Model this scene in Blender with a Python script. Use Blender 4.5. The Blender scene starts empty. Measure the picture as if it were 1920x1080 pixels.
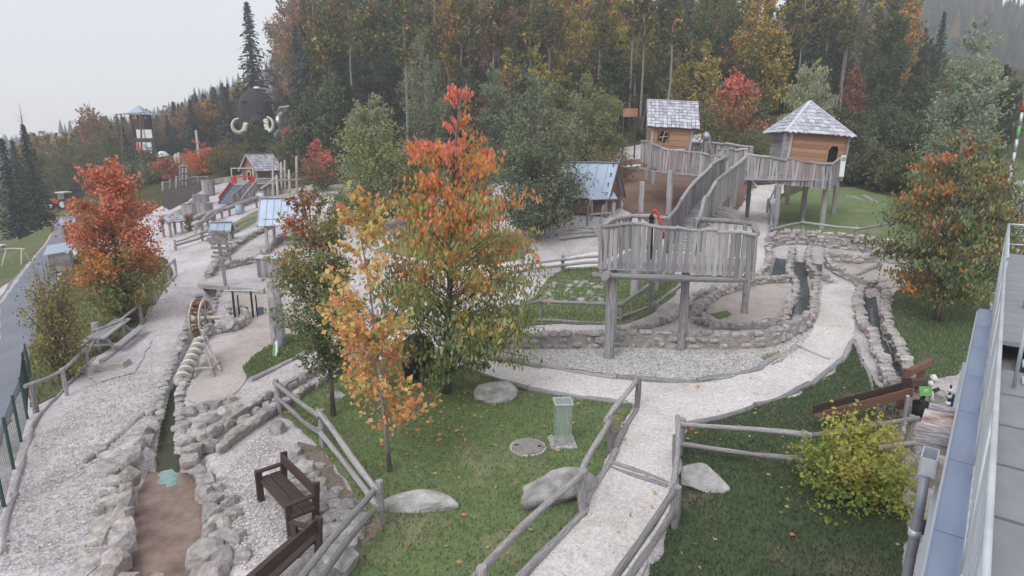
import bpy, math, random
import numpy as np
from mathutils import Vector, Matrix, Euler, Quaternion
from mathutils.geometry import delaunay_2d_cdt
random.seed(7); np.random.seed(7)
SC = bpy.context.scene
COL = SC.collection
R = math.radians

# ---------------------------------------------------------------- camera, sky, sun
FPX, PITCH, CAMZ = 1144.0, R(13.3), 7.0
cam = bpy.data.cameras.new('camera'); camo = bpy.data.objects.new('camera', cam); COL.objects.link(camo)
cam.sensor_width = 36.0; cam.lens = 36.0 * FPX / 1920.0
cam.clip_start = 0.1; cam.clip_end = 3000
camo.location = (0, 0, CAMZ); camo.rotation_euler = (R(90) - PITCH, 0, 0)
SC.camera = camo

SUN_EL, SUN_AZ = R(48), R(-150)
w = bpy.data.worlds.new('World'); SC.world = w; w.use_nodes = True
nt = w.node_tree; nt.nodes.clear()
sky = nt.nodes.new('ShaderNodeTexSky'); sky.sky_type = 'NISHITA'; sky.sun_disc = False
sky.sun_elevation = SUN_EL; sky.sun_rotation = SUN_AZ; sky.air_density = 1.0; sky.dust_density = 2.0
sc_ = nt.nodes.new('ShaderNodeVectorMath'); sc_.operation = 'SCALE'; sc_.inputs['Scale'].default_value = 0.10
nt.links.new(sky.outputs[0], sc_.inputs[0])
mx = nt.nodes.new('ShaderNodeMix'); mx.data_type = 'RGBA'; mx.inputs[0].default_value = 0.74      # a closed cloud sheet over the sky
nt.links.new(sc_.outputs[0], mx.inputs[6]); mx.inputs[7].default_value = (0.845, 0.835, 0.835, 1)
bg = nt.nodes.new('ShaderNodeBackground'); bg.inputs['Strength'].default_value = 1.0
ow = nt.nodes.new('ShaderNodeOutputWorld')
nt.links.new(mx.outputs[2], bg.inputs[0]); nt.links.new(bg.outputs[0], ow.inputs[0])
sun = bpy.data.lights.new('sun', 'SUN'); sun.energy = 1.5; sun.angle = R(35); sun.color = (0.93, 0.96, 1.0)
suno = bpy.data.objects.new('sun', sun); COL.objects.link(suno)
suno.rotation_euler = (R(90) - SUN_EL, 0, R(180) - SUN_AZ + R(0))
SC.view_settings.view_transform = 'Standard'; SC.view_settings.look = 'None'
SC.view_settings.exposure = 0.30; SC.view_settings.gamma = 1.0
SC.view_settings.use_curve_mapping = False
SC.render.engine = 'CYCLES'
SC.cycles.max_bounces = 6; SC.cycles.diffuse_bounces = 3; SC.cycles.transparent_max_bounces = 16
SC.cycles.use_denoising = True
SC.cycles.volume_bounces = 2

# ---------------------------------------------------------------- picture rays and the terrain
CF = np.array([0, math.cos(PITCH), -math.sin(PITCH)]); CU = np.array([0, math.sin(PITCH), math.cos(PITCH)])
def ray(px, py):
    return CF + np.array([1.0, 0, 0]) * ((px - 960) / FPX) + CU * ((540 - py) / FPX)
def P(px, py, Y):
    d = ray(px, py); t = Y / d[1]
    return Vector((d[0] * t, Y, CAMZ + d[2] * t))
def PZ(px, py, z):
    d = ray(px, py); t = (z - CAMZ) / d[2]
    return Vector((d[0] * t, d[1] * t, z))
_cp = []
for x in (-11, -7, -3, 1, 5, 9, 12):
    for y in (0, 5, 9, 13, 17): _cp.append((x, y, 0.0))
for x in (-9, -5, -1, 3): _cp.append((x, 20, 0.0))
for a in [(1395,590,22.2),(1250,600,22.5),(1040,600,22.8),(1100,530,27.5),(1050,490,31),(950,500,30),(1430,440,34),(1400,400,40),
          (1430,360,47),(1450,430,35),(1560,400,39),(1650,400,39),(1520,460,32),(1500,520,28),(1490,600,22.5),(1630,550,26.5),
          (1650,650,20.5),(1750,600,23),(1800,520,28),(1252,400,37),(1200,345,45),(1190,310,55),(1150,400,36.5),(700,560,27),
          (420,545,28.5),(330,510,32),(500,420,46),(530,380,54),(430,385,58),(400,345,72),(340,350,75),(600,330,70),(650,300,80),
          (800,400,50),(900,350,58),(1000,300,66),(1200,235,72),(900,240,80),(735,250,85),(560,270,100),(480,285,115),(270,300,105),
          (1500,250,60),(1560,330,52),(1700,250,70),(1850,300,60),(1890,470,30),(1915,380,45),(1910,260,90),
          (120,392,95),(100,420,75),(30,600,29),(0,680,23),(40,460,55),(0,560,34),(250,560,27),(115,490,42),(200,380,62)]:
    q = P(*a); _cp.append((q.x, q.y, q.z))
_cp += [(0,130,27),(-30,140,21),(40,130,30),(80,110,20),(-60,140,11),(-100,150,2),(-60,190,26),(0,190,48),(60,190,40),(110,150,20),
        (-130,190,5),(130,190,26),(130,80,10),(130,20,4),(40,20,0.2),(40,45,3),(-60,40,-5),(-60,70,-6),(-100,60,-12),(-130,100,-15),
        (-80,110,-5),(-50,20,-5),(-130,20,-12),(-25,8,-2.0),(-16,12,-1.2),(-30,-6,-2.5),(0,-6,0),(12,-6,0),(40,-6,0),(130,-6,2),(-130,-6,-10),
        (130,210,30),(-130,210,6),(0,210,54)]
_cp = np.array(_cp)
def _U(r2): return np.where(r2 > 1e-9, r2 * np.log(np.maximum(r2, 1e-9)), 0.0)
_n = len(_cp); _xy = _cp[:, :2] / 50.0
_K = _U(((_xy[:, None] - _xy[None]) ** 2).sum(-1)) + np.eye(_n) * 0.0015
_Pm = np.hstack([np.ones((_n, 1)), _xy])
_A = np.block([[_K, _Pm], [_Pm.T, np.zeros((3, 3))]])
_wt = np.linalg.solve(_A, np.concatenate([_cp[:, 2], np.zeros(3)]))
def tps(x, y):
    x = np.asarray(x, float); y = np.asarray(y, float); sh = x.shape
    q = np.stack([x.ravel(), y.ravel()], 1) / 50.0; out = np.zeros(len(q))
    for i in range(0, len(q), 20000):
        qq = q[i:i + 20000]
        out[i:i + 20000] = _U(((qq[:, None] - _xy[None]) ** 2).sum(-1)) @ _wt[:_n] + _wt[_n] + qq @ _wt[_n + 1:]
    return out.reshape(sh)
_gx = np.arange(-135, 136, 0.5); _gy = np.arange(-8, 216, 0.5)
_GX, _GY = np.meshgrid(_gx, _gy)
_HG = tps(_GX, _GY) + 0.02 * np.sin(_GX * 1.3 + 2 * np.sin(_GY * .7)) * np.sin(_GY * 1.1 + _GX * .4)
def Hn(x, y):
    x = np.clip(np.asarray(x, float), -134.9, 134.9); y = np.clip(np.asarray(y, float), -7.9, 214.9)
    i = (x + 135) * 2; j = (y + 8) * 2
    i0 = np.minimum(i.astype(int), len(_gx) - 2); j0 = np.minimum(j.astype(int), len(_gy) - 2)
    fx = i - i0; fy = j - j0
    return (_HG[j0, i0] * (1 - fx) * (1 - fy) + _HG[j0, i0 + 1] * fx * (1 - fy) + _HG[j0 + 1, i0] * (1 - fx) * fy + _HG[j0 + 1, i0 + 1] * fx * fy)
def H(x, y): return float(Hn(x, y))
_ts = np.concatenate([np.arange(2, 60, 0.1), np.arange(60, 230, 0.5)])
def G(px, py, h=0.0):
    """where the view ray through a picture point meets the ground (plus h)"""
    d = ray(px, py); X = d[0] * _ts; Y = d[1] * _ts; Z = CAMZ + d[2] * _ts - h
    df = Z - Hn(X, Y); k = np.argmax(df < 0)
    if df[k] >= 0: k = len(_ts) - 1
    t = _ts[k]
    if k > 0:
        a, b = df[k - 1], df[k]; t = _ts[k - 1] + (_ts[k] - _ts[k - 1]) * a / (a - b + 1e-9)
    q = d * t
    return Vector((q[0], q[1], CAMZ + q[2]))

# channels and the pond are really dug out of the ground
CARVE = []          # (Nx2 polyline, half width, depth)
def carve(pts, hw, dep):
    CARVE.append((np.array([(p.x, p.y) for p in pts]), hw, dep))
def seg_dist(x, y, pl):
    best = np.full(x.shape, 1e9)
    for a, b in zip(pl[:-1], pl[1:]):
        d = b - a; L = max(1e-9, (d * d).sum())
        t = np.clip(((x - a[0]) * d[0] + (y - a[1]) * d[1]) / L, 0, 1)
        best = np.minimum(best, np.hypot(x - a[0] - t * d[0], y - a[1] - t * d[1]))
    return best
def Hc(x, y):
    x = np.asarray(x, float); y = np.asarray(y, float)
    h = Hn(x, y); cut = np.zeros(h.shape)
    for pl, hw, dep in CARVE:
        dd = seg_dist(x, y, pl)
        s = np.clip((hw + 0.12 - dd) / 0.24, 0, 1)
        cut = np.maximum(cut, dep * s * s * (3 - 2 * s))
    return h - cut

# ---------------------------------------------------------------- mesh helpers
class MB:
    def __init__(s): s.v = []; s.f = []; s.m = []; s.n = 0
    def add(s, vs, fs, m=0):
        s.v.extend([tuple(q) for q in vs]); s.f.extend([tuple(i + s.n for i in f) for f in fs]); s.m.extend([m] * len(fs)); s.n += len(vs)
    def box(s, c, d, rot=None, m=0):
        vs = []
        for k in range(8):
            q = Vector(((k & 1) - .5, ((k >> 1) & 1) - .5, ((k >> 2) & 1) - .5)); q = Vector((q.x * d[0], q.y * d[1], q.z * d[2]))
            if rot: q = rot @ q
            vs.append(q + Vector(c))
        s.add(vs, [(0,2,3,1),(4,5,7,6),(0,1,5,4),(2,6,7,3),(0,4,6,2),(1,3,7,5)], m)
    def tube(s, pts, rad, n=8, m=0, cap=True, closed=False):
        pts = [Vector(p) for p in pts]; k = len(pts)
        if not hasattr(rad, '__len__'): rad = [rad] * k
        up = Vector((0, 0, 1)); rings = []
        for i, p in enumerate(pts):
            t = (pts[min(i + 1, k - 1)] - pts[max(i - 1, 0)]); t = t.normalized() if t.length > 1e-9 else Vector((0, 0, 1))
            if i == 0:
                a = t.orthogonal().normalized()
            else:
                a = (a - t * a.dot(t)); a = a.normalized() if a.length > 1e-6 else t.orthogonal().normalized()
            b = t.cross(a)
            rings.append([p + (a * math.cos(2 * math.pi * j / n) + b * math.sin(2 * math.pi * j / n)) * rad[i] for j in range(n)])
        vs = [q for r in rings for q in r]; fs = []
        for i in range(k - 1):
            for j in range(n):
                fs.append((i * n + j, i * n + (j + 1) % n, (i + 1) * n + (j + 1) % n, (i + 1) * n + j))
        if cap: fs.append(tuple(range(n - 1, -1, -1))); fs.append(tuple((k - 1) * n + j for j in range(n)))
        s.add(vs, fs, m)
    def prism(s, poly, z0, z1, m=0):
        n = len(poly)
        vs = [(p[0], p[1], z0) for p in poly] + [(p[0], p[1], z1) for p in poly]
        s.add(vs, [tuple(range(n - 1, -1, -1)), tuple(range(n, 2 * n))] + [(i, (i + 1) % n, n + (i + 1) % n, n + i) for i in range(n)], m)
    def mesh(s, name, mats, smooth=False):
        me = bpy.data.meshes.new(name); me.from_pydata(s.v, [], s.f)
        for q in (mats if isinstance(mats, (list, tuple)) else [mats]): me.materials.append(q)
        if len(set(s.m)) > 1: me.polygons.foreach_set('material_index', s.m)
        if smooth: me.polygons.foreach_set('use_smooth', [True] * len(s.f))
        me.update(); return me

WM = {}
def tag(o, label=None, cat=None, group=None, kind=None):
    if label: o['label'] = label
    if cat: o['category'] = cat
    if group: o['group'] = group
    if kind: o['kind'] = kind
    return o
def thing(name, label, cat, loc, group=None):
    o = bpy.data.objects.new(name, None); COL.objects.link(o); o.location = loc; o.empty_display_size = .2
    WM[o] = Matrix.Translation(Vector(loc)); return tag(o, label, cat, group)
def ob(name, me, parent=None, M=None):
    """link a mesh; M is its world matrix"""
    o = bpy.data.objects.new(name, me); COL.objects.link(o)
    M = M if M is not None else Matrix.Identity(4)
    if parent is not None:
        o.parent = parent; o.matrix_parent_inverse = WM[parent].inverted_safe()
    o.matrix_basis = M; WM[o] = M.copy() if parent is None else M.copy()
    return o
def struct(name, me, label=None):
    o = ob(name, me); o['kind'] = 'structure'
    if label: o['label'] = label
    return o
def frame(p0, p1, up=None, sx=1.0, sy=1.0, roll=0.0):
    """matrix taking the unit piece (z 0..1) to the span p0 -> p1"""
    p0 = Vector(p0); p1 = Vector(p1); z = p1 - p0; L = z.length; z = z.normalized()
    up = Vector(up) if up is not None else Vector((0, 0, 1))
    if abs(z.dot(up.normalized())) > 0.99: up = Vector((0, 1, 0.0))
    y = (up - z * up.dot(z)).normalized(); x = y.cross(z)
    m = Matrix((x, y, z)).transposed() @ Matrix.Rotation(roll, 3, 'Z')
    m = m @ Matrix.Diagonal((sx, sy, L))
    return Matrix.Translation(p0) @ m.to_4x4()
# ---------------------------------------------------------------- materials
def _nodes(name):
    m = bpy.data.materials.new(name); m.use_nodes = True; t = m.node_tree
    b = t.nodes['Principled BSDF']; return m, t, b
def _coord(t, coord, scale):
    if coord == 'world':
        g = t.nodes.new('ShaderNodeNewGeometry'); o = g.outputs['Position']
    else:
        g = t.nodes.new('ShaderNodeTexCoord'); o = g.outputs['Object']
    mp = t.nodes.new('ShaderNodeMapping'); mp.inputs['Scale'].default_value = scale
    t.links.new(o, mp.inputs[0]); return mp.outputs[0]
def _noise(t, v, s, det=5, rough=.6):
    n = t.nodes.new('ShaderNodeTexNoise'); n.inputs['Scale'].default_value = s; n.inputs['Detail'].default_value = det
    n.inputs['Roughness'].default_value = rough; t.links.new(v, n.inputs['Vector']); return n.outputs[0]
def _ramp(t, f, stops):
    r = t.nodes.new('ShaderNodeValToRGB'); e = r.color_ramp.elements
    while len(e) < len(stops): e.new(0.5)
    for k, (p, c) in enumerate(stops): e[k].position = p; e[k].color = (*c, 1)
    t.links.new(f, r.inputs[0]); return r.outputs[0]
def _mix(t, a, b, f, mode='MIX'):
    n = t.nodes.new('ShaderNodeMix'); n.data_type = 'RGBA'; n.blend_type = mode
    for sck, q in ((n.inputs[6], a), (n.inputs[7], b)):
        if isinstance(q, tuple): sck.default_value = (*q, 1)
        else: t.links.new(q, sck)
    if isinstance(f, (int, float)): n.inputs[0].default_value = f
    else: t.links.new(f, n.inputs[0])
    return n.outputs[2]
def _rnd(t, c, amt, hue=0.0):
    if amt <= 0: return c
    oi = t.nodes.new('ShaderNodeObjectInfo'); mr = t.nodes.new('ShaderNodeMapRange')
    mr.inputs[3].default_value = 1 - amt; mr.inputs[4].default_value = 1 + amt
    t.links.new(oi.outputs['Random'], mr.inputs[0])
    hs = t.nodes.new('ShaderNodeHueSaturation'); t.links.new(c, hs.inputs['Color']); t.links.new(mr.outputs[0], hs.inputs['Value'])
    if hue:
        m2 = t.nodes.new('ShaderNodeMapRange'); m2.inputs[3].default_value = .5 - hue; m2.inputs[4].default_value = .5 + hue
        fr = t.nodes.new('ShaderNodeMath'); fr.operation = 'MULTIPLY'; fr.inputs[1].default_value = 7.31
        f2 = t.nodes.new('ShaderNodeMath'); f2.operation = 'FRACT'
        t.links.new(oi.outputs['Random'], fr.inputs[0]); t.links.new(fr.outputs[0], f2.inputs[0]); t.links.new(f2.outputs[0], m2.inputs[0])
        t.links.new(m2.outputs[0], hs.inputs['Hue'])
    return hs.outputs[0]
def _bump(t, b, hgt, s, dist=.02):
    n = t.nodes.new('ShaderNodeBump'); n.inputs['Strength'].default_value = s; n.inputs['Distance'].default_value = dist
    t.links.new(hgt, n.inputs['Height']); t.links.new(n.outputs[0], b.inputs['Normal'])
def M(name, c1, c2, scale=(1, 1, 1), s=4, rough=.85, bump=.4, bs=None, coord='object', rnd=.15, metal=0.0, lo=.35, hi=.65, hue=0.0, spec=.3, bdist=.02, grain=0):
    m, t, b = _nodes(name); v = _coord(t, coord, scale)
    c = _ramp(t, _noise(t, v, s), [(lo, c1), (hi, c2)])
    if grain:      # drying cracks along the fibre and brownish weathering
        g2 = _coord(t, coord, (scale[0] * 3.2, scale[1] * 3.2, scale[2] * .55))
        c = _mix(t, c, _ramp(t, _noise(t, g2, s, 4, .7), [(.40, (.42, .38, .36)), (.52, (1, 1, 1)), (.75, (1.12, 1.1, 1.1))]), grain, 'MULTIPLY')
        c = _mix(t, c, (.30, .245, .20), _ramp(t, _noise(t, _coord(t, 'world', (1, 1, 1)), 1.3, 5), [(.52, (0, 0, 0)), (.72, (.55, .55, .55))]))
    b.inputs['Base Color'].default_value = (*c1, 1)
    t.links.new(_rnd(t, c, rnd, hue), b.inputs['Base Color'])
    b.inputs['Roughness'].default_value = rough; b.inputs['Metallic'].default_value = metal
    b.inputs['Specular IOR Level'].default_value = spec
    if bump: _bump(t, b, _noise(t, v, bs or s * 2.5, 6), bump, bdist)
    m.diffuse_color = (*c1, 1)
    return m
def gravel(name, stops, pebble=26, big=.35, speck=.5, bumpd=.03, stain=None):
    m, t, b = _nodes(name); v = _coord(t, 'world', (1, 1, 1))
    base = _ramp(t, _noise(t, v, big, 8, .65), stops)
    vo = t.nodes.new('ShaderNodeTexVoronoi'); vo.inputs['Scale'].default_value = pebble; t.links.new(v, vo.inputs['Vector'])
    bw = t.nodes.new('ShaderNodeRGBToBW'); t.links.new(vo.outputs['Color'], bw.inputs[0])
    pc = _ramp(t, bw.outputs[0], [(.15, (.62, .60, .60)), (.5, (1, .98, .97)), (.9, (1.35, 1.33, 1.33))])
    c = _mix(t, base, pc, speck, 'MULTIPLY')
    fine = _ramp(t, _noise(t, v, 9, 6), [(.3, (.80, .78, .77)), (.7, (1.12, 1.12, 1.12))])
    c = _mix(t, c, fine, .8, 'MULTIPLY')
    if stain:
        f = _ramp(t, _noise(t, v, .55, 7, .7), [(.52, (0, 0, 0)), (.70, (1, 1, 1))])
        c = _mix(t, c, stain, _mix(t, (0, 0, 0), f, .55))
    t.links.new(c, b.inputs['Base Color']); b.inputs['Roughness'].default_value = .95; b.inputs['Specular IOR Level'].default_value = .1
    _bump(t, b, vo.outputs['Distance'], .55, bumpd); return m
MG = gravel('ground_gravel', [(.3, (.43, .385, .39)), (.48, (.57, .535, .555)), (.7, (.67, .635, .665))], 22, .3, .55, .035, (.22, .19, .13))
MGP = gravel('path_limestone', [(.3, (.58, .545, .52)), (.5, (.70, .67, .655)), (.72, (.78, .755, .745))], 30, .35, .45, .02, (.42, .34, .26))
MGW = gravel('pit_gravel', [(.3, (.54, .535, .54)), (.6, (.68, .675, .685))], 16, .5, .95, .05)
MSAND = gravel('sand', [(.3, (.42, .375, .35)), (.7, (.54, .49, .465))], 40, .5, .35, .01, (.24, .2, .13))
MDIRT = gravel('dirt', [(.3, (.16, .13, .10)), (.7, (.30, .26, .22))], 20, .6, .6, .03)
MULCH = gravel('wood_mulch', [(.3, (.15, .095, .07)), (.7, (.26, .18, .14))], 18, .4, .6, .03)
MDARKM = gravel('dark_mulch', [(.3, (.06, .045, .05)), (.7, (.10, .08, .085))], 14, .4, .4, .03)
def lawn(name, c1, c2, c3, s=.45):
    m, t, b = _nodes(name); v = _coord(t, 'world', (1, 1, 1))
    c = _ramp(t, _noise(t, v, s, 8, .7), [(.38, c3), (.50, c1), (.66, c2)])
    f = _ramp(t, _noise(t, v, 22, 5, .7), [(.3, (.62, .64, .6)), (.7, (1.3, 1.28, 1.2))])
    c = _mix(t, c, f, .9, 'MULTIPLY')
    t.links.new(c, b.inputs['Base Color']); b.inputs['Roughness'].default_value = .95; b.inputs['Specular IOR Level'].default_value = .1
    _bump(t, b, _noise(t, v, 30, 5), .8, .05); return m
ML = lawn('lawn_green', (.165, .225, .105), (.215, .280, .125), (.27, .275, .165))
MLD = lawn('lawn_dark', (.088, .125, .066), (.110, .150, .076), (.19, .17, .12))  # darker green with brownish patches, for the right hand lawns
MLF = lawn('meadow', (.12, .15, .065), (.16, .18, .085), (.18, .175, .10), .12)
MFOR = lawn('forest_floor', (.07, .075, .035), (.10, .095, .045), (.12, .09, .05), .15)
MASPH = M('asphalt', (.165, .18, .215), (.20, .215, .25), s=.6, coord='world', bump=.2, bs=40, rnd=0, rough=.8)
MWG = M('weathered_wood', (.26, .245, .25), (.52, .505, .525), (2.2, 2.2, 1.3), 2.2, bump=.6, rnd=.28, bdist=.02, grain=.85)
MWGP = M('weathered_planks', (.25, .235, .24), (.50, .48, .495), (6, 6, 1.2), 1.6, bump=.5, rnd=.33, bdist=.012, hue=.015, grain=.9)
MWDECK = M('deck_boards', (.25, .25, .28), (.40, .40, .44), (6, 6, 1.2), 1.6, bump=.4, rnd=.2, bdist=.01)
MWB = M('dark_brown_wood', (.045, .030, .027), (.10, .068, .058), (5, 5, 1.2), 2, bump=.3, rnd=.15, rough=.6, bdist=.006)
MWT = M('red_brown_wood', (.13, .065, .045), (.24, .13, .09), (5, 5, 1.2), 2, bump=.3, rnd=.15, bdist=.006)
MWO = M('orange_wood', (.36, .185, .11), (.50, .28, .17), (5, 5, 1.0), 2, bump=.4, rnd=.22, rough=.75, bdist=.01, grain=.7)
MWH = M('hut_brown_wood', (.16, .085, .06), (.25, .14, .10), (5, 5, 1.0), 2, bump=.3, rnd=.16, bdist=.008)
MWP = M('pale_wood', (.48, .42, .34), (.66, .60, .52), (3, 3, 1.0), 2, bump=.2, rnd=.1)
MSH = M('wood_shingle', (.34, .34, .38), (.62, .625, .70), (5, 5, 1.5), 1.6, bump=.4, rnd=.28, bdist=.01)
MST = M('limestone', (.34, .30, .28), (.58, .535, .515), s=3, bump=.7, bs=5, rnd=.2, bdist=.06, hue=.015)
MSTG = M('grey_stone', (.28, .265, .26), (.50, .48, .47), s=3, bump=.7, bs=5, rnd=.2, bdist=.06, hue=.012)
MMOR = M('mortar', (.25, .22, .20), (.42, .385, .36), s=6, coord='world', bump=.6, rnd=0)
MBOUL = M('boulder_rock', (.22, .21, .205), (.56, .54, .53), s=1.8, bump=1.0, bs=7, coord='world', rnd=.08, bdist=.06)
MCON = M('concrete', (.42, .40, .38), (.56, .54, .52), s=2, bump=.2, rnd=.05)
MROOF = M('sheet_metal_roof', (.34, .41, .52), (.42, .49, .60), s=1.2, bump=.03, rnd=.04, rough=.45, metal=.35, spec=.5)
MSTEEL = M('galvanised_steel', (.48, .52, .56), (.60, .64, .68), s=4, bump=.05, rnd=.05, rough=.45, metal=.5, spec=.5)
MCOP = M('coping_metal', (.19, .235, .335), (.24, .29, .39), s=1.2, bump=.03, rnd=.03, rough=.5, metal=.3)
MTILE = M('terrace_tile', (.215, .22, .235), (.27, .275, .29), s=2, bump=.1, rnd=.05, rough=.7)
MWHITE = M('white_paint', (.72, .73, .74), (.82, .82, .82), s=3, bump=.02, rnd=.02, rough=.6)
MDARK = M('dark_iron', (.018, .022, .03), (.04, .045, .055), s=4, bump=.1, rnd=.1, rough=.6)
MBLK = M('black_rubber', (.008, .008, .010), (.02, .02, .022), s=4, bump=.1, rnd=.1, rough=.7)
MGRN = M('green_fence_paint', (.03, .075, .07), (.05, .105, .095), s=3, bump=.05, rnd=.1, rough=.5)
MRED = M('red_plastic', (.50, .045, .025), (.62, .07, .04), s=3, bump=.02, rnd=.03, rough=.45)
MORG = M('orange_paint', (.60, .14, .04), (.70, .19, .06), s=3, bump=.02, rnd=.03, rough=.5)
MBLU = M('slide_blue', (.09, .11, .16), (.13, .15, .21), s=3, bump=.02, rnd=.03, rough=.35)
MLBL = M('light_blue_paint', (.28, .42, .52), (.36, .50, .60), s=3, bump=.02, rnd=.03)
MTEAL = M('pond_paint', (.20, .32, .31), (.38, .50, .48), s=3, coord='world', bump=.05, rnd=0)
MSGN = M('sign_green', (.14, .40, .10), (.18, .48, .14), s=3, bump=.02, rnd=0)
MIVORY = M('ivory', (.60, .54, .42), (.74, .69, .58), s=2, bump=.1, rnd=.05)
MFUR = M('brown_shaggy', (.030, .026, .029), (.070, .060, .063), (3, 3, .8), 1.2, bump=.9, bs=3, rnd=0, bdist=.15)
MFURS = M('dark_statue', (.022, .018, .018), (.055, .045, .042), s=8, bump=.6, rnd=0)
MSILV = M('steel_chute', (.60, .62, .65), (.70, .72, .74), s=2, bump=.02, rnd=0, rough=.3, metal=.7)
MTYRE = M('tractor_tyre', (.012, .012, .013), (.025, .025, .027), s=4, bump=.2, rnd=0)
MBARK = M('bark', (.085, .07, .062), (.20, .175, .155), (5, 5, 1.1), 2, bump=.8, rnd=.15, bdist=.05)
MBARKP = M('bark_pale', (.17, .15, .14), (.34, .31, .29), (5, 5, 1.6), 2, bump=.6, rnd=.15, bdist=.04)
MROPE = M('grey_rope', (.30, .27, .24), (.40, .37, .34), s=6, bump=.2, rnd=.05)
MBLKH = M('dark_interior', (.012, .012, .018), (.02, .02, .028), s=3, bump=0, rnd=0)
# pond floor and channel water
def water(name, c1, c2, rough=.12, s=.9, tr=0.0):
    m, t, b = _nodes(name); v = _coord(t, 'world', (1, 1, 1))
    c = _ramp(t, _noise(t, v, s, 6, .65), [(.35, c1), (.65, c2)])
    t.links.new(c, b.inputs['Base Color']); b.inputs['Roughness'].default_value = rough; b.inputs['IOR'].default_value = 1.33
    _bump(t, b, _noise(t, v, 5, 3), .08, .02); return m
MWAT = water('channel_water', (.060, .075, .078), (.095, .112, .115))
MPOND = water('pond_bed', (.15, .10, .08), (.32, .225, .185), .22, 1.6)
MALG = water('algae_water', (.035, .045, .020), (.06, .070, .032), .25, 2.0)
def glass():
    m, t, b = _nodes('clear_glass'); b.inputs['Base Color'].default_value = (.86, .94, .90, 1); b.inputs['Roughness'].default_value = .04
    b.inputs['Transmission Weight'].default_value = 0.0; b.inputs['Alpha'].default_value = .22; b.inputs['Specular IOR Level'].default_value = .8
    b.inputs['Base Color'].default_value = (.45, .56, .52, 1); return m
MGLASS = glass()
def leafmat(name, trans=.35, rough=.75, val=.12):
    m, t, b = _nodes(name)
    a = t.nodes.new('ShaderNodeAttribute'); a.attribute_name = 'Col'
    c = _rnd(t, a.outputs['Color'], val, .012)
    t.links.new(c, b.inputs['Base Color']); b.inputs['Roughness'].default_value = rough; b.inputs['Specular IOR Level'].default_value = .15
    tr = t.nodes.new('ShaderNodeBsdfTranslucent'); t.links.new(c, tr.inputs['Color'])
    mxs = t.nodes.new('ShaderNodeMixShader'); mxs.inputs[0].default_value = trans
    t.links.new(b.outputs[0], mxs.inputs[1]); t.links.new(tr.outputs[0], mxs.inputs[2])
    t.links.new(mxs.outputs[0], t.nodes['Material Output'].inputs['Surface']); return m
MLEAF = leafmat('leaf'); MNEED = leafmat('needle', .15); MGRASS = leafmat('grass_blade', .3)
MFALL = leafmat('fallen_leaf', .1)

# ---------------------------------------------------------------- unit pieces (log, plank, shingle, rock), shared by all copies
_rg = random.Random(11)
def _unit_log(seed, n=8, rings=6, bend=1.0):
    r = random.Random(seed); mb = MB(); vs = []
    ph = r.uniform(0, 6.28); am = r.uniform(.15, .7) * bend; el = [1 + r.uniform(-.1, .1) for _ in range(n)]
    for k in range(rings):
        z = k / (rings - 1); cx, cy, rr = am * math.sin(ph + z * 5), am * math.cos(ph * 1.7 + z * 4), 1 + r.uniform(-.13, .13)
        vs += [(cx + rr * el[j] * math.cos(2 * math.pi * j / n), cy + rr * el[j] * math.sin(2 * math.pi * j / n), z) for j in range(n)]
    fs = [(i * n + j, i * n + (j + 1) % n, (i + 1) * n + (j + 1) % n, (i + 1) * n + j) for i in range(rings - 1) for j in range(n)]
    # end faces on vertices of their own, so that the sawn ends stay flat
    m = len(vs); vs += vs[:n] + vs[-n:]; fs += [tuple(m + j for j in range(n - 1, -1, -1)), tuple(m + n + j for j in range(n))]
    mb.add(vs, fs); return mb
def _unit_plank(seed, rings=5):
    r = random.Random(seed); vs = []; fs = []
    ph = r.uniform(0, 6.28)
    for k in range(rings):
        z = k / (rings - 1); o = .16 * math.sin(ph + z * r.uniform(3, 4)); wv = .5 * (1 + r.uniform(-.22, .12))
        vs += [(o - wv, -.5, z), (o + wv, -.5, z), (o + wv * .93, .5, z), (o - wv * .93, .5, z)]
    for k in range(rings - 1):
        for j in range(4): fs.append((k * 4 + j, k * 4 + (j + 1) % 4, k * 4 + 4 + (j + 1) % 4, k * 4 + 4 + j))
    fs.append((3, 2, 1, 0)); e = (rings - 1) * 4; fs.append((e, e + 1, e + 2, e + 3))
    mb = MB(); mb.add(vs, fs); return mb
def _unit_board():
    mb = MB(); b = .06; vs = []
    for z in (0, 1):
        vs += [(-.5 + b, -.5, z), (.5 - b, -.5, z), (.5, -.5 + b * 2, z), (.5, .5 - b * 2, z), (.5 - b, .5, z), (-.5 + b, .5, z), (-.5, .5 - b * 2, z), (-.5, -.5 + b * 2, z)]
    mb.add(vs, [(7,6,5,4,3,2,1,0), tuple(range(8, 16))] + [(j, (j + 1) % 8, 8 + (j + 1) % 8, 8 + j) for j in range(8)]); return mb
def _hull(pts):
    import bmesh
    bm = bmesh.new()
    for p in pts: bm.verts.new(p)
    g = bmesh.ops.convex_hull(bm, input=bm.verts)
    for q in [e for e in bm.verts if not e.link_faces]: bm.verts.remove(q)
    bm.verts.ensure_lookup_table(); bm.verts.index_update()
    v = [tuple(q.co) for q in bm.verts]; f = [tuple(x.index for x in q.verts) for q in bm.faces]; bm.free(); return v, f
def _unit_rock(seed, n=20):
    r = random.Random(seed); pts = []
    for _ in range(n):
        q = Vector((r.gauss(0, 1), r.gauss(0, 1), r.gauss(0, 1))).normalized() * r.uniform(.82, 1.05)
        q = Vector([math.copysign(abs(c) ** .62, c) for c in q])
        pts.append(q * .5)
    v, f = _hull(pts); mb = MB(); mb.add(v, f); return mb
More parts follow.
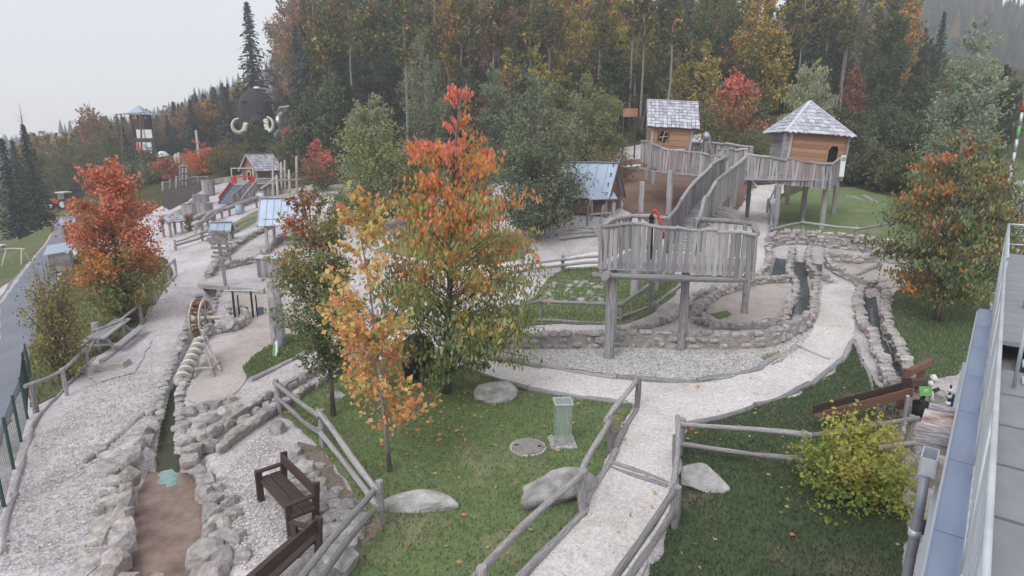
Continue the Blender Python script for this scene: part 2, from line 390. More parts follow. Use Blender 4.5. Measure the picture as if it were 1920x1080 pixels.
_LOGS = [_unit_log(k) for k in range(5)]; _POLES = [_unit_log(k + 20, 10, 5, .16) for k in range(4)]; _PLK = [_unit_plank(k) for k in range(7)]; _BRD = [_unit_board()]; _RCK = [_unit_rock(k + 50) for k in range(10)]
_cache = {}
def unit(kind, mat_, k=None):
    src = {'log': _LOGS, 'pole': _POLES, 'plank': _PLK, 'board': _BRD, 'rock': _RCK}[kind]
    k = _rg.randrange(len(src)) if k is None else k % len(src)
    key = (kind, k, mat_.name)
    if key not in _cache: _cache[key] = src[k].mesh(kind, mat_, smooth=(kind in ('log', 'pole')))
    return _cache[key]
def log(par, name, p0, p1, r, mat_=None):
    return ob(name, unit('pole' if name in ('post', 'pole', 'mast', 'prop', 'leg', 'beam') else 'log', mat_ or MWG), par, frame(p0, p1, None, r, r, _rg.uniform(0, 6.28)))
def board(par, name, p0, p1, wd, th, up=(0, 0, 1), mat_=None):
    return ob(name, unit('board', mat_ or MWGP), par, frame(p0, p1, up, wd, th))
def plank(par, name, p0, p1, wd, th, up, mat_=None):
    return ob(name, unit('plank', mat_ or MWGP), par, frame(p0, p1, up, wd * _rg.choice((1, -1)), th))
def rock(par, name, c, d, mat_=None, rz=None):
    m = Matrix.Translation(Vector(c)) @ Matrix.Rotation(rz if rz is not None else _rg.uniform(0, 6.28), 4, 'Z') @ Matrix.Rotation(_rg.uniform(-.15, .15), 4, 'X') @ Matrix.Diagonal((d[0], d[1], d[2], 1))
    return ob(name, unit('rock', mat_ or MST), par, m)
def polyline(pts, step):
    """evenly spaced points (and directions) along a line of Vectors"""
    out = []; L = [0.0]
    for a, b in zip(pts[:-1], pts[1:]): L.append(L[-1] + (b - a).length)
    n = max(1, int(round(L[-1] / step))); k = 0
    for i in range(n + 1):
        s = L[-1] * i / n
        while k < len(L) - 2 and s > L[k + 1]: k += 1
        f = (s - L[k]) / max(1e-9, L[k + 1] - L[k])
        out.append((pts[k].lerp(pts[k + 1], f), (pts[k + 1] - pts[k]).normalized()))
    return out
def smooth(pts, it=2):
    for _ in range(it):
        q = [pts[0]]
        for a, b in zip(pts[:-1], pts[1:]): q += [a.lerp(b, .25), a.lerp(b, .75)]
        q.append(pts[-1]); pts = q
    return pts
# ---------------------------------------------------------------- the ground
def GP(*pp): return [G(*p) for p in pp]
CANAL = GP((398,540),(378,598),(357,650),(328,715),(316,757),(309,800),(305,850))
POND = GP((304,858),(310,900),(312,960),(318,1020),(322,1120))
CH_A = GP((1465,478),(1461,500),(1456,524)); CH_B = GP((1500,484),(1503,512),(1509,545),(1504,575),(1491,612)); CH_C = GP((1532,487),(1532,516))
CH_R = GP((1631,548),(1637,590),(1636,615),(1655,645),(1672,682),(1694,716))
MIDST = GP((1292,592),(1306,570),(1340,545))
carve(CANAL, .24, .42); carve(POND, .78, .36)
for c in (CH_A, CH_B, CH_C): carve(c, .34, .34)
carve(CH_R, .28, .40); carve(MIDST, .16, .35)
DIAG = GP((392,842),(450,800),(530,742),(610,702),(680,660))
carve(DIAG, .16, .22)

def graded(a, b, f0, f1, fine, grow):
    c = list(np.arange(f0, f1 + 1e-6, fine)); s = fine
    while c[-1] < b: s *= grow; c.append(c[-1] + min(s, 3.0))
    s = fine
    while c[0] > a: s *= grow; c.insert(0, c[0] - min(s, 3.0))
    return np.array(c)
gx = graded(-134, 134, -14, 13, .12, 1.06); gy = graded(-6, 214, 6.5, 31, .12, 1.05)
XX, YY = np.meshgrid(gx, gy); ZZ = Hc(XX, YY)
# the road bank and pits below overlay sheets stay 3 cm under them
nx, ny = len(gx), len(gy)
vs = np.stack([XX.ravel(), YY.ravel(), ZZ.ravel()], 1)
idx = np.arange(nx * ny).reshape(ny, nx)
fs = np.stack([idx[:-1, :-1].ravel(), idx[:-1, 1:].ravel(), idx[1:, 1:].ravel(), idx[1:, :-1].ravel()], 1)
def npmesh(name, vs, fs, mats, smooth=True):
    me = bpy.data.meshes.new(name); k = fs.shape[1]
    me.vertices.add(len(vs)); me.vertices.foreach_set('co', np.asarray(vs, np.float32).ravel())
    me.loops.add(len(fs) * k); me.loops.foreach_set('vertex_index', np.asarray(fs, np.int32).ravel())
    me.polygons.add(len(fs)); me.polygons.foreach_set('loop_start', np.arange(0, len(fs) * k, k, dtype=np.int32))
    me.polygons.foreach_set('loop_total', np.full(len(fs), k, np.int32))
    if smooth: me.polygons.foreach_set('use_smooth', np.ones(len(fs), bool))
    for q in (mats if isinstance(mats, (list, tuple)) else [mats]): me.materials.append(q)
    me.update(calc_edges=True); return me
gm = npmesh('ground', vs, fs, [MG, MFOR])
# forest floor where the wood begins
fc = (YY[:-1, :-1] + .28 * XX[:-1, :-1]); far = ((YY[:-1, :-1] > 62 + 0.0 * fc) & (XX[:-1, :-1] > -30)) | (YY[:-1, :-1] > 110) | (XX[:-1, :-1] < -34) | ((XX[:-1,:-1] > 19) & (YY[:-1,:-1] > 26))
gm.polygons.foreach_set('material_index', far.ravel().astype(np.int32))
struct('ground', gm)

def inpoly(pts, poly):
    x, y = pts[:, 0], pts[:, 1]; ins = np.zeros(len(pts), bool); n = len(poly)
    for i in range(n):
        x0, y0 = poly[i]; x1, y1 = poly[(i + 1) % n]
        c = ((y0 > y) != (y1 > y)); t = (x1 - x0) * (y - y0) / (y1 - y0 + 1e-12) + x0
        ins ^= c & (x < t)
    return ins
ZONES = {}
def sheet(name, px, m, dz, step=.3, label=None, wob=.06, world=None, level=None, kind='structure'):
    pts = world or [G(*p) for p in px]
    # densify and roughen the edge
    out = []
    for a, b in zip(pts, pts[1:] + pts[:1]):
        n = max(1, int((b - a).length / step))
        for k in range(n):
            q = a.lerp(b, k / n); out.append((q.x + _rg.uniform(-wob, wob), q.y + _rg.uniform(-wob, wob)))
    poly = np.array(out); lo = poly.min(0); hi = poly.max(0)
    g = np.stack(np.meshgrid(np.arange(lo[0], hi[0], step), np.arange(lo[1], hi[1], step)), -1).reshape(-1, 2)
    if len(g): g = g[inpoly(g, poly)]
    nb = len(poly); allp = [Vector(p) for p in poly] + [Vector(p) for p in g]
    r = delaunay_2d_cdt(allp, [(i, (i + 1) % nb) for i in range(nb)], [], 1, 1e-4)
    v = np.array([(q.x, q.y) for q in r[0]]); f = np.array([t for t in r[2]])
    z = (Hc(v[:, 0], v[:, 1]) + dz) if level is None else np.full(len(v), level)
    me = npmesh(name, np.column_stack([v, z]), f, m)
    o = ob(name, me); o['kind'] = kind
    if label: o['label'] = label
    ZONES[o.name] = poly; return o

# roads and paths
sheet('asphalt_road', [(-60,760),(-60,600),(0,560),(40,500),(96,438),(104,428),(86,424),(58,428),(96,412),(140,405),(150,412),(138,432),(112,478),(104,530),(62,640),(50,690),(0,830),(-60,960)], MASPH, .03, .6, 'narrow asphalt lane on the left running down past the fence')
sheet('road_verge', [(0,640),(0,575),(25,540),(70,478),(100,436),(96,438),(40,500),(0,560),(-60,600),(-60,660)][:6] + [(40,510),(0,566)], MSAND, .035, .5)
sheet('meadow', [(-60,500),(-60,452),(0,434),(50,420),(90,424),(96,436),(66,478),(24,524),(0,540),(-60,600)], MLF, .035, .6)
sheet('meadow', [(60,424),(110,398),(160,374),(160,398),(130,405),(95,410)], MLF, .035, .6)
sheet('meadow', [(1846,520),(1850,440),(1870,300),(1990,260),(1990,560)], MLF, .035, .6)
sheet('meadow', [(1440,452),(1446,420),(1466,372),(1520,352),(1600,352),(1680,372),(1760,420),(1720,452),(1640,462),(1602,455),(1503,442)], ML, .03, .4)
sheet('meadow', [(700,470),(860,500),(960,490),(1000,470),(960,440),(800,430)], ML, .03, .5)
sheet('mulch_bed', [(1170,395),(1150,330),(1170,300),(1260,300),(1330,320),(1400,330),(1420,352),(1376,400),(1330,425),(1240,430)], MULCH, .03, .4)
sheet('mulch_bed', [(306,388),(318,352),(352,330),(400,338),(388,352),(352,378),(318,394)], MDARKM, .03, .6)
sheet('gravel_path', [(285,640),(250,700),(180,720),(150,690),(235,640),(268,612),(292,570),(322,530),(330,500),(318,482),(352,470),(420,438),(470,402),(520,372),(560,352),(610,340),(610,366),(560,388),(520,412),(470,452),(400,500),(385,520),(382,560),(352,640),(306,735),(298,760),(285,770)], MG, .03, .35, 'pale gravel path climbing on the left past the sign post')
sheet('gravel_path', [(985,1084),(1040,1024),(1096,966),(1120,905),(1148,846),(1172,790),(1192,762),(1140,748),(1060,742),(985,732),(930,710),(874,692),(890,674),(960,682),(1050,694),(1190,713),(1262,719),(1342,718),(1400,700),(1462,682),(1500,652),(1524,618),(1536,585),(1542,536),(1580,530),(1606,540),(1606,580),(1600,640),(1582,672),(1552,702),(1500,736),(1420,760),(1340,786),(1282,808),(1270,830),(1268,900),(1262,960),(1230,1020),(1196,1084),(1180,1130),(940,1130)], MGP, .035, .25, 'white limestone path curving from the foreground to the right')
sheet('gravel_path', [(1364,440),(1372,410),(1392,385),(1400,360),(1420,348),(1470,345),(1470,362),(1450,370),(1442,392),(1438,440),(1430,520),(1380,520)], MGP, .03, .3, 'pale path running uphill beside the ramp')
sheet('gravel_path', [(820,510),(900,500),(1000,492),(1060,484),(1130,470),(1130,500),(1060,503),(1000,510),(900,522),(820,528)], MGP, .03, .4, 'white path crossing behind the big cherry tree')
sheet('gravel_path', [(700,690),(760,640),(760,600),(700,612),(640,650),(560,700),(545,720)], MGP, .03, .35, 'white path behind the orange maple')
sheet('gravel_pit', [(900,664),(960,655),(1060,660),(1180,652),(1290,660),(1400,664),(1470,648),(1506,624),(1512,640),(1490,664),(1440,690),(1342,714),(1262,715),(1190,709),(1050,690),(960,678)], MGW, .03, .25, 'bed of coarse pale gravel under the lookout platform')
sheet('sand_floor', [(1330,600),(1316,575),(1350,552),(1420,535),(1478,532),(1474,565),(1460,596),(1400,612),(1360,614)], MSAND, .03, .25)
sheet('sand_floor', [(1560,505),(1580,490),(1640,488),(1720,498),(1740,520),(1690,536),(1640,548),(1610,532)], MSAND, .03, .3)
sheet('sand_floor', [(400,770),(460,720),(470,700),(500,660),(560,630),(580,560),(520,540),(440,548),(420,590),(460,620),(430,640),(395,640),(380,680),(350,750)], MSAND, .025, .3)
# lawns
sheet('lawn', [(528,782),(556,750),(600,722),(660,690),(730,672),(800,672),(870,692),(930,713),(985,736),(1060,746),(1140,752),(1184,764),(1164,806),(1140,852),(1112,905),(1086,965),(1030,1024),(970,1084),(930,1130),(560,1130),(640,1060),(716,992),(680,955),(640,895),(600,842),(556,800)], ML, .035, .22, 'mown lawn in the middle with fallen leaves')
sheet('lawn', [(1290,806),(1340,790),(1424,764),(1502,740),(1556,705),(1588,672),(1604,650),(1622,690),(1650,730),(1690,745),(1690,790),(1660,830),(1690,900),(1700,1000),(1690,1130),(1200,1130),(1214,1084),(1246,1020),(1272,960),(1278,830)], MLD, .035, .22, 'dark lawn on the right around the yellow bush')
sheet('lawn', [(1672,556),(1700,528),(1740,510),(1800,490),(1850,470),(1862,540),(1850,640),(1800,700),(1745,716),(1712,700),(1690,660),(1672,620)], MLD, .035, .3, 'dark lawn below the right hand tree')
sheet('lawn', [(940,590),(1000,560),(1030,520),(1060,505),(1140,503),(1250,507),(1282,530),(1262,556),(1220,590),(1170,608),(1040,608),(960,616)], ML, .035, .3, 'small lawn left of the lookout platform')
sheet('lawn', [(60,765),(44,700),(70,600),(112,520),(150,470),(230,470),(310,485),(326,515),(286,568),(262,608),(232,640),(180,668),(150,694),(120,735)], MLF, .03, .4, 'rough grass strip under the red tree')
sheet('lawn', [(456,690),(476,668),(506,652),(540,630),(572,634),(590,652),(540,676),(500,700),(468,714)], ML, .035, .25, 'grass patch at the foot of the thick post')
sheet('lawn', [(386,452),(420,428),(470,400),(510,384),(516,392),(480,418),(440,440),(400,462)], ML, .04, .4, 'grass strip along the upper path')
sheet('lawn', [(306,408),(340,392),(366,372),(356,392),(330,408),(310,420)], ML, .04, .5, 'grass strip beside the dark mulch')
sheet('lawn', [(1424,672),(1440,664),(1462,660),(1464,668),(1444,680)], ML, .05, .15, 'weed patch on the gravel bed')
sheet('lawn', [(1330,592),(1362,584),(1372,592),(1350,600)], ML, .05, .15, 'weed patch on the sand')
sheet('rock_garden_soil', [(536,860),(560,830),(600,842),(640,895),(680,955),(716,992),(640,1060),(590,1130),(540,1130),(600,1040),(590,960),(556,890)], MDIRT, .03, .25)
sheet('rock_garden_soil', [(1640,760),(1700,735),(1790,740),(1810,800),(1780,880),(1720,930),(1690,890),(1650,830)], MDIRT, .04, .25)
# water
zp = H(POND[1].x, POND[1].y)
sheet('pond_floor', [(270,862),(352,862),(392,930),(420,1000),(430,1130),(210,1130),(220,1000),(244,930)], MPOND, 0, .3, 'brown pond bottom under shallow water', level=zp - .29)
sheet('pond_paint_patch', [(291,868),(304,860),(322,856),(336,866),(332,882),(312,890),(296,884)], MTEAL, 0, .1, 'turquoise patch on the pond floor', level=zp - .284)
sheet('canal_water', [(298,760),(330,760),(332,800),(338,850),(330,868),(284,868),(288,800)], MALG, 0, .3, 'algae covered water at the canal mouth', level=zp - .297)
sheet('canal_water', [(352,640),(378,640),(350,720),(330,762),(298,762),(318,715)], MALG, 0, .3, 'dark canal water under the water screw', level=H(CANAL[3].x, CANAL[3].y) - .33)
def ribbon(pts, hw):
    pts = smooth(pts, 1); L_, R_ = [], []
    for k, p in enumerate(pts):
        d = pts[min(k + 1, len(pts) - 1)] - pts[max(k - 1, 0)]; n = Vector((-d.y, d.x, 0)).normalized(); L_.append(p + n * hw); R_.append(p - n * hw)
    return L_ + R_[::-1]
for pts, lab, dz in ((CH_A, 'water in the short westerly stone channel', .14), (CH_B, 'water in the long winding stone channel', .14), (CH_C, 'water in the short easterly stone channel', .14), (CH_R, 'dark water in the stone channel by the tree', .12)):
    sheet('channel_water', None, MWAT, dz, .2, lab, wob=.01, world=ribbon(pts, .255))
# ---------------------------------------------------------------- stone walls
def stone_wall(label, pts, h, th, step, rows=2, mat_=None, base=0.0, core=True, name='stone_wall', jit=.12, group=None, zabs=None, flat=False):
    pts = smooth([Vector((p.x, p.y, 0)) for p in pts], 2)
    o0 = pts[len(pts) // 2]; t = thing(name, label, 'stone wall', (o0.x, o0.y, H(o0.x, o0.y)), group)
    def zb(q): return (H(q.x, q.y) if zabs is None else zabs) + base
    if core:
        ln = polyline(pts, .35); mb = MB(); vs = []; n = len(ln)
        for q, d in ln:
            s = Vector((-d.y, d.x, 0)) * th * .27; z = zb(q)
            vs += [q - s + Vector((0, 0, z - .5)), q + s + Vector((0, 0, z - .5)), q + s + Vector((0, 0, z + h * .86)), q - s + Vector((0, 0, z + h * .86))]
        fs = [(4 * i + j, 4 * i + (j + 1) % 4, 4 * i + 4 + (j + 1) % 4, 4 * i + 4 + j) for i in range(n - 1) for j in range(4)] + [(3, 2, 1, 0), (4 * n - 4, 4 * n - 3, 4 * n - 2, 4 * n - 1)]
        mb.add(vs, fs); ob('mortar_core', mb.mesh('mortar_core', MMOR), t)
    k = 0; ln = polyline(pts, .08); Ltot = .08 * (len(ln) - 1)
    for r in range(rows):
        hh = h / rows; pos = _rg.uniform(-.5, 0) * step
        while pos < Ltot and k < 298:
            L = step * _rg.choice((.55, .8, 1.0, 1.0, 1.25, 1.6)) * _rg.uniform(.9, 1.1); q, d = ln[int(min(max(0, (pos + L / 2) / .08), len(ln) - 1))]; pos += L
            rz = math.atan2(d.y, d.x) + _rg.uniform(-.15, .15); q2 = q + Vector((-d.y, d.x, 0)) * _rg.uniform(-.07, .07); sh = hh * _rg.uniform(.8, 1.45)
            rock(t, 'stone', (q2.x, q2.y, zb(q) + hh * (r + .5) + _rg.uniform(-.05, .06)), (L * _rg.uniform(.92, 1.12), th * _rg.uniform(.82, 1.14), sh), mat_ or _rg.choice((MST, MST, MST, MSTG)), rz); k += 1
    return t
def Gs(*pp): return [G(*p) for p in pp]
stone_wall('long low retaining wall behind the coarse gravel bed, under the platform', Gs((905,652),(965,652),(1060,652),(1180,648),(1280,651),(1390,655),(1450,648),(1488,630),(1512,612)), .62, .34, .42, 3)
stone_wall('second stone wall above the retaining wall, ending at the dark gap', Gs((950,632),(1030,632),(1110,628),(1200,618),(1262,602),(1284,585),(1300,560),(1338,542)), .22, .3, .36, 1, core=False)
stone_wall('curved rim of stones round the sand pit beside the lookout platform', Gs((1304,597),(1320,576),(1352,553),(1400,538),(1440,530),(1478,528)), .36, .34, .3, 2)
stone_wall('low stones closing the sand pit in front of the third platform post', Gs((1302,606),(1345,616),(1400,618),(1440,616),(1470,606)), .25, .32, .32, 1)
stone_wall('leftmost of the winding channel walls, beside the uphill path', Gs((1440,466),(1445,492),(1430,516),(1400,530),(1372,540)), .30, .32, .26, 2)
stone_wall('long winding channel wall between the sand pit and the water', Gs((1487,470),(1482,500),(1474,516),(1495,532),(1488,566),(1471,602),(1448,616)), .30, .30, .25, 2)
stone_wall('short channel wall between the middle and the easterly channel', Gs((1517,470),(1512,500),(1530,522),(1556,528)), .30, .30, .25, 2)
stone_wall('channel wall bordering the upper end of the limestone path', Gs((1530,530),(1527,565),(1521,598),(1510,616)), .28, .32, .26, 2)
stone_wall('easterly channel wall running on to the tree channel', Gs((1551,474),(1549,502),(1578,520),(1602,531),(1618,541),(1640,538)), .38, .34, .27, 2)
stone_wall('curved dry stone retaining wall under the hut meadow fence', Gs((1438,468),(1458,459),(1498,456),(1559,464),(1625,473),(1700,478)), .80, .4, .34, 4)
stone_wall('left wall of the stone channel by the right hand tree', Gs((1613,548),(1608,578),(1612,612),(1634,632),(1646,670),(1662,714),(1676,736)), .36, .42, .28, 2)
stone_wall('right wall of the stone channel by the right hand tree', Gs((1648,540),(1664,556),(1658,587),(1661,614),(1678,645),(1697,688),(1709,712)), .36, .40, .28, 2)
stone_wall('terrace wall behind the sand at the far end of the channels', Gs((1556,490),(1600,494),(1650,492),(1720,496)), .45, .3, .4, 2)
stone_wall('kerb of stones along the left side of the mill canal', Gs((372,555),(356,598),(338,650),(312,712),(298,760),(292,800)), .10, .3, .38, 1, MSTG, core=False)
stone_wall('kerb of stones along the right side of the mill canal', Gs((412,540),(398,590),(384,625),(372,660),(346,716),(334,760),(334,800),(342,850)), .12, .26, .36, 1, MST, core=False)
stone_wall('curved basin wall around the water wheel pool', Gs((383,640),(392,628),(420,624),(450,618),(464,606),(456,592),(430,590)), .42, .24, .34, 2)
stone_wall('upper wall of the diagonal stream between path and lawn', Gs((398,820),(440,790),(500,752),(540,728),(590,700),(640,672),(700,640),(760,612)), .26, .32, .42, 1, MSTG)
stone_wall('lower wall of the diagonal stream beside the lawn', Gs((412,850),(470,806),(530,765),(580,735),(640,700),(700,668)), .24, .32, .40, 1, MST)
stone_wall('old stone border sweeping up along the gravel path', Gs((390,520),(412,490),(450,458),(500,430),(545,408)), .35, .45, .5, 2, MSTG)
stone_wall('low stone border beyond the sign post', Gs((420,506),(470,494),(494,486),(502,470),(540,440)), .4, .35, .45, 2, MSTG)

# loose stones edging the pond, laid by hand
t = thing('pond_edging', 'rough boulders lining both sides of the brown pond', 'stone edging', G(310, 960))
for px, py, wd, hd in [(250,862,.75,.5),(268,838,.5,.35),(246,878,.42,.5),(252,900,.45,.5),(246,925,.4,.4),(250,948,.5,.55),(238,975,.5,.45),(243,1000,.5,.5),(238,1030,.6,.55),(222,1062,.6,.5),(196,1052,.5,.35),
        (190,850,.55,.3),(218,858,.6,.3),(210,884,.65,.3),(225,905,.5,.28),(215,945,.55,.28),(206,992,.75,.3),(190,1015,.5,.3),(180,1062,.55,.3),(204,932,.35,.25),(193,962,.32,.3),(225,1010,.45,.3),(170,1044,.4,.25),(160,1085,.6,.3),(206,1090,.7,.4),(250,1092,.5,.35),
        (344,868,.5,.35),(366,892,.4,.45),(376,908,.5,.42),(372,930,.45,.45),(388,942,.5,.35),(396,920,.35,.3),(382,968,.5,.4),(400,985,.55,.35),(378,1000,.4,.35),(404,1010,.6,.3),(372,1046,.75,.45),(408,1050,.65,.4),(360,1082,.5,.3),(300,1100,.5,.3),(388,1080,.7,.4),(420,945,.42,.3),(424,966,.5,.25),(430,1010,.5,.25),(440,1046,.5,.25)]:
    px2 = px - 8 if px < 310 else px + 12; wd *= .86; q = G(px2, py); rock(t, 'stone', (q.x, q.y, q.z + hd * .12), (wd, wd * _rg.uniform(.7, 1.0), hd), _rg.choice((MST, MST, MSTG)))
t = thing('rock_bank', 'bank of loose pale rocks right of the canal mouth', 'rock bank', G(380, 800))
for px, py, wd, hd in [(300,752,.3,.25),(288,800,.35,.3),(282,775,.4,.3),(264,812,.4,.3),(274,828,.45,.3),(344,800,.4,.3),(350,830,.5,.4),(372,822,.45,.35),(362,852,.5,.45),(392,838,.45,.35),(340,780,.35,.3),(356,776,.6,.35),(376,770,.55,.4),(400,762,.5,.3),(394,790,.65,.3),(420,776,.45,.3),(434,750,.4,.3),(446,764,.4,.25),(410,806,.6,.25),(374,800,.5,.25),(430,800,.45,.3),(456,790,.45,.3),(478,772,.4,.3),(500,764,.4,.3),(520,756,.35,.3),(490,786,.4,.3),(512,774,.35,.25),(460,808,.4,.25)]:
    q = G(px, py); rock(t, 'stone', (q.x, q.y, q.z + hd * .1), (wd, wd * _rg.uniform(.6, .95), hd), _rg.choice((MST, MST, MSTG)))
t = thing('rockery', 'rockery of grey boulders between the bench and the rail fence', 'rockery', G(610, 930))
for px, py, wd, hd in [(522,808,.55,.45),(552,852,.45,.35),(562,866,.4,.25),(572,880,.5,.25),(556,892,.35,.25),(578,905,.5,.25),(590,896,.35,.2),(570,924,.35,.3),(592,928,.5,.25),(612,940,.55,.3),(630,952,.4,.25),(602,962,.4,.3),(620,975,.45,.35),(640,968,.4,.3),(654,950,.35,.25),(660,972,.5,.35),(668,1002,.5,.4),(640,1000,.5,.3),(618,1004,.55,.35),(652,1024,.45,.3),(634,1064,.9,.6),(604,1030,.4,.3),(590,985,.4,.25),(676,980,.4,.3),(612,1100,.8,.5),(660,1055,.3,.2),(584,948,.3,.2),(600,875,.3,.2),(606,905,.35,.2),(545,872,.3,.25),(630,925,.35,.2)]:
    q = G(px, py); rock(t, 'stone', (q.x, q.y, q.z + hd * .1), (wd, wd * _rg.uniform(.7, 1.0), hd), MSTG)
t = thing('rock_pile', 'dark wet rocks piled below the trough next to the building', 'rock pile', G(1720, 840))
for px, py, wd, hd in [(1700,835,.5,.4),(1716,850,.5,.4),(1690,850,.4,.35),(1735,830,.5,.4),(1715,870,.55,.4),(1740,865,.4,.3),(1704,815,.4,.35),(1730,806,.5,.35),(1758,800,.5,.35),(1700,800,.35,.3),(1690,880,.4,.3),(1715,905,.4,.3),(1722,785,.4,.3),(1705,770,.35,.3),(1770,770,.4,.3),(1762,745,.45,.35),(1775,820,.4,.3)]:
    q = G(px, py); rock(t, 'stone', (q.x, q.y, q.z + hd * .15), (wd, wd * .8, hd), MSTG)
t = thing('rock_scatter', 'grey rubble lying in the small lawn behind the platform', 'rubble', G(1090, 550))
for k in range(60):
    q = G(_rg.uniform(1022, 1132), _rg.uniform(530, 572)); s = _rg.uniform(.15, .4); rock(t, 'stone', (q.x, q.y, q.z + s * .1), (s, s * .8, s * .6), MSTG)

def boulder(label, px, py, size, seed, rz=0.0, flat=1.0):
    """one big rock: a lump of many facets, pushed in and out"""
    import bmesh
    from mathutils import noise
    bm = bmesh.new(); bmesh.ops.create_icosphere(bm, subdivisions=4, radius=.5)
    off = Vector((seed * 7.1, seed * 3.3, 0)); r = random.Random(seed)
    cuts = [(Vector((r.gauss(0, 1), r.gauss(0, 1), r.gauss(0, .8))).normalized(), r.uniform(.30, .44)) for _ in range(9)]
    for v in bm.verts:
        c = v.co.copy()
        for n_, d in cuts:
            e = c.dot(n_) - d
            if e > 0: c -= n_ * e * .92
        c *= 1 + .12 * noise.noise(c * 3 + off) + .05 * noise.noise(c * 9 + off)
        v.co = c
    me = bpy.data.meshes.new('boulder'); bm.to_mesh(me); bm.free(); me.materials.append(MBOUL)
    me.polygons.foreach_set('use_smooth', [True] * len(me.polygons))
    q = G(px, py); o = ob('boulder', me, None, Matrix.Translation(q + Vector((0, 0, size[2] * .18))) @ Matrix.Rotation(rz, 4, 'Z') @ Matrix.Diagonal((*size, 1)))
    return tag(o, label, 'boulder', 'boulders set in the lawns')
boulder('grey boulder between the cherry trunk and the glass case', 930, 748, (1.3, 1.0, .80), 3, .2)
boulder('large speckled boulder leaning against the path fence', 1040, 932, (1.9, .85, .85), 21, .45)
boulder('flat reddish slab of rock beside the fence corner', 778, 950, (1.7, .75, .42), 9, -.1)
boulder('rounded grey boulder on the dark right hand lawn', 1314, 910, (1.15, .85, .62), 12, -.3)
boulder('small pale stone at the foot of the rowan trunk', 632, 745, (.55, .4, .25), 14, 0)

# ---------------------------------------------------------------- rail fences of round logs
def fence(label, posts, h, rails=(.92,), pr=.075, rr=.055, name='rail_fence', group='log rail fences', ground_rail=False, lean=.03):
    B = [G(*p) for p in posts]; t = thing(name, label, 'fence', B[0], group)
    for b in B:
        log(t, 'post', b - Vector((0, 0, .15)), b + Vector((_rg.uniform(-lean, lean), _rg.uniform(-lean, lean), h * 1.03)), pr)
    for fr in rails:
        for a, b in zip(B[:-1], B[1:]):
            d = (b - a).normalized(); s = Vector((d.y, -d.x, 0)) * (pr * .8) * (1 if True else -1)
            log(t, 'rail', a + Vector((0, 0, h * fr + _rg.uniform(-.03, .03))) - d * .12 + s, b + Vector((0, 0, h * fr + _rg.uniform(-.03, .03))) + d * .12 + s, rr)
    return t
def edging(label, px, r=.07, name='log_edging', step=2.4):
    pts = smooth([G(*p) for p in px], 1); ln = polyline(pts, step)
    t = thing(name, label, 'log edging', pts[0], 'logs edging the paths')
    for (a, _), (b, _) in zip(ln[:-1], ln[1:]):
        a2 = Vector((a.x, a.y, H(a.x, a.y) + r * .6)); b2 = Vector((b.x, b.y, H(b.x, b.y) + r * .6)); log(t, 'log', a2, b2, r)
    return t
fence('two rail log fence around the near left corner of the central lawn', [(526,776),(606,840),(715,988),(560,1210)], .95, (.93, .48), .07, .062)
fence('single rail fence along the left side of the limestone path', [(1194,766),(1144,848),(1092,962),(905,1160)], .88, (.93,), .08, .065)
fence('two rail fence along the right side of the limestone path', [(1272,850),(1264,992),(1150,1190)], .86, (.95, .45), .075, .06)
fence('two rail fence crossing the right lawn to the yellow bush', [(1274,856),(1500,884),(1700,850)], .92, (.95, .35), .075, .06)
fence('low rail fence in front of the hut meadow above the dry stone wall', [(1443,457),(1503,446),(1602,457),(1700,440)], .98, (.85,), .08, .07)
fence('short rail fence beside the uphill path under the hut walkway', [(1442,458),(1438,400),(1452,372)], .95, (.9,), .07, .06)
fence('log fence below the lookout platform closing the small lawn', [(960,612),(1014,596),(1163,602),(1222,560),(1262,520)], .8, (.9,), .075, .075)
fence('rail fence behind the cherry tree along the white path', [(930,532),(1055,512),(1128,508)], .85, (.85, .5), .075, .07)
fence('long rail fence following the left side of the gravel path', [(331,516),(318,528),(291,567),(267,608),(234,638),(188,660)], .85, (.93,), .07, .06)
fence('short tilted rail fence near the dark green wire fence', [(168,700),(126,742),(68,774)], .85, (.93,), .065, .06)
fence('pale board fence along the upper edge of the grass strip', [(330,470),(380,452),(446,436),(500,410),(530,396)], .7, (.85, .45), .08, .07)
edging('low log along the left edge of the path in front', [(970,1100),(1048,1018),(1100,955),(1126,900),(1158,835),(1192,770)], .08)
edging('log edging between the lawn and the white path arm', [(868,690),(930,712),(985,736),(1060,742),(1120,752),(1176,760)], .085)
edging('log edging between the white path and the coarse gravel bed', [(890,672),(975,684),(1080,700),(1190,716),(1262,720),(1342,718),(1398,702),(1452,684),(1490,654)], .085)
edging('log edging between the limestone path and the right lawn', [(1284,806),(1340,788),(1424,762),(1500,738),(1555,704),(1592,660),(1603,640)], .085)
edging('pair of logs laid across the path as a drain', [(1142,868),(1254,908)], .05)
edging('second drain log crossing the foreground path', [(1140,876),(1250,916)], .05)
edging('thin log step crossing the path by the channels', [(1490,650),(1556,676)], .05)
edging('curved log in the grass beside the thick post', [(472,716),(510,692),(556,670),(590,654)], .08)
edging('wavy log edging under the hut meadow fence', [(1442,456),(1500,447),(1560,456),(1606,460),(1650,452)], .07)
edging('log edging at the foot of the small lawn fence', [(1008,604),(1080,606),(1165,606),(1230,572),(1276,536)], .07)
edging('log edging along the gravel path on the left', [(330,518),(290,566),(265,610),(236,648),(190,682)], .07)
edging('timber edge dividing gravel and rocks left of the canal', [(282,770),(246,802),(192,842),(158,870)], .06)
edging('log in the grass by the right stone channel', [(1600,645),(1622,690),(1640,740)], .06)
edging('log lying on the sand near the right hand tree', [(1592,522),(1620,512),(1652,500)], .09)
edging('timber rail edging the gravel by the wire fence', [(180,672),(120,730),(62,790),(40,880),(22,960),(4,1040)], .05)

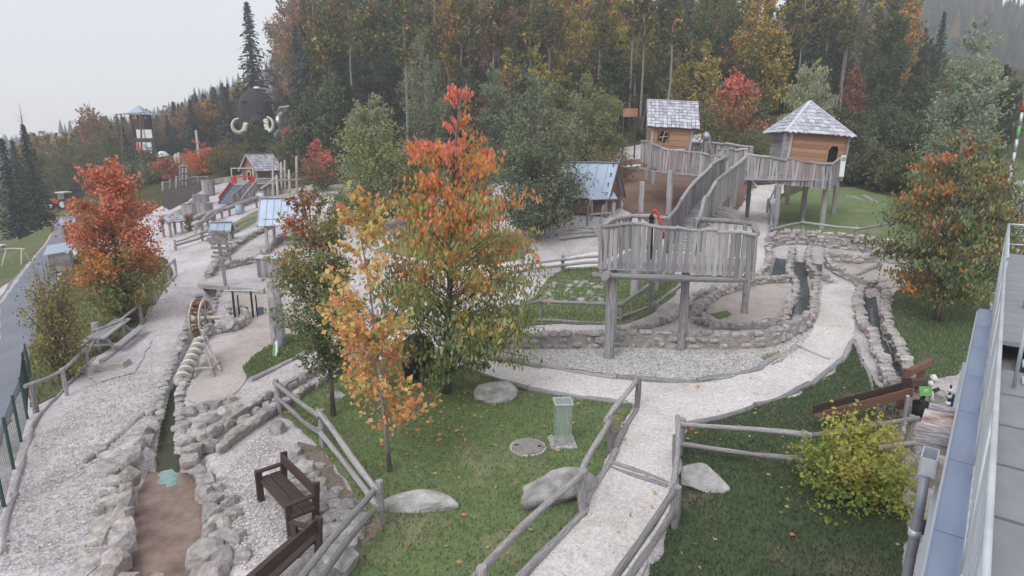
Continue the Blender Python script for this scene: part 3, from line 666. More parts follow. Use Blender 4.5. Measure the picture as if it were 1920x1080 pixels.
# green wire fence on the far left
fp = [(60,706),(53,728),(45,758),(51,788),(40,830),(26,882),(12,930)][1:]
fp = [(58,708),(54,728),(52,786),(40,829),(26,880),(8,950),(-20,1050)]
B = [G(*p) for p in fp]; t = thing('wire_fence', 'dark green wire mesh fence beside the asphalt lane', 'fence', B[0])
for b in B:
    board(t, 'post', b, b + Vector((0, 0, 1.25)), .05, .05, (0, 1, 0), MGRN)
mb = MB()
for a, b in zip(B[:-1], B[1:]):
    for k in range(13):
        z = .06 + k * .095; mb.tube([a + Vector((0, 0, z)), b + Vector((0, 0, z))], .0035, 3, cap=False)
    n = max(2, int((b - a).length / .1))
    for k in range(n): c = a.lerp(b, k / n); mb.tube([c + Vector((0, 0, .04)), c + Vector((0, 0, 1.22))], .0035, 3, cap=False)
o = ob('wire_mesh', mb.mesh('wire_mesh', MGRN), t); o['kind'] = 'stuff'

# ---------------------------------------------------------------- lookout platform, ramp, raised walkway
def railing(par, pts, drop, wd, gap, rail_r=.07, mat_=None, th=.035, jit=.04, inner=None):
    ln = polyline(pts, wd + gap)
    for q, d in ln:
        n = Vector((d.y, -d.x, 0)).normalized(); w2 = wd * _rg.uniform(.8, 1.15)
        a = q + Vector((0, 0, -drop + _rg.uniform(-jit, jit))); b = q + Vector((_rg.uniform(-.03, .03), 0, .02 + _rg.uniform(-jit, jit) * .4))
        plank(par, 'plank', a, b, w2, th, n, mat_ or MWGP)
    for a, b in zip(pts[:-1], pts[1:]): log(par, 'rail', a, b, rail_r)
def deck(par, quad, nb, th=.05, along=0, mat_=None):
    """boards filling the quad a,b,c,d (a-b and d-c are the board directions)"""
    a, b, c, d = quad
    for k in range(nb):
        f = (k + .5) / nb; p0 = a.lerp(d, f); p1 = b.lerp(c, f); wd = ((d - a).length + (c - b).length) * .5 / nb * .93
        board(par, 'deck_board', p0, p1, wd, th, (0, 0, 1), mat_ or MWDECK)
# lookout platform
zt = 4.30; zd = 3.12
A = P(1126,423,19.0); B_ = P(1418,440,18.4); C_ = P(1414,421,20.6); E = P(1303,409,21.4); F = P(1252,409,22.0); D = P(1184,404,22.4); A2 = P(1150,414,20.6)
def at(p, z): return Vector((p.x, p.y, z))
t = thing('lookout_platform', 'weathered plank lookout platform on tall posts over the gravel bed', 'platform', at(G(1275, 655), 0))
deck(t, (at(A, zd), at(B_, zd), at(C_, zd), at(D, zd)), 17)
pl = [A, P(1190,421,18.9), P(1268,427,18.7), P(1345,433,18.55), B_]
railing(t, pl, 1.40, .135, .035, .06)
railing(t, [B_, C_], 1.35, .13, .05, .07); railing(t, [C_, E], 1.2, .12, .16, .075); railing(t, [F, D], 1.2, .12, .2, .075); railing(t, [D, A2, A], 1.2, .13, .12, .075)
log(t, 'beam', at(A, zd - .22) + Vector((-.2, .1, 0)), at(B_, zd - .22) + Vector((-.1, .1, 0)), .11)
log(t, 'beam', at(D, zd - .22) + Vector((-.2, -.1, 0)), at(C_, zd - .22) + Vector((.1, -.1, 0)), .11)
log(t, 'beam', at(A, zd - .15) + Vector((.12, -.35, 0)), at(D, zd - .3), .15)
for px, py, r, top in ((1141,672,.2,zd-.1),(1276,655,.155,zd-.2),(1395,588,.14,zd),(1190,556,.17,zd),(1218,584,.1,zd),(1232,545,.1,zd)):
    g = G(px, py); log(t, 'post', g - Vector((0, 0, .2)), Vector((g.x + .02, g.y, top)), r)
# water pump with its red hose on the platform
q = P(1222,400,20.6); q = Vector((q.x, q.y, 0)); t2 = thing('hand_pump', 'black hand pump with a red lever on the lookout platform', 'pump', at(q, zd))
mb = MB(); mb.tube([at(q, zd), at(q, zd + 1.0), at(q, zd + 1.45)], [.1, .085, .075], 10); mb.tube([at(q, zd + 1.2), at(q, zd + 1.2) + Vector((-.3, -.05, .02))], .045, 8); mb.tube([at(q, zd + 1.42), at(q, zd + 1.56)], [.11, .05], 10)
ob('pump_body', mb.mesh('pump_body', MBLK, True), t2)
mb = MB(); mb.tube([at(q, zd + 1.6), at(q, zd + 1.72) + Vector((.1, 0, 0)), at(q, zd + 1.6) + Vector((.2, 0, 0)), at(q, zd + 1.2) + Vector((.32, -.03, 0)), at(q, zd + .75) + Vector((.46, -.05, 0))], [.05, .055, .05, .045, .06], 8)
ob('lever', mb.mesh('lever', MRED, True), t2)
# ramp
t = thing('ramp_bridge', 'arched plank ramp with plank sides climbing from the platform to the walkway', 'ramp', at(F, 1.0))
rl = [P(1253,414,21.8), P(1276,376,23.6), P(1302,342,26.2), P(1332,312,29.2), P(1362,291,32)]
rr = [P(1306,414,21.2), P(1324,370,23.2), P(1342,343,25.6), P(1370,316,28.6), P(1400,294,31.6)]
railing(t, rl, 1.28, .15, .02, .075); railing(t, rr, 1.28, .15, .02, .075)
for k in range(len(rl) - 1):
    dz = Vector((0, 0, -1.1)); deck(t, (rl[k] + dz, rr[k] + dz, rr[k + 1] + dz, rl[k + 1] + dz), 9)
for px, py, tp in ((1400,408,rr[4]),(1330,420,rr[2])):
    g = G(px, py); log(t, 'post', g - Vector((0, 0, .2)), Vector((g.x, g.y, tp.z - 1.3)), .13)
ch = thing('wooden_trough', 'short grey wooden chute lying beside the foot of the ramp', 'chute', P(1340,396,24))
a, b = P(1343,392,25), P(1384,404,23.6); board(ch, 'side_board', a, b, .05, .4, (0, 0, 1)); board(ch, 'floor_board', a + Vector((-.1, -.35, -.2)), b + Vector((-.1, -.35, -.2)), .55, .05); board(ch, 'side_board', a + Vector((-.2, -.6, 0)), b + Vector((-.2, -.6, 0)), .05, .4)
g = G(1368,420); log(ch, 'prop', g, Vector((g.x, g.y, b.z - .2)), .1)
# raised walkway
t = thing('raised_walkway', 'raised walkway with plank railings linking the ramp and both huts', 'walkway', G(1450, 430))
zw = 5.05
fl = [P(1203,263,41.5), P(1222,268,39.6), P(1241,278,37.4)]; f2 = [P(1241,278,37.4), P(1284,284,36.8), P(1330,291,36), P(1366,297,35.2)]; f3 = [P(1400,289,34.6), P(1440,295,34.6), P(1477,300,34.4)]; f4 = [P(1477,299,34.4), P(1522,304,34.2), P(1559,308,34)]; f5 = [P(1559,308,34), P(1576,297,36.5)]
for ln in (fl, f2, f3, f4, f5): railing(t, ln, 1.38, .15, .02, .075)
for ln in ([P(1283,272,41), P(1310,268,42), P(1360,270,41), P(1412,275,39.5)], [P(1347,280,38), P(1378,281,37.4), P(1402,281,37)]): railing(t, ln, 1.2, .15, .03, .075)
q4 = [Vector((f2[0].x, f2[0].y, 5.35)), Vector((f2[-1].x, f2[-1].y, zw)), Vector((f2[-1].x + 1, 39.5, zw)), Vector((f2[0].x - .6, 41.5, 5.45))]; deck(t, q4, 14)
q4 = [at(f3[0], zw) + Vector((-1.4, 0, 0)), at(f4[-1], zw), at(f5[-1], zw) + Vector((0, 2, 0)), at(f3[0], zw) + Vector((-1.4, 3.4, 0))]; deck(t, q4, 14)
for px, py, px2, py2, Yt, r in ((1452,440,1455,345,35,.14),(1503,408,1504,345,36.4,.13),(1504,418,1505,345,36,.15),(1540,430,1536,350,34.6,.15),(1562,402,1563,345,37,.13),(1475,385,1475,345,39,.13),(1253,402,1250,318,37.2,.17),(1225,345,1222,305,41,.15),(1212,338,1211,300,42,.13),(1300,350,1300,325,38,.14),(1297,333,1297,318,40,.14),(1376,388,1376,345,35.5,.14)):
    g = G(px, py); tp = P(px2, py2, Yt); log(t, 'post', g - Vector((0, 0, .2)), Vector((g.x, g.y, max(tp.z, g.z + 1.2))), r)
# ---------------------------------------------------------------- huts
def local(c, rz=0.0, ry=0.0):
    return Matrix.Translation(Vector(c)) @ Matrix.Rotation(rz, 4, 'Z') @ Matrix.Rotation(ry, 4, 'Y')
def lb(par, name, L, p0, p1, wd, th, up=(0, 0, 1), mat_=None, kind='board'):
    return ob(name, unit(kind, mat_ or MWGP), par, L @ frame(p0, p1, up, wd, th))
def slope_rows(par, L, a, b, c, d, rows, wd, mat_, th=.035, name='shingle', over=1.35):
    """rows of shingles on the slope quad: a-b eave, d-c top"""
    n = ((b - a).cross(d - a)).normalized()
    for r in range(rows):
        f0 = r / rows; e0 = a.lerp(d, f0); e1 = b.lerp(c, f0); h0 = a.lerp(d, min(1, f0 + over / rows)); h1 = b.lerp(c, min(1, f0 + over / rows))
        k = max(1, int(round((e1 - e0).length / wd)))
        for i in range(k):
            f = (i + .5 + _rg.uniform(-.06, .06)) / k; up = n
            p0 = e0.lerp(e1, f) + n * (.07 + _rg.uniform(-.008, .02)) - (h0 - e0) * _rg.uniform(-.04, .10); p1 = h0.lerp(h1, f) + n * .02
            ob(name, unit('board', mat_), par, L @ frame(p0, p1, up, (e1 - e0).length / k * _rg.uniform(.82, .99), th))
def gable_hut(label, c, rz, ry, W, Dp, hw, hr, ov, wmat, rmat, rows, sw, roof='shingle', name='play_hut', boards=8, door=None, window=None, gmat=None, posts=True, back=True, walls=True, seams=7, group=None):
    """ridge along local x; front wall at y = -Dp/2; c is the middle of the floor"""
    t = thing(name, label, 'hut', c, group); L = local(c, rz, ry)
    if walls:
        bh = hw / boards
        for k in range(boards):
            z = (k + .5) * bh
            for y in (-Dp / 2, Dp / 2): lb(t, 'wall_board', L, Vector((-W / 2, y, z)), Vector((W / 2, y, z)), .05, bh * .95, (0, 0, 1), wmat)
            for x in (-W / 2, W / 2): lb(t, 'wall_board', L, Vector((x, -Dp / 2 + .03, z)), Vector((x, Dp / 2 - .03, z)), .05, bh * .95, (0, 0, 1), wmat)
        gb = max(3, boards // 2)
        for k in range(gb):
            f0 = (k + .5) / gb; yy = Dp / 2 * (1 - f0)
            for x in (-W / 2, W / 2): lb(t, 'gable_board', L, Vector((x, -yy, hw + f0 * hr)), Vector((x, yy, hw + f0 * hr)), .05, hr / gb * .96, (0, 0, 1), gmat or wmat)
    if posts:
        for x in (-W / 2, W / 2):
            for y in (-Dp / 2, Dp / 2): lb(t, 'corner_post', L, Vector((x * 1.02, y * 1.02, -.05)), Vector((x * 1.02, y * 1.02, hw)), .16, .16, (0, 1, 0), MWG)
    e = W / 2 + ov; sl = hr / (Dp / 2); yo = Dp / 2 + ov * .8; ze = hw - sl * ov * .8
    rf = None
    for s in ((-1, 1) if back else (-1,)):
        a, b, cc, d = Vector((-e * s * -1, s * yo, ze)), Vector((e * s * -1, s * yo, ze)), Vector((e * s * -1, 0, hw + hr)), Vector((-e * s * -1, 0, hw + hr))
        mb = MB(); n = ((b - a).cross(d - a)).normalized(); mb.add([a, b, cc, d, a + n * -.05, b + n * -.05, cc + n * -.05, d + n * -.05], [(0,1,2,3),(7,6,5,4),(0,4,5,1),(1,5,6,2),(2,6,7,3),(3,7,4,0)])
        for k_, v in enumerate(mb.v): pass
        rf = ob('roof', mb.mesh('roof', rmat if roof == 'metal' else MWH), t, L)
        if roof == 'shingle': slope_rows(t, L, a, b, cc, d, rows, sw, rmat)
        else:
            for k in range(seams + 1):
                f = k / seams; p0 = a.lerp(b, f) + n * .02; p1 = d.lerp(cc, f) + n * .02; lb(t, 'roof_seam', L, p0, p1, .035, .05, n, rmat)
    lb(t, 'ridge_cap', L, Vector((-e, 0, hw + hr + .03)), Vector((e, 0, hw + hr + .03)), .22, .05, (0, 0, 1), rmat)
    for x in (-e, e):
        for s in (-1, 1): lb(t, 'barge_board', L, Vector((x, s * yo, ze - .06)), Vector((x, 0, hw + hr - .06)), .04, .16, (0, 0, 1), MWG if roof == 'shingle' else MWH)
    return t, L
t, L = gable_hut('small orange log hut with a grey shingle roof on the left end of the walkway', (P(1250,300,40.3).x, 40.6, 5.45), R(-6), R(3.2), 2.35, 2.5, 2.85, 1.35, .42, MWO, MSH, 9, .24, window=1)
w_ = ob('window', unit('board', MBLKH), t, L @ frame(Vector((-.75, -1.29, 2.05)), Vector((-.28, -1.29, 1.85)), (0, 1, 0), .62, .03)) 
lb(w_, 'window_bar', L, Vector((-.78, -1.32, 1.9)), Vector((-.25, -1.32, 2.0)), .04, .03, (0, 1, 0), MWP); lb(w_, 'window_bar', L, Vector((-.55, -1.32, 1.65)), Vector((-.45, -1.32, 2.28)), .04, .03, (0, 1, 0), MWP)
for xx in (-.85, -.2): lb(w_, 'window_frame', L, Vector((xx, -1.31, 1.62)), Vector((xx + .03, -1.31, 2.32)), .07, .04, (0, 1, 0), MWH)
# hut with the hipped roof
def hip_hut():
    c = Vector((P(1521,300,37.6).x, 38.6, 5.05)); t = thing('play_hut', 'orange log hut with a hipped shingle roof and arched dark door', 'hut', c); L = local(c, R(-4), R(4.2))
    W, Dp, hw = 3.3, 3.2, 2.55; n = 11; bh = hw / n; y = -Dp / 2; dx0, dx1 = .62, 1.2
    for k in range(n):
        z = (k + .5) * bh
        if z < 1.95:
            lb(t, 'wall_board', L, Vector((-W / 2, y, z)), Vector((dx0, y, z)), .05, bh * .95, (0, 0, 1), MWO); lb(t, 'wall_board', L, Vector((dx1, y, z)), Vector((W / 2, y, z)), .05, bh * .95, (0, 0, 1), MWO)
        else: lb(t, 'wall_board', L, Vector((-W / 2, y, z)), Vector((W / 2, y, z)), .05, bh * .95, (0, 0, 1), MWO)
        for x in (-W / 2, W / 2): lb(t, 'wall_board', L, Vector((x, y + .03, z)), Vector((x, -y - .03, z)), .05, bh * .95, (0, 0, 1), MWG)
        lb(t, 'wall_board', L, Vector((-W / 2, -y, z)), Vector((W / 2, -y, z)), .05, bh * .95, (0, 0, 1), MWO)
    mb = MB(); mb.box((.91, y + .25, .98), (.62, .04, 1.96)); ob('doorway', mb.mesh('doorway', MBLKH), t, L)
    dpts = [Vector((dx0 - .03, y - .05, 0)), Vector((dx0 - .03, y - .05, 1.65)), Vector((dx0 + .12, y - .05, 1.92)), Vector((dx1 - .12, y - .05, 1.96)), Vector((dx1 + .03, y - .05, 1.7)), Vector((dx1 + .03, y - .05, 0))]
    for a, b in zip(dpts[:-1], dpts[1:]): lb(t, 'door_frame', L, a, b, .09, .05, (0, 1, 0), MWO)
    for x in (-W / 2 - .34, -W / 2, W / 2):
        lb(t, 'corner_post', L, Vector((x, y - .04, -.1)), Vector((x, y - .04, hw)), .17, .17, (0, 1, 0), MWG)
    for k in range(9): lb(t, 'side_board', L, Vector((-W / 2 - .3, y - .02, .15 + k * .28)), Vector((-W / 2, y - .02, .15 + k * .28)), .05, .26, (0, 0, 1), MWG)
    ex, ey = W / 2 + .26, Dp / 2 + .38; ap = Vector((-.3, 0, hw + 1.85)); ze = hw - .1
    cs = [Vector((-ex - .22, -ey, ze)), Vector((ex, -ey, ze)), Vector((ex, ey, ze)), Vector((-ex - .22, ey, ze))]
    mb = MB(); mb.add(cs + [ap], [(0,1,4),(1,2,4),(2,3,4),(3,0,4),(3,2,1,0)]); ob('roof', mb.mesh('roof', MWH), t, L)
    for k in range(4):
        a, b = cs[k], cs[(k + 1) % 4]; slope_rows(t, L, a, b, b.lerp(ap, .97), a.lerp(ap, .97), 9, .3, MSH, .04)
    for a in cs: lb(t, 'hip_cap', L, a + Vector((0, 0, .06)), ap + Vector((0, 0, .08)), .2, .05, (0, 0, 1), MSH)
    return t
hip_hut()
q = P(1577,312,34.2); t = thing('notice_board', 'narrow white notice with a green strip fixed to the walkway corner', 'notice', q)
board(t, 'panel', q + Vector((0, -.15, -.55)), q + Vector((0, -.15, .6)), .26, .03, (0, 1, 0), MWHITE); board(t, 'green_strip', q + Vector((0, -.175, .3)), q + Vector((0, -.175, .5)), .2, .02, (0, 1, 0), MSGN)
# climbing net cone behind the walkway
g = G(1324,330); top = P(1324,250,41); t = thing('rope_cone', 'cone shaped climbing net hung from a pale mast', 'climbing net', Vector((top.x, top.y, H(top.x, top.y))))
zb = H(top.x, top.y); log(t, 'mast', Vector((top.x, top.y, zb)), top, .09, MSTEEL)
mb = MB()
for k in range(16):
    a = 2 * math.pi * k / 16; mb.tube([top - Vector((0, 0, .2)), Vector((top.x + 1.35 * math.cos(a), top.y + 1.35 * math.sin(a), top.z - 2.6))], .018, 4)
for j in range(1, 6):
    r = 1.35 * j / 6; z = top.z - .2 - 2.4 * j / 6; mb.tube([(top.x + r * math.cos(a_), top.y + r * math.sin(a_), z) for a_ in np.linspace(0, 6.283, 17)], .014, 4)
o = ob('rope_net', mb.mesh('rope_net', MROPE), t); o['kind'] = 'stuff'
mb = MB(); mb.tube([top + Vector((0, 0, -.35)), top + Vector((0, 0, -.05)), top + Vector((0, 0, .12))], [.3, .22, .03], 12); ob('cap', mb.mesh('cap', MSTEEL, True), t)
# ---------------------------------------------------------------- terrace of the building on the right
def LX(Y): return .14 + .798 * Y                      # the line the railing stands on
TD = Vector((.798, 1, 0)).normalized(); TN = Vector((-TD.y, TD.x, 0))          # along the terrace / out over the garden
def TL(Y, off=0.0, z=0.0): return Vector((LX(Y), Y, z)) + TN * off
t = thing('terrace_building', 'edge of the building with tiled roof terrace, metal coping and white fascia', 'building', TL(4, -.5, 0))
mb = MB(); a, b = TL(-2, .10, 0), TL(7.9, .10, 0); c, d = TL(7.9, -6, 0), TL(-2, -9, 0)
mb.prism([(a.x, a.y), (d.x, d.y), (c.x, c.y), (b.x, b.y)][::-1], -.5, 4.72); ob('wall', mb.mesh('wall', M('render_grey', (.20, .19, .19), (.30, .29, .29), s=1.5, bump=.2, rnd=0)), t)
def strip(name, Y0, Y1, o0, o1, z0, z1, m_, n=1, gap=.008):
    for k in range(n):
        ya, yb = Y0 + (Y1 - Y0) * k / n, Y0 + (Y1 - Y0) * (k + 1) / n
        A_, B2 = TL(ya, (o0 + o1) / 2, (z0 + z1) / 2), TL(yb, (o0 + o1) / 2, (z0 + z1) / 2); dd = (B2 - A_).normalized() * gap
        board(t, name, A_ + dd, B2 - dd, abs(o1 - o0), abs(z1 - z0), (0, 0, 1), m_)
strip('coping', -1, 7.62, -.10, .145, 4.86, 4.905, MCOP, 11, .004)
strip('fascia', -1, 7.62, .10, .135, 4.60, 4.855, MWHITE, 3)
strip('drip_edge', -1, 7.62, .128, .160, 4.845, 4.872, MSTEEL, 3)
strip('lower_ledge', -1, 7.0, .10, .20, 4.34, 4.38, MSTEEL, 2)
for k in range(16):
    ya = -1 + k * .62
    if ya > 5.2: break
    for j in range(3):
        o = -.06 - j * .62; A_, B2 = TL(ya + .01, o - .305, 4.80), TL(ya + .6, o - .305, 4.80); board(t, 'tile', A_, B2, .6, .04, (0, 0, 1), MTILE)
# raised deck and open steps beyond the tiles
for k in range(9):
    A_, B2 = TL(6.2 + k * .58, -.75, 4.96), TL(6.2 + k * .58 + .57, -.75, 4.96); board(t, 'deck_panel', A_, B2, 1.35, .05, (0, 0, 1), MTILE)
for k in range(2):
    Y_ = 5.55 + k * .32; A_, B2 = TL(Y_, -.28, 4.84 + k * .05), TL(Y_, -1.6, 4.84 + k * .05); board(t, 'step_tread', A_, B2, .2, .03, (0, 0, 1), MSTEEL)
A_, B2 = TL(5.9, -.25, 4.80), TL(5.9, -1.7, 4.80); board(t, 'step_gap_shade', A_, B2, .9, .02, (0, 0, 1), MDARK)  # dark sheet under the open treads, stands for the shade in the gaps
# steel railing
rt = thing('terrace_railing', 'galvanised steel railing with thin vertical bars along the terrace edge', 'railing', TL(3, 0, 4.9))
def bar(par, name, a, b, r, m_=None, n=6):
    mb = MB(); mb.tube([a, b], r, n); return ob(name, mb.mesh(name, m_ or MSTEEL, True), par)
bar(rt, 'top_rail', TL(.3, .0, 5.88), TL(7.6, .0, 5.88), .012, n=8); bar(rt, 'bottom_rail', TL(.3, .0, 4.99), TL(7.6, .0, 4.99), .009)
for k in range(8):
    Y_ = .5 + k * 1.013; bar(rt, 'post', TL(Y_, .0, 4.8), TL(Y_, .0, 5.88), .012)
ubar = None
for k in range(60):
    Y_ = .4 + k * .12
    if ubar is None:
        mb = MB(); mb.tube([(0, 0, 0), (0, 0, .89)], .0028, 4); ubar = mb.mesh('bar', MSTEEL)
    ob('bar', ubar, rt, Matrix.Translation(TL(Y_, .0, 4.99)))
r2 = thing('deck_railing', 'square steel end rail round the raised deck at the back', 'railing', TL(10.8, -.6, 4.98))
for (a, b) in (((7.62, -.05), (10.9, -.05)), ((10.9, -.05), (10.9, -.45))):
    bar(r2, 'top_rail', TL(a[0], a[1], 5.6), TL(b[0], b[1], 5.6), .02); bar(r2, 'middle_rail', TL(a[0], a[1], 5.25), TL(b[0], b[1], 5.25), .012)
for Y_, o in ((7.7, -.05), (9.3, -.05), (10.9, -.05), (10.9, -.45)): bar(r2, 'post', TL(Y_, o, 4.9), TL(Y_, o, 5.6), .018)
r3 = thing('stair_handrail', 'inner handrail of the short steel steps up to the deck', 'handrail', TL(6, -.5, 4.9))
hp = [TL(5.35, -.22, 4.84), TL(5.35, -.22, 5.62), TL(6.6, -.30, 5.78), TL(7.6, -.30, 5.78), TL(7.6, -.30, 4.98)]
for a, b in zip(hp[:-1], hp[1:]): bar(r3, 'rail', a, b, .018)
# rain hopper and downpipe, beam ends
t = thing('rain_downpipe', 'grey metal downpipe with an open square hopper on the building corner', 'downpipe', PZ(1737, 878, 4.5))
q = PZ(1742, 866, 4.56); mb = MB(); rz = Matrix.Rotation(math.atan2(TD.y, TD.x), 3, 'Z')
for s in (-1, 1):
    mb.box(q + rz @ Vector((0, s * .05, 0)), (.24, .010, .15), rz); mb.box(q + rz @ Vector((s * .115, 0, 0)), (.010, .10, .15), rz)
mb.box(q + Vector((0, 0, -.075)), (.23, .10, .012), rz); ob('hopper', mb.mesh('hopper', MSTEEL), t)
p0 = q + Vector((-.09, -.10, -.075)); mb = MB(); mb.tube([p0, p0 + Vector((-.02, -.03, -.3)), Vector((p0.x - .06, p0.y - .06, 2.5)), Vector((p0.x - .08, p0.y - .08, 0))], .037, 12); ob('pipe', mb.mesh('pipe', M('zinc_pipe', (.22, .235, .27), (.28, .295, .33), rnd=0, rough=.5, metal=.3), True), t)
for z in (4.0, 3.3): mb = MB(); mb.tube([(p0.x - .035, p0.y - .04, z), (p0.x - .035, p0.y - .04, z + .05)], .044, 12); ob('collar', mb.mesh('collar', MSTEEL, True), t)
t = thing('roof_beam_end', 'weathered double beam end with red stains sticking out under the coping', 'beam', PZ(1780, 850, 4.5))
MSTAIN = M('stained_wood', (.26, .12, .10), (.55, .51, .50), (1, 8, 1), 2.0, bump=.3, rnd=.05, lo=.35, hi=.6)
ob('upper_beam', unit('board', MSTAIN), t, frame(TL(4.72, .38, 4.62), TL(4.72, .05, 4.62), (0, 0, 1), .36, .14))
board(t, 'end_board', TL(4.52, .40, 4.60), TL(4.52, .08, 4.62), .07, .17, (0, 0, 1), MWG); board(t, 'end_board', TL(4.94, .36, 4.62), TL(4.94, .06, 4.62), .07, .16, (0, 0, 1), MWG)
board(t, 'lower_beam', TL(4.34, .28, 4.42), TL(4.34, .0, 4.44), .2, .2, (0, 0, 1), MWP)
t = thing('wall_tap', 'dark blue valve on a thin pipe beside the building wall', 'valve', PZ(1725, 995, 3.6))
q = PZ(1728, 992, 3.6); mb = MB(); mb.tube([q, q + Vector((.16, .1, .02))], .02, 8); mb.tube([q + Vector((.02, .02, -.05)), q + Vector((.02, .02, .06))], .045, 8); ob('valve_body', mb.mesh('valve_body', M('valve_blue', (.03, .05, .12), (.05, .08, .18), rnd=0), True), t)
bar(t, 'pipe', q, Vector((q.x - .25, q.y - .2, 2.2)), .012)

# brown trough on posts, and the figure fountain machine
t = thing('mill_trough', 'red brown wooden water trough leading across the lawn to a timber frame', 'trough', G(1600, 800))
a, b = PZ(1532, 782, .45), PZ(1700, 738, .75); s = (b - a).normalized(); n = Vector((-s.y, s.x, 0))
board(t, 'floor_board', a, b, .30, .04, (0, 0, 1), MWT); board(t, 'side_board', a + n * .15 + Vector((0, 0, .12)), b + n * .15 + Vector((0, 0, .12)), .04, .26, (0, 0, 1), MWB); board(t, 'side_board', a - n * .15 + Vector((0, 0, .10)), b - n * .15 + Vector((0, 0, .10)), .04, .24, (0, 0, 1), MWT)
g = G(1688, 768); board(t, 'frame_post', g, g + Vector((.05, .05, 1.15)), .16, .14, (0, 1, 0), MWT); g2 = G(1720, 738); board(t, 'frame_post', g2, g2 + Vector((0, 0, .9)), .16, .14, (0, 1, 0), MWT)
board(t, 'cross_beam', g + Vector((0, 0, 1.02)), g2 + Vector((.25, .05, .95)), .13, .2, (0, 0, 1), MWT)
g3 = G(1590, 790); board(t, 'frame_post', g3, g3 + Vector((0, 0, .5)), .1, .1, (0, 1, 0), MWT)
t = thing('white_pipe', 'pale slanting pole standing beside the timber frame', 'pole', G(1693, 808)); log(t, 'pole', G(1693, 810), PZ(1702, 742, 1.05), .04, MSTEEL)
t = thing('water_machine', 'dark iron water machine of tubs and tubes with a small green sign', 'machine', G(1740, 800))
q = G(1742, 800); mb = MB(); mb.tube([q + Vector((.12, 0, .02)), q + Vector((.12, 0, .5)), q + Vector((.12, 0, .52))], [.30, .34, .30], 16); ob('tub', mb.mesh('tub', MBLK, True), t)
mb = MB(); mb.tube([q + Vector((-.22, .1, .02)), q + Vector((-.22, .1, .62))], [.16, .2], 12); ob('tub', mb.mesh('tub', MBLK, True), t)
mb = MB(); mb.tube([q + Vector((-.25, .1, .6)), q + Vector((-.05, .2, 1.0)), q + Vector((.1, .25, .85)), q + Vector((.3, .3, .9))], .05, 8); mb.tube([q + Vector((-.3, .05, .7)), q + Vector((0, -.05, .35))], .05, 8); ob('arm_tube', mb.mesh('arm_tube', MDARK, True), t)
mb = MB(); mb.tube([q + Vector((.0, .15, .9)), q + Vector((.06, .12, .58))], .055, 10); mb.tube([q + Vector((.12, .35, 1.25)), q + Vector((.22, .3, 1.1))], .07, 10); mb.tube([q + Vector((.03, .28, 1.12)), q + Vector((.08, .25, 1.0))], .06, 10); ob('white_tube', mb.mesh('white_tube', MWHITE, True), t)
c = q + Vector((-.15, .12, .92)); board(t, 'sign', c + Vector((-.16, 0, 0)), c + Vector((.14, -.02, 0)), .03, .24, (0, .4, 1), MSGN); mb = MB(); mb.tube([c + Vector((-.01, -.03, .01)), c + Vector((-.01, -.045, .005))], .06, 12); ob('sign_mark', mb.mesh('sign_mark', MWHITE), t)
c = q + Vector((-.22, .45, 1.0)); board(t, 'hood', c + Vector((-.2, 0, 0)), c + Vector((.2, 0, 0)), .4, .25, (0, .3, 1), MWB)
t = thing('blue_standpipe', 'dark blue standpipe with a stack of white rings by the wall', 'standpipe', G(1782, 812))
q = G(1782, 815); mb = MB(); mb.tube([q, q + Vector((0, 0, 1.0))], .14, 12); ob('pipe', mb.mesh('pipe', M('pipe_blue', (.015, .02, .07), (.03, .04, .11), rnd=0), True), t)
for k in range(5): mb = MB(); mb.tube([q + Vector((-.18, .02, .45 + k * .17)), q + Vector((-.18, .02, .53 + k * .17))], .055, 10); ob('ring', mb.mesh('ring', MWHITE if k % 2 == 0 else MSTEEL, True), t)
bar(t, 'rod', q + Vector((-.18, .02, .1)), q + Vector((-.18, .02, 1.3)), .025, MDARK)

# ---------------------------------------------------------------- things on the lawns
def glass_case():
    c = G(1054, 833); t = thing('glass_case', 'glass display column with a steel top standing on the lawn', 'glass case', c); L = local(c, R(4))
    mb = MB(); mb.box((0, 0, .035), (.62, .62, .07)); ob('base', mb.mesh('base', MCON), t, L)
    for x in (-.19, .19):
        lb(t, 'glass_pane', L, Vector((x, 0, .07)), Vector((x, 0, 1.08)), .012, .38, (0, 1, 0), MGLASS); lb(t, 'glass_pane', L, Vector((0, x, .07)), Vector((0, x, 1.08)), .364, .012, (0, 1, 0), MGLASS)
    lb(t, 'seam', L, Vector((.02, -.2, .07)), Vector((.02, -.2, 1.08)), .012, .012, (0, 1, 0), MSTEEL)
    for x in (-.2, .2): lb(t, 'top_frame', L, Vector((x, -.22, 1.1)), Vector((x, .22, 1.1)), .045, .04, (0, 0, 1), MSTEEL); lb(t, 'top_frame', L, Vector((-.18, x, 1.1)), Vector((.18, x, 1.1)), .045, .04, (0, 0, 1), MSTEEL)
    mb = MB(); mb.box((0, 0, 1.10), (.36, .36, .012)); ob('top_pane', mb.mesh('top_pane', MGLASS), t, L)
    mb = MB(); mb.tube([(0, 0, .07), (0, 0, .13), (0, 0, .16)], [.15, .12, .04], 14); ob('exhibit', mb.mesh('exhibit', MSTG, True), t, L)
    for x in (-.24, .24):
        for y in (-.24, .24): lb(t, 'foot_bracket', L, Vector((x, y, .07)), Vector((x, y, .12)), .06, .06, (0, 1, 0), MSTEEL)
glass_case()
c = G(990, 842); t = thing('manhole_cover', 'round concrete manhole cover set in the lawn', 'manhole', c)
mb = MB(); mb.tube([c + Vector((0, 0, -.1)), c + Vector((0, 0, .06))], .43, 32); ob('ring', mb.mesh('ring', MCON), t)
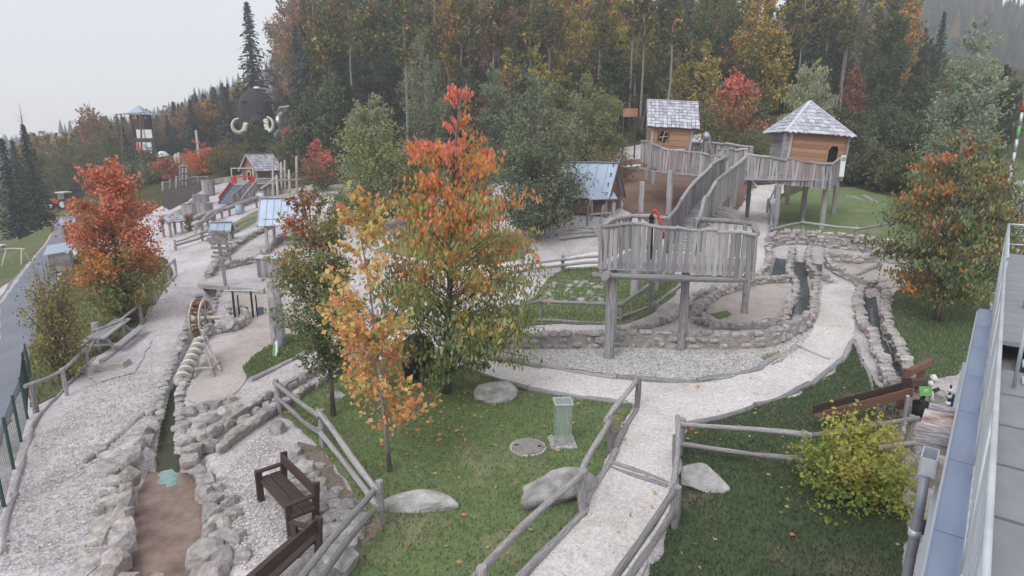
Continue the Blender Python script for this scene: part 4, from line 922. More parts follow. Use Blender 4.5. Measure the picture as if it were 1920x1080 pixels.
mb = MB(); mb.tube([c + Vector((0, 0, .0)), c + Vector((0, 0, .085)), c + Vector((0, 0, .09))], [.37, .37, .355], 32); ob('lid', mb.mesh('lid', M('lid_metal', (.24, .22, .21), (.33, .30, .29), s=6, bump=.4, rnd=0)), t)
for x in (-.27, .27): ob('lifting_eye', unit('board', MDARK), t, frame(c + Vector((x - .05, -.1 * x, .092)), c + Vector((x + .05, -.1 * x, .092)), (0, 0, 1), .05, .02))

def bench(label, p0, p1, face, arms=True, name='park_bench'):
    """p0, p1: ground under the front edge ends; face: direction the sitter looks"""
    p0 = Vector(p0); p1 = Vector(p1); u = (p1 - p0).normalized(); f = Vector(face).normalized(); f = (f - u * f.dot(u)).normalized(); L_ = (p1 - p0).length; Z = Vector((0, 0, 1))
    t = thing(name, label, 'bench', (p0 + p1) / 2, 'dark brown benches by the pond')
    for k in range(2): board(t, 'seat_board', p0 - u * .06 - f * (.12 + .235 * k) + Z * .45, p1 + u * .06 - f * (.12 + .235 * k) + Z * .45, .22, .045, (0, 0, 1), MWB)
    board(t, 'backrest', p0 - f * .5 + Z * .76, p1 - f * .5 + Z * .76, .045, .22, (0, 0, 1), MWB)
    for s, e in ((p0, 1), (p1, -1)):
        b = s + u * .05 * e
        board(t, 'front_leg', b, b + Z * .64, .13, .07, tuple(u), MWB); board(t, 'back_leg', b - f * .46, b - f * .54 + Z * .9, .13, .07, tuple(u), MWB)
        board(t, 'armrest', b + f * .06 + Z * .66, b - f * .5 + Z * .66, .10, .05, (0, 0, 1), MWB)
        board(t, 'seat_bearer', b - f * .02 + Z * .4, b - f * .48 + Z * .4, .06, .08, (0, 0, 1), MWB)
    return t
bench('dark brown bench whose seat shows, facing the pond', G(488, 938), G(548, 1010), (-.78, -.62, 0))
bench('dark brown bench cut by the bottom edge, seen from behind its back board', G(560, 1040) , G(425, 1165), (-.94, .5, 0))
# picnic table
def picnic():
    a, b = G(186, 672), G(236, 632); c = (a + b) / 2; t = thing('picnic_table', 'weathered picnic table with bench planks on stone slabs by the gravel path', 'picnic table', c)
    u = (b - a).normalized(); n = Vector((u.y, -u.x, 0)); Z = Vector((0, 0, 1)); h = 1.0
    for k in (-1, 0, 1): board(t, 'table_board', c - u * h + n * .2 * k + Z * .74, c + u * h + n * .2 * k + Z * .74, .19, .06, (0, 0, 1), MWGP)
    for s in (-1, 1): board(t, 'bench_board', c - u * h + n * .68 * s + Z * .44, c + u * h + n * .68 * s + Z * .44, .28, .06, (0, 0, 1), MWGP)
    for s in (-.7, .7):
        for q in (-1, 1): log(t, 'leg', c + u * s + n * .55 * q, c + u * s + n * .12 * q + Z * .72, .06)
        board(t, 'bearer', c + u * s - n * .75 + Z * .39, c + u * s + n * .75 + Z * .39, .08, .08, (0, 0, 1), MWG)
    return c, u, n
picnic()
t = thing('stone_slabs', 'two pale sawn stone blocks at the end of the picnic table', 'stone blocks', G(200, 690))
for pa, pb in (((162, 696), (180, 700)), ((186, 696), (240, 688))):
    a, b = G(*pa), G(*pb); board(t, 'block', a + Vector((0, 0, .1)), b + Vector((0, 0, .1)), .42, .25, (0, 0, 1), MST)
t = thing('carved_post', 'thick short log post with a cracked top beside the picnic table', 'post', G(191, 650)); log(t, 'log', G(191, 652), G(191, 652) + Vector((-.05, 0, 1.0)), .13)
# thick post, board sign
g = G(524, 652); t = thing('thick_post', 'single thick weathered log standing upright on the grass patch', 'post', g)
mb = MB(); mb.tube([g - Vector((0, 0, .2)), g + Vector((0, 0, .3)), g + Vector((-.01, 0, 1.4)), g + Vector((-.03, 0, 2.36))], [.27, .25, .235, .205], 16); me = mb.mesh('trunk', MWG, True); ob('trunk', me, t)
g = G(516, 672); t = thing('standing_board', 'small pointed board painted white and green leaning at the thick post', 'board', g)
for nm, w_, h_, m_, dy in (('board', .22, .62, MWHITE, 0), ('green_half', .1, .5, MSGN, -.03)):
    mb = MB(); x0 = 0 if nm == 'board' else -.05
    pts = [(x0 - w_ / 2, 0, .1), (x0 + .02, 0, 0), (x0 + w_ / 2, 0, .25), (x0 + w_ / 3, 0, h_ * .85), (x0, 0, h_), (x0 - w_ / 2, 0, h_ * .7)]
    vs = [(x, dy - .015, z) for x, y, z in pts] + [(x, dy + .015, z) for x, y, z in pts]; n = 6
    mb.add(vs, [tuple(range(n)), tuple(range(2 * n - 1, n - 1, -1))] + [(i, (i + 1) % n, n + (i + 1) % n, n + i) for i in range(n)]); ob(nm, mb.mesh(nm, m_), t, Matrix.Translation(g) @ Matrix.Rotation(R(-35), 4, 'Z') @ Matrix.Rotation(R(-10), 4, 'X'))
# dark animal statue behind the maple
def statue():
    g = G(786, 702); t = thing('animal_statue', 'dark squat animal statue with white toenails behind the orange maple', 'statue', g)
    mb = MB(); mb.tube([g + Vector((0, .5, .75)), g + Vector((0, .35, .8)), g + Vector((0, 0, .85)), g + Vector((0, -.35, .95)), g + Vector((0, -.55, 1.0)), g + Vector((0, -.7, .98))], [.15, .42, .5, .44, .34, .1], 14); 
    mb.tube([g + Vector((0, -.62, .95)), g + Vector((0, -.8, .75)), g + Vector((.02, -.82, .4)), g + Vector((.04, -.86, .15))], [.2, .15, .1, .07], 10); ob('body', mb.mesh('body', MFURS, True), t)
    for x in (-.27, .27):
        for y in (-.35, .35):
            mb = MB(); mb.tube([g + Vector((x, y, .75)), g + Vector((x, y, .3)), g + Vector((x, y - .02, 0))], [.2, .16, .19], 10); l_ = ob('leg', mb.mesh('leg', MFURS, True), t)
            if y < 0:
                for k in range(3): rock(l_, 'toenail', g + Vector((x - .1 + .1 * k, y - .2, .05)), (.075, .06, .08), MWHITE)
        mb = MB(); mb.tube([g + Vector((x * .9, -.5, 1.2)), g + Vector((x * 1.6, -.42, 1.05)), g + Vector((x * 1.5, -.42, .75))], [.05, .16, .05], 8); ob('ear', mb.mesh('ear', MFURS, True), t)
        mb = MB(); mb.tube([g + Vector((x * .5, -.72, .8)), g + Vector((x * .8, -.95, .65)), g + Vector((x * .7, -1.05, .85))], [.06, .05, .02], 8); ob('tusk', mb.mesh('tusk', MIVORY, True), t)
statue()

# ---------------------------------------------------------------- water play: wheel, screw, pots
def wheel():
    c = G(381, 622) + Vector((0, 0, .55)); t = thing('water_mill', 'wooden water wheel with pale rims turning in the mill canal', 'water wheel', Vector((c.x, c.y, c.z - .6)))
    ax = Vector((1, .12, 0)).normalized(); v = Vector((0, 0, 1)); u = ax.cross(v); rad = .78
    def at_(a, r, o): return c + (u * math.cos(a) + v * math.sin(a)) * r + ax * o
    n = 26
    for o in (-.17, .17):
        mb = MB(); vs = []; fs = []
        for k in range(n):
            a = 2 * math.pi * k / n
            for r, oo in ((rad, o - .02), (rad, o + .02), (rad - .1, o + .02), (rad - .1, o - .02)): vs.append(at_(a, r, oo))
        for k in range(n):
            for j in range(4): fs.append((4 * k + j, 4 * k + (j + 1) % 4, 4 * ((k + 1) % n) + (j + 1) % 4, 4 * ((k + 1) % n) + j))
        mb.add(vs, fs); ob('rim', mb.mesh('rim', MWP), t)
        for k in range(4): a = math.pi * k / 4; board(t, 'spoke', at_(a, rad - .06, o), at_(a + math.pi, rad - .06, o), .05, .05, tuple(ax), MWG)
    for k in range(24):
        a = 2 * math.pi * k / 24; board(t, 'paddle', at_(a, rad - .14, -.15), at_(a, rad - .14, .15), .22, .02, tuple(at_(a + 1.57, 1, 0) - c), MWO if k % 2 else MWT)
    bar(t, 'axle', c - ax * .35, c + ax * 1.0, .075, MWP, 10)
    q = c + ax * 1.05 + Vector((0, -.25, -.1)); mb = MB(); mb.tube([q - u * .1, q + u * .1], .26, 18); s_ = ob('hub_drum', mb.mesh('hub_drum', MSTG), t)
    for k in range(8): a = 2 * math.pi * k / 8; board(t, 'drum_tooth', q + (ax * math.cos(a) + v * math.sin(a)) * .12 - u * .12, q + (ax * math.cos(a) + v * math.sin(a)) * .27 - u * .12, .07, .04, tuple(u), MWHITE)
    for s in (.35,): log(t, 'support', c + ax * s + u * .4 - v * .5, c + ax * s, .05); log(t, 'support', c + ax * s - u * .4 - v * .5, c + ax * s, .05)
wheel()
def screw():
    a, b = G(336, 722) + Vector((0, 0, .05)), G(385, 672) + Vector((0, 0, .78)); t = thing('water_screw', 'spiral water screw slanting out of the canal onto a wooden trestle', 'water screw', a)
    ax = (b - a).normalized(); u = ax.orthogonal().normalized(); v = ax.cross(u); L_ = (b - a).length; N = 110; vs = []; fs = []; turns = 7
    for k in range(N + 1):
        f = k / N; an = f * turns * 2 * math.pi; d = u * math.cos(an) + v * math.sin(an)
        for r, o in ((.06, -.045), (.21, -.045), (.21, .045), (.06, .045)): vs.append(a + ax * (f * L_ * .86 + o) + d * r)
    for k in range(N):
        for j in range(4): fs.append((4 * k + j, 4 * k + (j + 1) % 4, 4 * k + 4 + (j + 1) % 4, 4 * k + 4 + j))
    mb = MB(); mb.add(vs, fs); ob('spiral', mb.mesh('spiral', M('pale_vinyl', (.58, .56, .50), (.68, .66, .60), rnd=0, bump=.05)), t); bar(t, 'shaft', a - ax * .1, b + ax * .25, .06, MWG, 8)
    e = b + ax * .28; bar(t, 'crank', e - v * .16, e + v * .16, .025, MSTEEL); bar(t, 'crank_grip', e + v * .16, e + v * .16 + ax * .16, .025, MWP)
    c = G(392, 690); Z = Vector((0, 0, 1))
    for dx, dy in ((-.28, -.3), (.28, -.25), (.25, .3)): log(t, 'trestle_leg', G(388, 705) + Vector((dx, dy + .1, 0)), b + Vector((dx * .2, dy * .2, -.02)), .045)
    log(t, 'trestle_bar', G(388, 705) + Vector((-.25, -.2, .3)), G(388, 705) + Vector((.3, -.15, .32)), .04); log(t, 'trestle_bar', G(388, 705) + Vector((.26, -.15, .3)), G(388, 705) + Vector((.24, .4, .3)), .04)
screw()
for px, lab in ((434, 'left of the three dark water buckets near the wheel'), (459, 'middle one of the three dark water buckets'), (488, 'right one of the three dark water buckets near the thick post')):
    g = G(px, 590); t = thing('water_bucket', lab, 'bucket', g, 'water buckets'); mb = MB(); mb.tube([g, g + Vector((0, 0, .3)), g + Vector((0, 0, .31)), g + Vector((0, 0, .1))], [.14, .17, .15, .12], 12, cap=False); mb.tube([g, g + Vector((0, 0, .02))], .14, 12); ob('tub', mb.mesh('tub', M('bucket_blue', (.10, .13, .18), (.16, .19, .24), rnd=0), True), t)
    bar(t, 'handle', g + Vector((-.16, 0, .28)), g + Vector((.16, 0, .28)), .012, MDARK)
for px, lab in ((441, 'dark T shaped water pump post with a pale bar, nearer the wheel'), (475, 'dark T shaped water pump post with a pale bar, nearer the thick post')):
    g = G(px, 596); t = thing('pump_post', lab, 'pump post', g, 'pump posts'); board(t, 'post', g, g + Vector((0, 0, 1.15)), .07, .07, (0, 1, 0), MDARK); board(t, 'post', g + Vector((.14, .1, 0)), g + Vector((.14, .1, .95)), .05, .05, (0, 1, 0), MDARK); board(t, 'cross_bar', g + Vector((-.35, 0, 1.17)), g + Vector((.35, 0, 1.17)), .09, .05, (0, 0, 1), MSTEEL)
for px, py, lab in ((500, 518, 'left of two grey cabinets with metal lids'), (524, 518, 'right of two grey cabinets with metal lids')):
    g = G(px, py); t = thing('play_cabinet', lab, 'cabinet', g, 'cabinets'); 
    for k in range(4): board(t, 'side_board', g + Vector((-.27 + k * .18, -.2, 0)), g + Vector((-.27 + k * .18, -.2, .95)), .17, .04, (0, 1, 0), MWGP); board(t, 'side_board', g + Vector((-.27 + k * .18, .25, 0)), g + Vector((-.27 + k * .18, .25, 1.0)), .17, .04, (0, 1, 0), MWGP)
    for x in (-.36, .36): board(t, 'side_panel', g + Vector((x, .02, 0)), g + Vector((x, .02, .95)), .04, .45, (0, 1, 0), MWGP)
    board(t, 'lid', g + Vector((-.42, .02, 1.02)), g + Vector((.42, .02, 1.02)), .62, .04, (0, -.15, 1), MSTEEL)
t = thing('slab_bridge', 'long white slab of stone bridging the canal below the sign post', 'slab', G(470, 545))
for a, b in (((384, 536), (440, 542)), ((442, 542), (505, 546)), ((507, 546), (566, 546))): a, b = G(*a), G(*b); board(t, 'slab', a + Vector((0, 0, .12)), b + Vector((0, 0, .12)), 1.0, .26, (0, 0, 1), MCON if a.x < 0 else MCON)
# ---------------------------------------------------------------- trees and shrubs
NR = np.random.RandomState(5)
def leaf_mesh(name, pos, size, col, mat_, aspect=.5, droop=.3, axis=None, asym=.0):
    n = len(pos); a = NR.normal(size=(n, 3)); a /= np.linalg.norm(a, axis=1)[:, None] + 1e-9
    if axis is not None: a = a * .55 + axis
    a = a * (1 - droop) + np.array([0, 0, -1.0]) * droop; a /= np.linalg.norm(a, axis=1)[:, None] + 1e-9
    b = np.cross(a, NR.normal(size=(n, 3))); b /= np.linalg.norm(b, axis=1)[:, None] + 1e-9
    nn = np.cross(a, b); s = size[:, None]
    mid = pos + a * s * .05
    v = np.stack([pos - a * s * .5, mid + b * s * aspect * .5 + nn * s * .07, pos + a * s * .5, mid - b * s * aspect * .5 + nn * s * .07], 1).reshape(-1, 3)
    f = np.arange(4 * n).reshape(n, 4); me = npmesh(name, v, f, mat_, smooth=False)
    at_ = me.color_attributes.new('Col', 'FLOAT_COLOR', 'POINT')
    c = np.ones((n, 4, 4), np.float32); c[:, :, :3] = np.clip(col, 0.004, 1)[:, None, :]
    at_.data.foreach_set('color', c.ravel()); return me
def pick(cols, w, n):
    cols = np.array(cols); w = np.array(w, float); w /= w.sum(); return cols[NR.choice(len(cols), n, p=w)]
def tree_meshes(Ht, prof, nb, nleaf, lsize, pal, tr=.12, lean=(0, 0), rise=.5, h0=.2, spread=.10, aspect=.5, droop=.3, leafm=None, barkm=None, stems=1, twig=.4, sag=0.0, branch_col=.5, lvar=.18, rag=(.62, 1.06), top_taper=.12):
    """prof: [(height fraction, radius)], pal: [(height fraction, colours, weights)]; everything in local metres"""
    ph = np.array([p[0] for p in prof]); pr = np.array([p[1] for p in prof]); mb = MB()
    def trunk_at(f): return np.array([lean[0] * f ** 1.4, lean[1] * f ** 1.4, f * Ht])
    wob = NR.uniform(-1, 1, (8, 2)) * tr * .5
    if stems == 1:
        ks = np.linspace(0, .97, 8); pts = [trunk_at(k) + np.append(wob[i] if i else (0, 0), 0) for i, k in enumerate(ks)]
        mb.tube(pts, [tr * (1.25 if i == 0 else 1) * (1 - (1 - top_taper) * k) for i, k in enumerate(ks)], 8)
    P_, C_, S_ = [], [], []
    hs = NR.uniform(h0, 1, nb * 4); keep = NR.uniform(0, pr.max(), nb * 4) < np.interp(hs, ph, pr) + .12 * pr.max(); hs = hs[keep][:nb]
    gold = NR.uniform(0, 6.28)
    Ls = []
    for i, h in enumerate(hs):
        az = gold + i * 2.39996 + NR.uniform(-.3, .3); rr = np.interp(h, ph, pr) * NR.uniform(*rag); d = np.array([math.cos(az), math.sin(az), 0])
        hb = max(h0 * .55 if stems == 1 else 0.0, h - rise * rr / Ht - .02); s = trunk_at(hb) if stems == 1 else np.array([NR.uniform(-.12, .12), NR.uniform(-.12, .12), 0]); e = trunk_at(h) + d * rr
        m1 = s * .45 + e * .55 + np.array([0, 0, (.12 * rr if stems == 1 else .08 * Ht)]); e = e - np.array([0, 0, sag * rr])
        br = tr * .30 * (1 - .6 * h) if stems == 1 else tr
        mb.tube([s, (s + m1) / 2 + NR.normal(size=3) * .03 * rr, m1, e], [br, br * .8, br * .5, br * .15], 4, cap=False)
        Ls.append((s, m1, e, rr, h))
    tot = sum(l[3] + .25 * pr.max() for l in Ls)
    for s, m1, e, rr, h in Ls:
        k = max(3, int(nleaf * (rr + .25 * pr.max()) / tot)); t = NR.beta(2.2, 1.2, k) if stems == 1 else NR.beta(3, 1.1, k)
        q = (1 - t)[:, None] ** 2 * s + 2 * ((1 - t) * t)[:, None] * m1 + (t ** 2)[:, None] * e
        sg = spread * (.5 + .6 * rr)
        # twigs: gather leaves in small sprays
        nt_ = max(2, k // 9); tw = NR.normal(size=(nt_, 3)) * sg * 1.25; tw[:, 2] *= .7; q = q + tw[NR.randint(0, nt_, k)] + NR.normal(size=(k, 3)) * sg * twig
        f = q[:, 2] / Ht; pi = int(np.argmin([abs(p[0] - h - NR.normal() * .06) for p in pal])); cols, wts = pal[pi][1], pal[pi][2]
        bc = pick(cols, wts, 1)[0]; c = np.where(NR.uniform(size=(k, 1)) < branch_col, bc, pick(cols, wts, k)); c = c * NR.uniform(1 - lvar, 1 + lvar, (k, 1))
        P_.append(q); C_.append(c); S_.append(lsize * NR.uniform(.65, 1.25, k))
    pos = np.concatenate(P_); ok = pos[:, 2] > .05
    crown = leaf_mesh('crown', pos[ok], np.concatenate(S_)[ok], np.concatenate(C_)[ok], leafm or MLEAF, aspect, droop)
    return mb.mesh('trunk', barkm or MBARK, True), crown
def plant(name, label, cat, loc, meshes, group=None, rz=0.0, sc=(1, 1, 1)):
    o = thing(name, label, cat, loc, group); o.rotation_euler = (0, 0, rz); o.scale = sc
    for nm, me in zip(('trunk', 'crown') if name.endswith('tree') or name in ('spruce', 'larch') else ('stems', 'foliage'), meshes):
        c = bpy.data.objects.new(nm, me); COL.objects.link(c); c.parent = o
    return o
def fit(px, Y, top):
    """stand a plant at picture column px, distance Y, reaching picture row top"""
    q = P(px, top, Y); b = Vector((q.x, q.y, H(q.x, q.y))); return b, q.z - b.z
def mpp(Y, py): return Y / ray(960, py)[1] / FPX      # metres per picture pixel
GR = (.125, .165, .07); GRD = (.080, .112, .055); OL = (.20, .205, .085); YG = (.31, .29, .09); YE = (.55, .39, .09); OR = (.66, .27, .09); RO = (.72, .24, .15); RD = (.60, .15, .115); PK = (.76, .27, .21); RU = (.34, .175, .10); BG = (.14, .165, .115); GG = (.18, .215, .135); BR = (.23, .165, .105); PU = (.28, .17, .145)

# --- near trees
LG = (.25, .315, .14); LO = (.36, .36, .15)
b = G(838, 738); Ht = P(850, 152, b.y).z - b.z
ms = tree_meshes(Ht, [(.08, .8), (.16, 2.1), (.28, 2.7), (.42, 2.75), (.56, 2.5), (.68, 2.0), (.80, 1.45), (.90, .85), (1, .2)], 120, 16000, .17,
    [(.12, [LG, GR, LO], [5, 3, 3]), (.28, [LG, LO, YE, GR], [5, 4, .6, 2]), (.45, [LG, LO, YE, OR], [4, 4, 1.2, .6]), (.56, [LO, LG, YE, OR, RO], [4, 4, 2, 2, .8]), (.66, [LO, OR, YE, RO, LG, PK], [3, 3, 2, 1.5, 2, 1]), (.76, [OR, RO, YE, PK, LO], [4, 3, 2, 2, 2]), (.86, [PK, RO, OR, LO], [5, 4, 2, .8]), (.97, [PK, RO], [6, 3])],
    tr=.12, lean=(.55, 0), rise=.35, h0=.10, spread=.11, aspect=.42, droop=.62, sag=.10, branch_col=.35, twig=.3, rag=(.5, 1.12))
plant('cherry_tree', 'big cherry tree turning from green below to orange red at the top', 'tree', b, ms)
b = G(625, 782); Ht = P(600, 352, b.y).z - b.z
ms = tree_meshes(Ht, [(.2, .3), (.32, .8), (.5, 1.05), (.7, 1.1), (.85, .85), (1, .3)], 75, 9500, .13, [(.3, [LG, GR, GG], [5, 3, 2]), (.55, [LG, LO, OR, GG], [6, 3, .5, 2]), (.75, [LG, LO, OR, RO], [5, 4, .8, .6]), (.95, [RU, LO, RO, LG], [3, 3, 2, 2])],
    tr=.065, lean=(-.22, 0), rise=.9, h0=.24, spread=.14, aspect=.42, droop=.35, branch_col=.5, twig=.3)
plant('rowan_tree', 'slender green rowan tree with red berries left of the orange maple', 'tree', b, ms)
b = G(731, 886); Ht = P(690, 335, b.y).z - b.z
MO = [(.76, .38, .17), (.74, .50, .19), (.66, .54, .20), (.76, .27, .15), (.44, .44, .18)]
ms = tree_meshes(Ht, [(.22, .3), (.29, 1.05), (.38, 1.1), (.47, .55), (.56, .85), (.68, 1.0), (.8, .6), (1, .25)], 46, 3000, .12, [(.3, MO, [5, 4, 3, 4, 1]), (.6, MO, [4, 4, 4, 2, 2.5]), (.9, MO, [2, 3, 4, 1, 5])],
    tr=.05, lean=(-.42, 0), rise=.9, h0=.22, spread=.13, aspect=.8, droop=.3, branch_col=.4, barkm=MBARKP, twig=.25)
plant('maple_tree', 'young maple tree with sparse orange and yellow leaves on a thin trunk', 'tree', b, ms)
b = G(1758, 603); Ht = P(1750, 240, b.y).z - b.z
ms = tree_meshes(Ht, [(.12, .6), (.22, 1.9), (.4, 2.55), (.58, 2.45), (.75, 2.0), (.9, 1.2), (1, .4)], 110, 17000, .18,
    [(.15, [LG, LO, OR, GR], [4, 3, 1.3, 3]), (.35, [GR, LG, BG, OR, RU], [3, 5, 2, .8, .6]), (.55, [BG, LG, OR, LO, RU], [3, 5, 1.1, 2, 1]), (.75, [GG, LG, OR, LO, RU], [3, 3, 1.2, 2, 2.5]), (.95, [RU, LG, BG, RO, LO], [3, 2, 1.5, 1.5, 2])],
    tr=.16, lean=(-.2, 0), rise=.35, h0=.14, spread=.12, aspect=.42, droop=.58, sag=.12, branch_col=.55, twig=.3)
plant('cherry_tree', 'broad dark green cherry tree with rusty orange patches on the right lawn', 'tree', b, ms)
b = G(1592, 938)
YB = [(.50, .54, .13), (.58, .56, .14), (.38, .46, .12), (.27, .36, .10), (.60, .50, .13)]
ms = tree_meshes(1.75, [(.10, .2), (.25, .85), (.5, 1.0), (.7, .6), (.85, .85), (1, .35)], 34, 5600, .10, [(.3, YB, [1, 1, 4, 6, 0]), (.6, YB, [4, 3, 3, 2, 1]), (.95, YB, [4, 5, 2, 0, 3])], tr=.022, stems=5, h0=.22, spread=.15, aspect=.62, droop=.2, branch_col=.6, twig=.35, rag=(.35, 1.3))
plant('yellow_bush', 'bushy yellow green shrub on the dark right lawn', 'shrub', b, ms)
b = G(240, 606); Ht = P(238, 292, b.y).z - b.z
ms = tree_meshes(Ht, [(.05, .7), (.15, 1.3), (.3, 1.7), (.5, 1.8), (.7, 1.55), (.88, 1.0), (1, .3)], 120, 17000, .155,
    [(.1, [LG, LO, GR], [5, 2, 2]), (.25, [LG, OR, RU, LO], [3, 1.2, 3, 3]), (.42, [OR, RU, RO, LO], [2.5, 4, 2.5, 2]), (.62, [RO, PK, RU, RD], [3, 3, 4, 2]), (.85, [PK, RD, RO, RU], [4, 3, 3, 3])],
    tr=.12, lean=(-.1, 0), rise=.7, h0=.05, spread=.13, aspect=.5, droop=.4, branch_col=.5, twig=.3)
plant('red_tree', 'dense red and orange autumn tree on the left beside the gravel path', 'tree', b, ms)
b = G(124, 716); Ht = P(124, 470, b.y).z - b.z
YS = [OL, (.38, .30, .09), YE, BR, LG]
ms = tree_meshes(Ht, [(.05, .4), (.25, .7), (.5, .85), (.8, .65), (1, .3)], 80, 4800, .105, [(.3, YS, [4, 3, 2, 2, 2]), (.7, YS, [3, 4, 2, 3, 1])], tr=.02, stems=6, h0=.15, spread=.17, aspect=.5, droop=.3)
plant('yellow_shrub', 'thin yellowish brown shrub between the road fence and the path', 'shrub', b, ms)

# --- middle distance
def mid(name, label, cat, px, top, Y, halfpx, pal, nl=6000, ls=.2, prof='egg', nb=80, lean=0, rise=.8, h0=.08, tr=.1, aspect=.5, droop=.35, spread=.14, stems=1, barkm=None, leafm=None):
    b, Ht = fit(px, Y, top); r = halfpx * mpp(Y, top + 80)
    pf = {'egg': [(.05, .5), (.2, .9), (.42, 1.0), (.65, .85), (.85, .5), (1, .15)], 'round': [(.05, .6), (.3, .95), (.55, 1.0), (.8, .75), (1, .3)], 'col': [(.05, .7), (.3, 1), (.6, .9), (.85, .6), (1, .2)], 'top': [(.2, .3), (.45, .8), (.7, 1), (.88, .7), (1, .3)]}[prof]
    ms = tree_meshes(Ht, [(h, rr * r) for h, rr in pf], nb, nl, ls, pal, tr=tr, lean=(lean, 0), rise=rise, h0=h0, spread=spread, aspect=aspect, droop=droop, stems=stems, barkm=barkm, leafm=leafm)
    return plant(name, label, cat, b, ms)
PG = (.27, .31, .20); GB = [(.3, [PG, BG, GG], [4, 2, 3]), (.8, [PG, GG, (.30, .32, .19)], [5, 3, 2])]
OB = [(.2, [LO, BG, BR], [3, 2, 1]), (.6, [LO, PG, YG], [4, 3, 1.5]), (.95, [PG, LO], [4, 2])]
mid('birch_tree', 'grey green birch right behind the big red cherry tree', 'tree', 1010, 120, 34, 92, GB, 19000, .19, 'egg', 150, rise=.8, tr=.09, barkm=MBARKP)
mid('birch_tree', 'olive green bushy birch left of the big cherry tree', 'tree', 690, 168, 42, 72, OB, 15000, .22, 'egg', 140, rise=.8, tr=.06, barkm=MBARKP)
mid('bushy_tree', 'olive bushy tree seen through the left side of the cherry crown', 'tree', 770, 262, 45, 58, OB, 8000, .22, 'round', 90, tr=.08)
mid('bushy_tree', 'grey green bushy tree standing right behind the cherry trunk', 'tree', 868, 272, 44, 60, GB, 8500, .22, 'round', 90, tr=.08)
mid('green_shrub', 'round green shrub at the foot of the olive birch', 'shrub', 650, 352, 46, 42, [(.5, [GR, LO, BG], [3, 3, 2])], 4200, .2, 'round', 60, stems=5, tr=.03)
mid('green_shrub', 'low olive shrub between the cherry and the grey green birch', 'shrub', 930, 375, 42, 42, [(.5, [GR, PG, LO], [3, 2, 2])], 4200, .19, 'round', 60, stems=5, tr=.03)
mid('birch_tree', 'pale tall birch standing before the dark wood above the cherry top', 'tree', 792, 52, 60, 55, [(.3, [PG, GG], [3, 3]), (.8, [PG, (.30, .33, .20)], [3, 3])], 9500, .24, 'egg', 90, rise=1.3, barkm=MBARKP)
mid('bushy_tree', 'light green bushy tree left of the small gabled hut', 'tree', 1110, 138, 52, 66, [(.3, [LG, GG, LO], [3, 3, 2]), (.8, [PG, LO, YG, LG], [3, 3, 1.5, 3])], 10500, .24, 'round', 90, tr=.12)
mid('bushy_tree', 'narrow grey green tree between the cherry top and the birch', 'tree', 925, 112, 62, 36, GB, 5000, .26, 'egg', 60)
mid('brown_shrub', 'thin brownish yellow shrub behind the blue roofed hut', 'shrub', 1148, 272, 46, 44, [(.5, [BR, (.28, .19, .08), OL], [4, 3, 2])], 2600, .17, 'round', 50, stems=4, tr=.03)
mid('red_tree', 'bush green below and pinkish red on top between the two huts', 'tree', 1385, 128, 50, 72, [(.2, [GR, GRD, OL], [5, 2, 2]), (.45, [GR, GG, RU], [5, 3, 1]), (.7, [RU, GR, OR, PK], [3, 2, 2, 2]), (.93, [PK, RD, RU], [5, 2, 2])], 9500, .23, 'egg', 100, tr=.12)
mid('willow_tree', 'pale weeping birch with hanging twigs above the hipped hut', 'tree', 1525, 108, 58, 55, [(.5, [(.36, .37, .23), PG, LO], [4, 3, 1])], 7000, .27, 'egg', 90, droop=.75, rise=1.0, barkm=MBARKP)
mid('bushy_tree', 'olive tree right of the hipped hut', 'tree', 1612, 205, 50, 42, [(.4, [BG, GG, OL], [3, 3, 2])], 5500, .24, 'egg', 70)
mid('bushy_tree', 'dark bluish tree behind the rusty right cherry tree', 'tree', 1668, 196, 56, 50, [(.4, [GRD, BG], [4, 3])], 6000, .26, 'round', 70)
mid('birch_tree', 'very tall soft green birch near the right edge', 'tree', 1842, 30, 36, 66, [(.3, [(.36, .41, .29), PG, GG], [4, 3, 1]), (.8, [(.37, .42, .31), PG], [5, 3])], 17000, .2, 'egg', 140, rise=.9, tr=.08, barkm=MBARKP)
mid('bushy_tree', 'yellowish young tree under the tall birch at the right edge', 'tree', 1872, 255, 32, 30, [(.5, [OL, GR, YG, OR], [4, 4, 2, .5])], 3500, .17, 'egg', 50)
mid('red_tree', 'pinkish red young tree over the poles of the left playground', 'tree', 596, 262, 60, 38, [(.2, [GR, OL], [4, 2]), (.5, [RU, OL, RO], [3, 2, 2]), (.85, [PK, RO, RD], [5, 2, 2])], 4200, .22, 'egg', 60)
mid('red_tree', 'green tree with red right flank beside the brown hut', 'tree', 545, 228, 78, 46, [(.2, [GR, OL, BR], [4, 3, 2]), (.6, [OL, RU, GR], [4, 2, 3]), (.9, [RU, RO, PK], [3, 3, 2])], 5200, .3, 'egg', 70)
mid('bushy_tree', 'olive brown tree left of the brown hut', 'tree', 432, 262, 82, 48, [(.4, [OL, BR, GR], [4, 3, 2]), (.9, [RU, OL, BR], [2, 3, 2])], 5200, .32, 'round', 70)
mid('red_tree', 'bright scarlet tree before the dark hill', 'tree', 374, 262, 84, 33, [(.2, [OR, YE], [4, 3]), (.5, [OR, RO], [4, 3]), (.85, [PK, RO, RD], [4, 4, 2])], 3600, .3, 'egg', 50)
mid('red_tree', 'small red tree beside the panel tower', 'tree', 312, 296, 84, 25, [(.5, [RU, RO, PK, BR], [3, 3, 2, 2])], 2600, .28, 'round', 40)
mid('dark_tree', 'dark green shrubby tree at the foot of the shaggy head', 'tree', 482, 226, 92, 34, [(.5, [GRD, GR], [4, 2])], 3600, .36, 'col', 50)
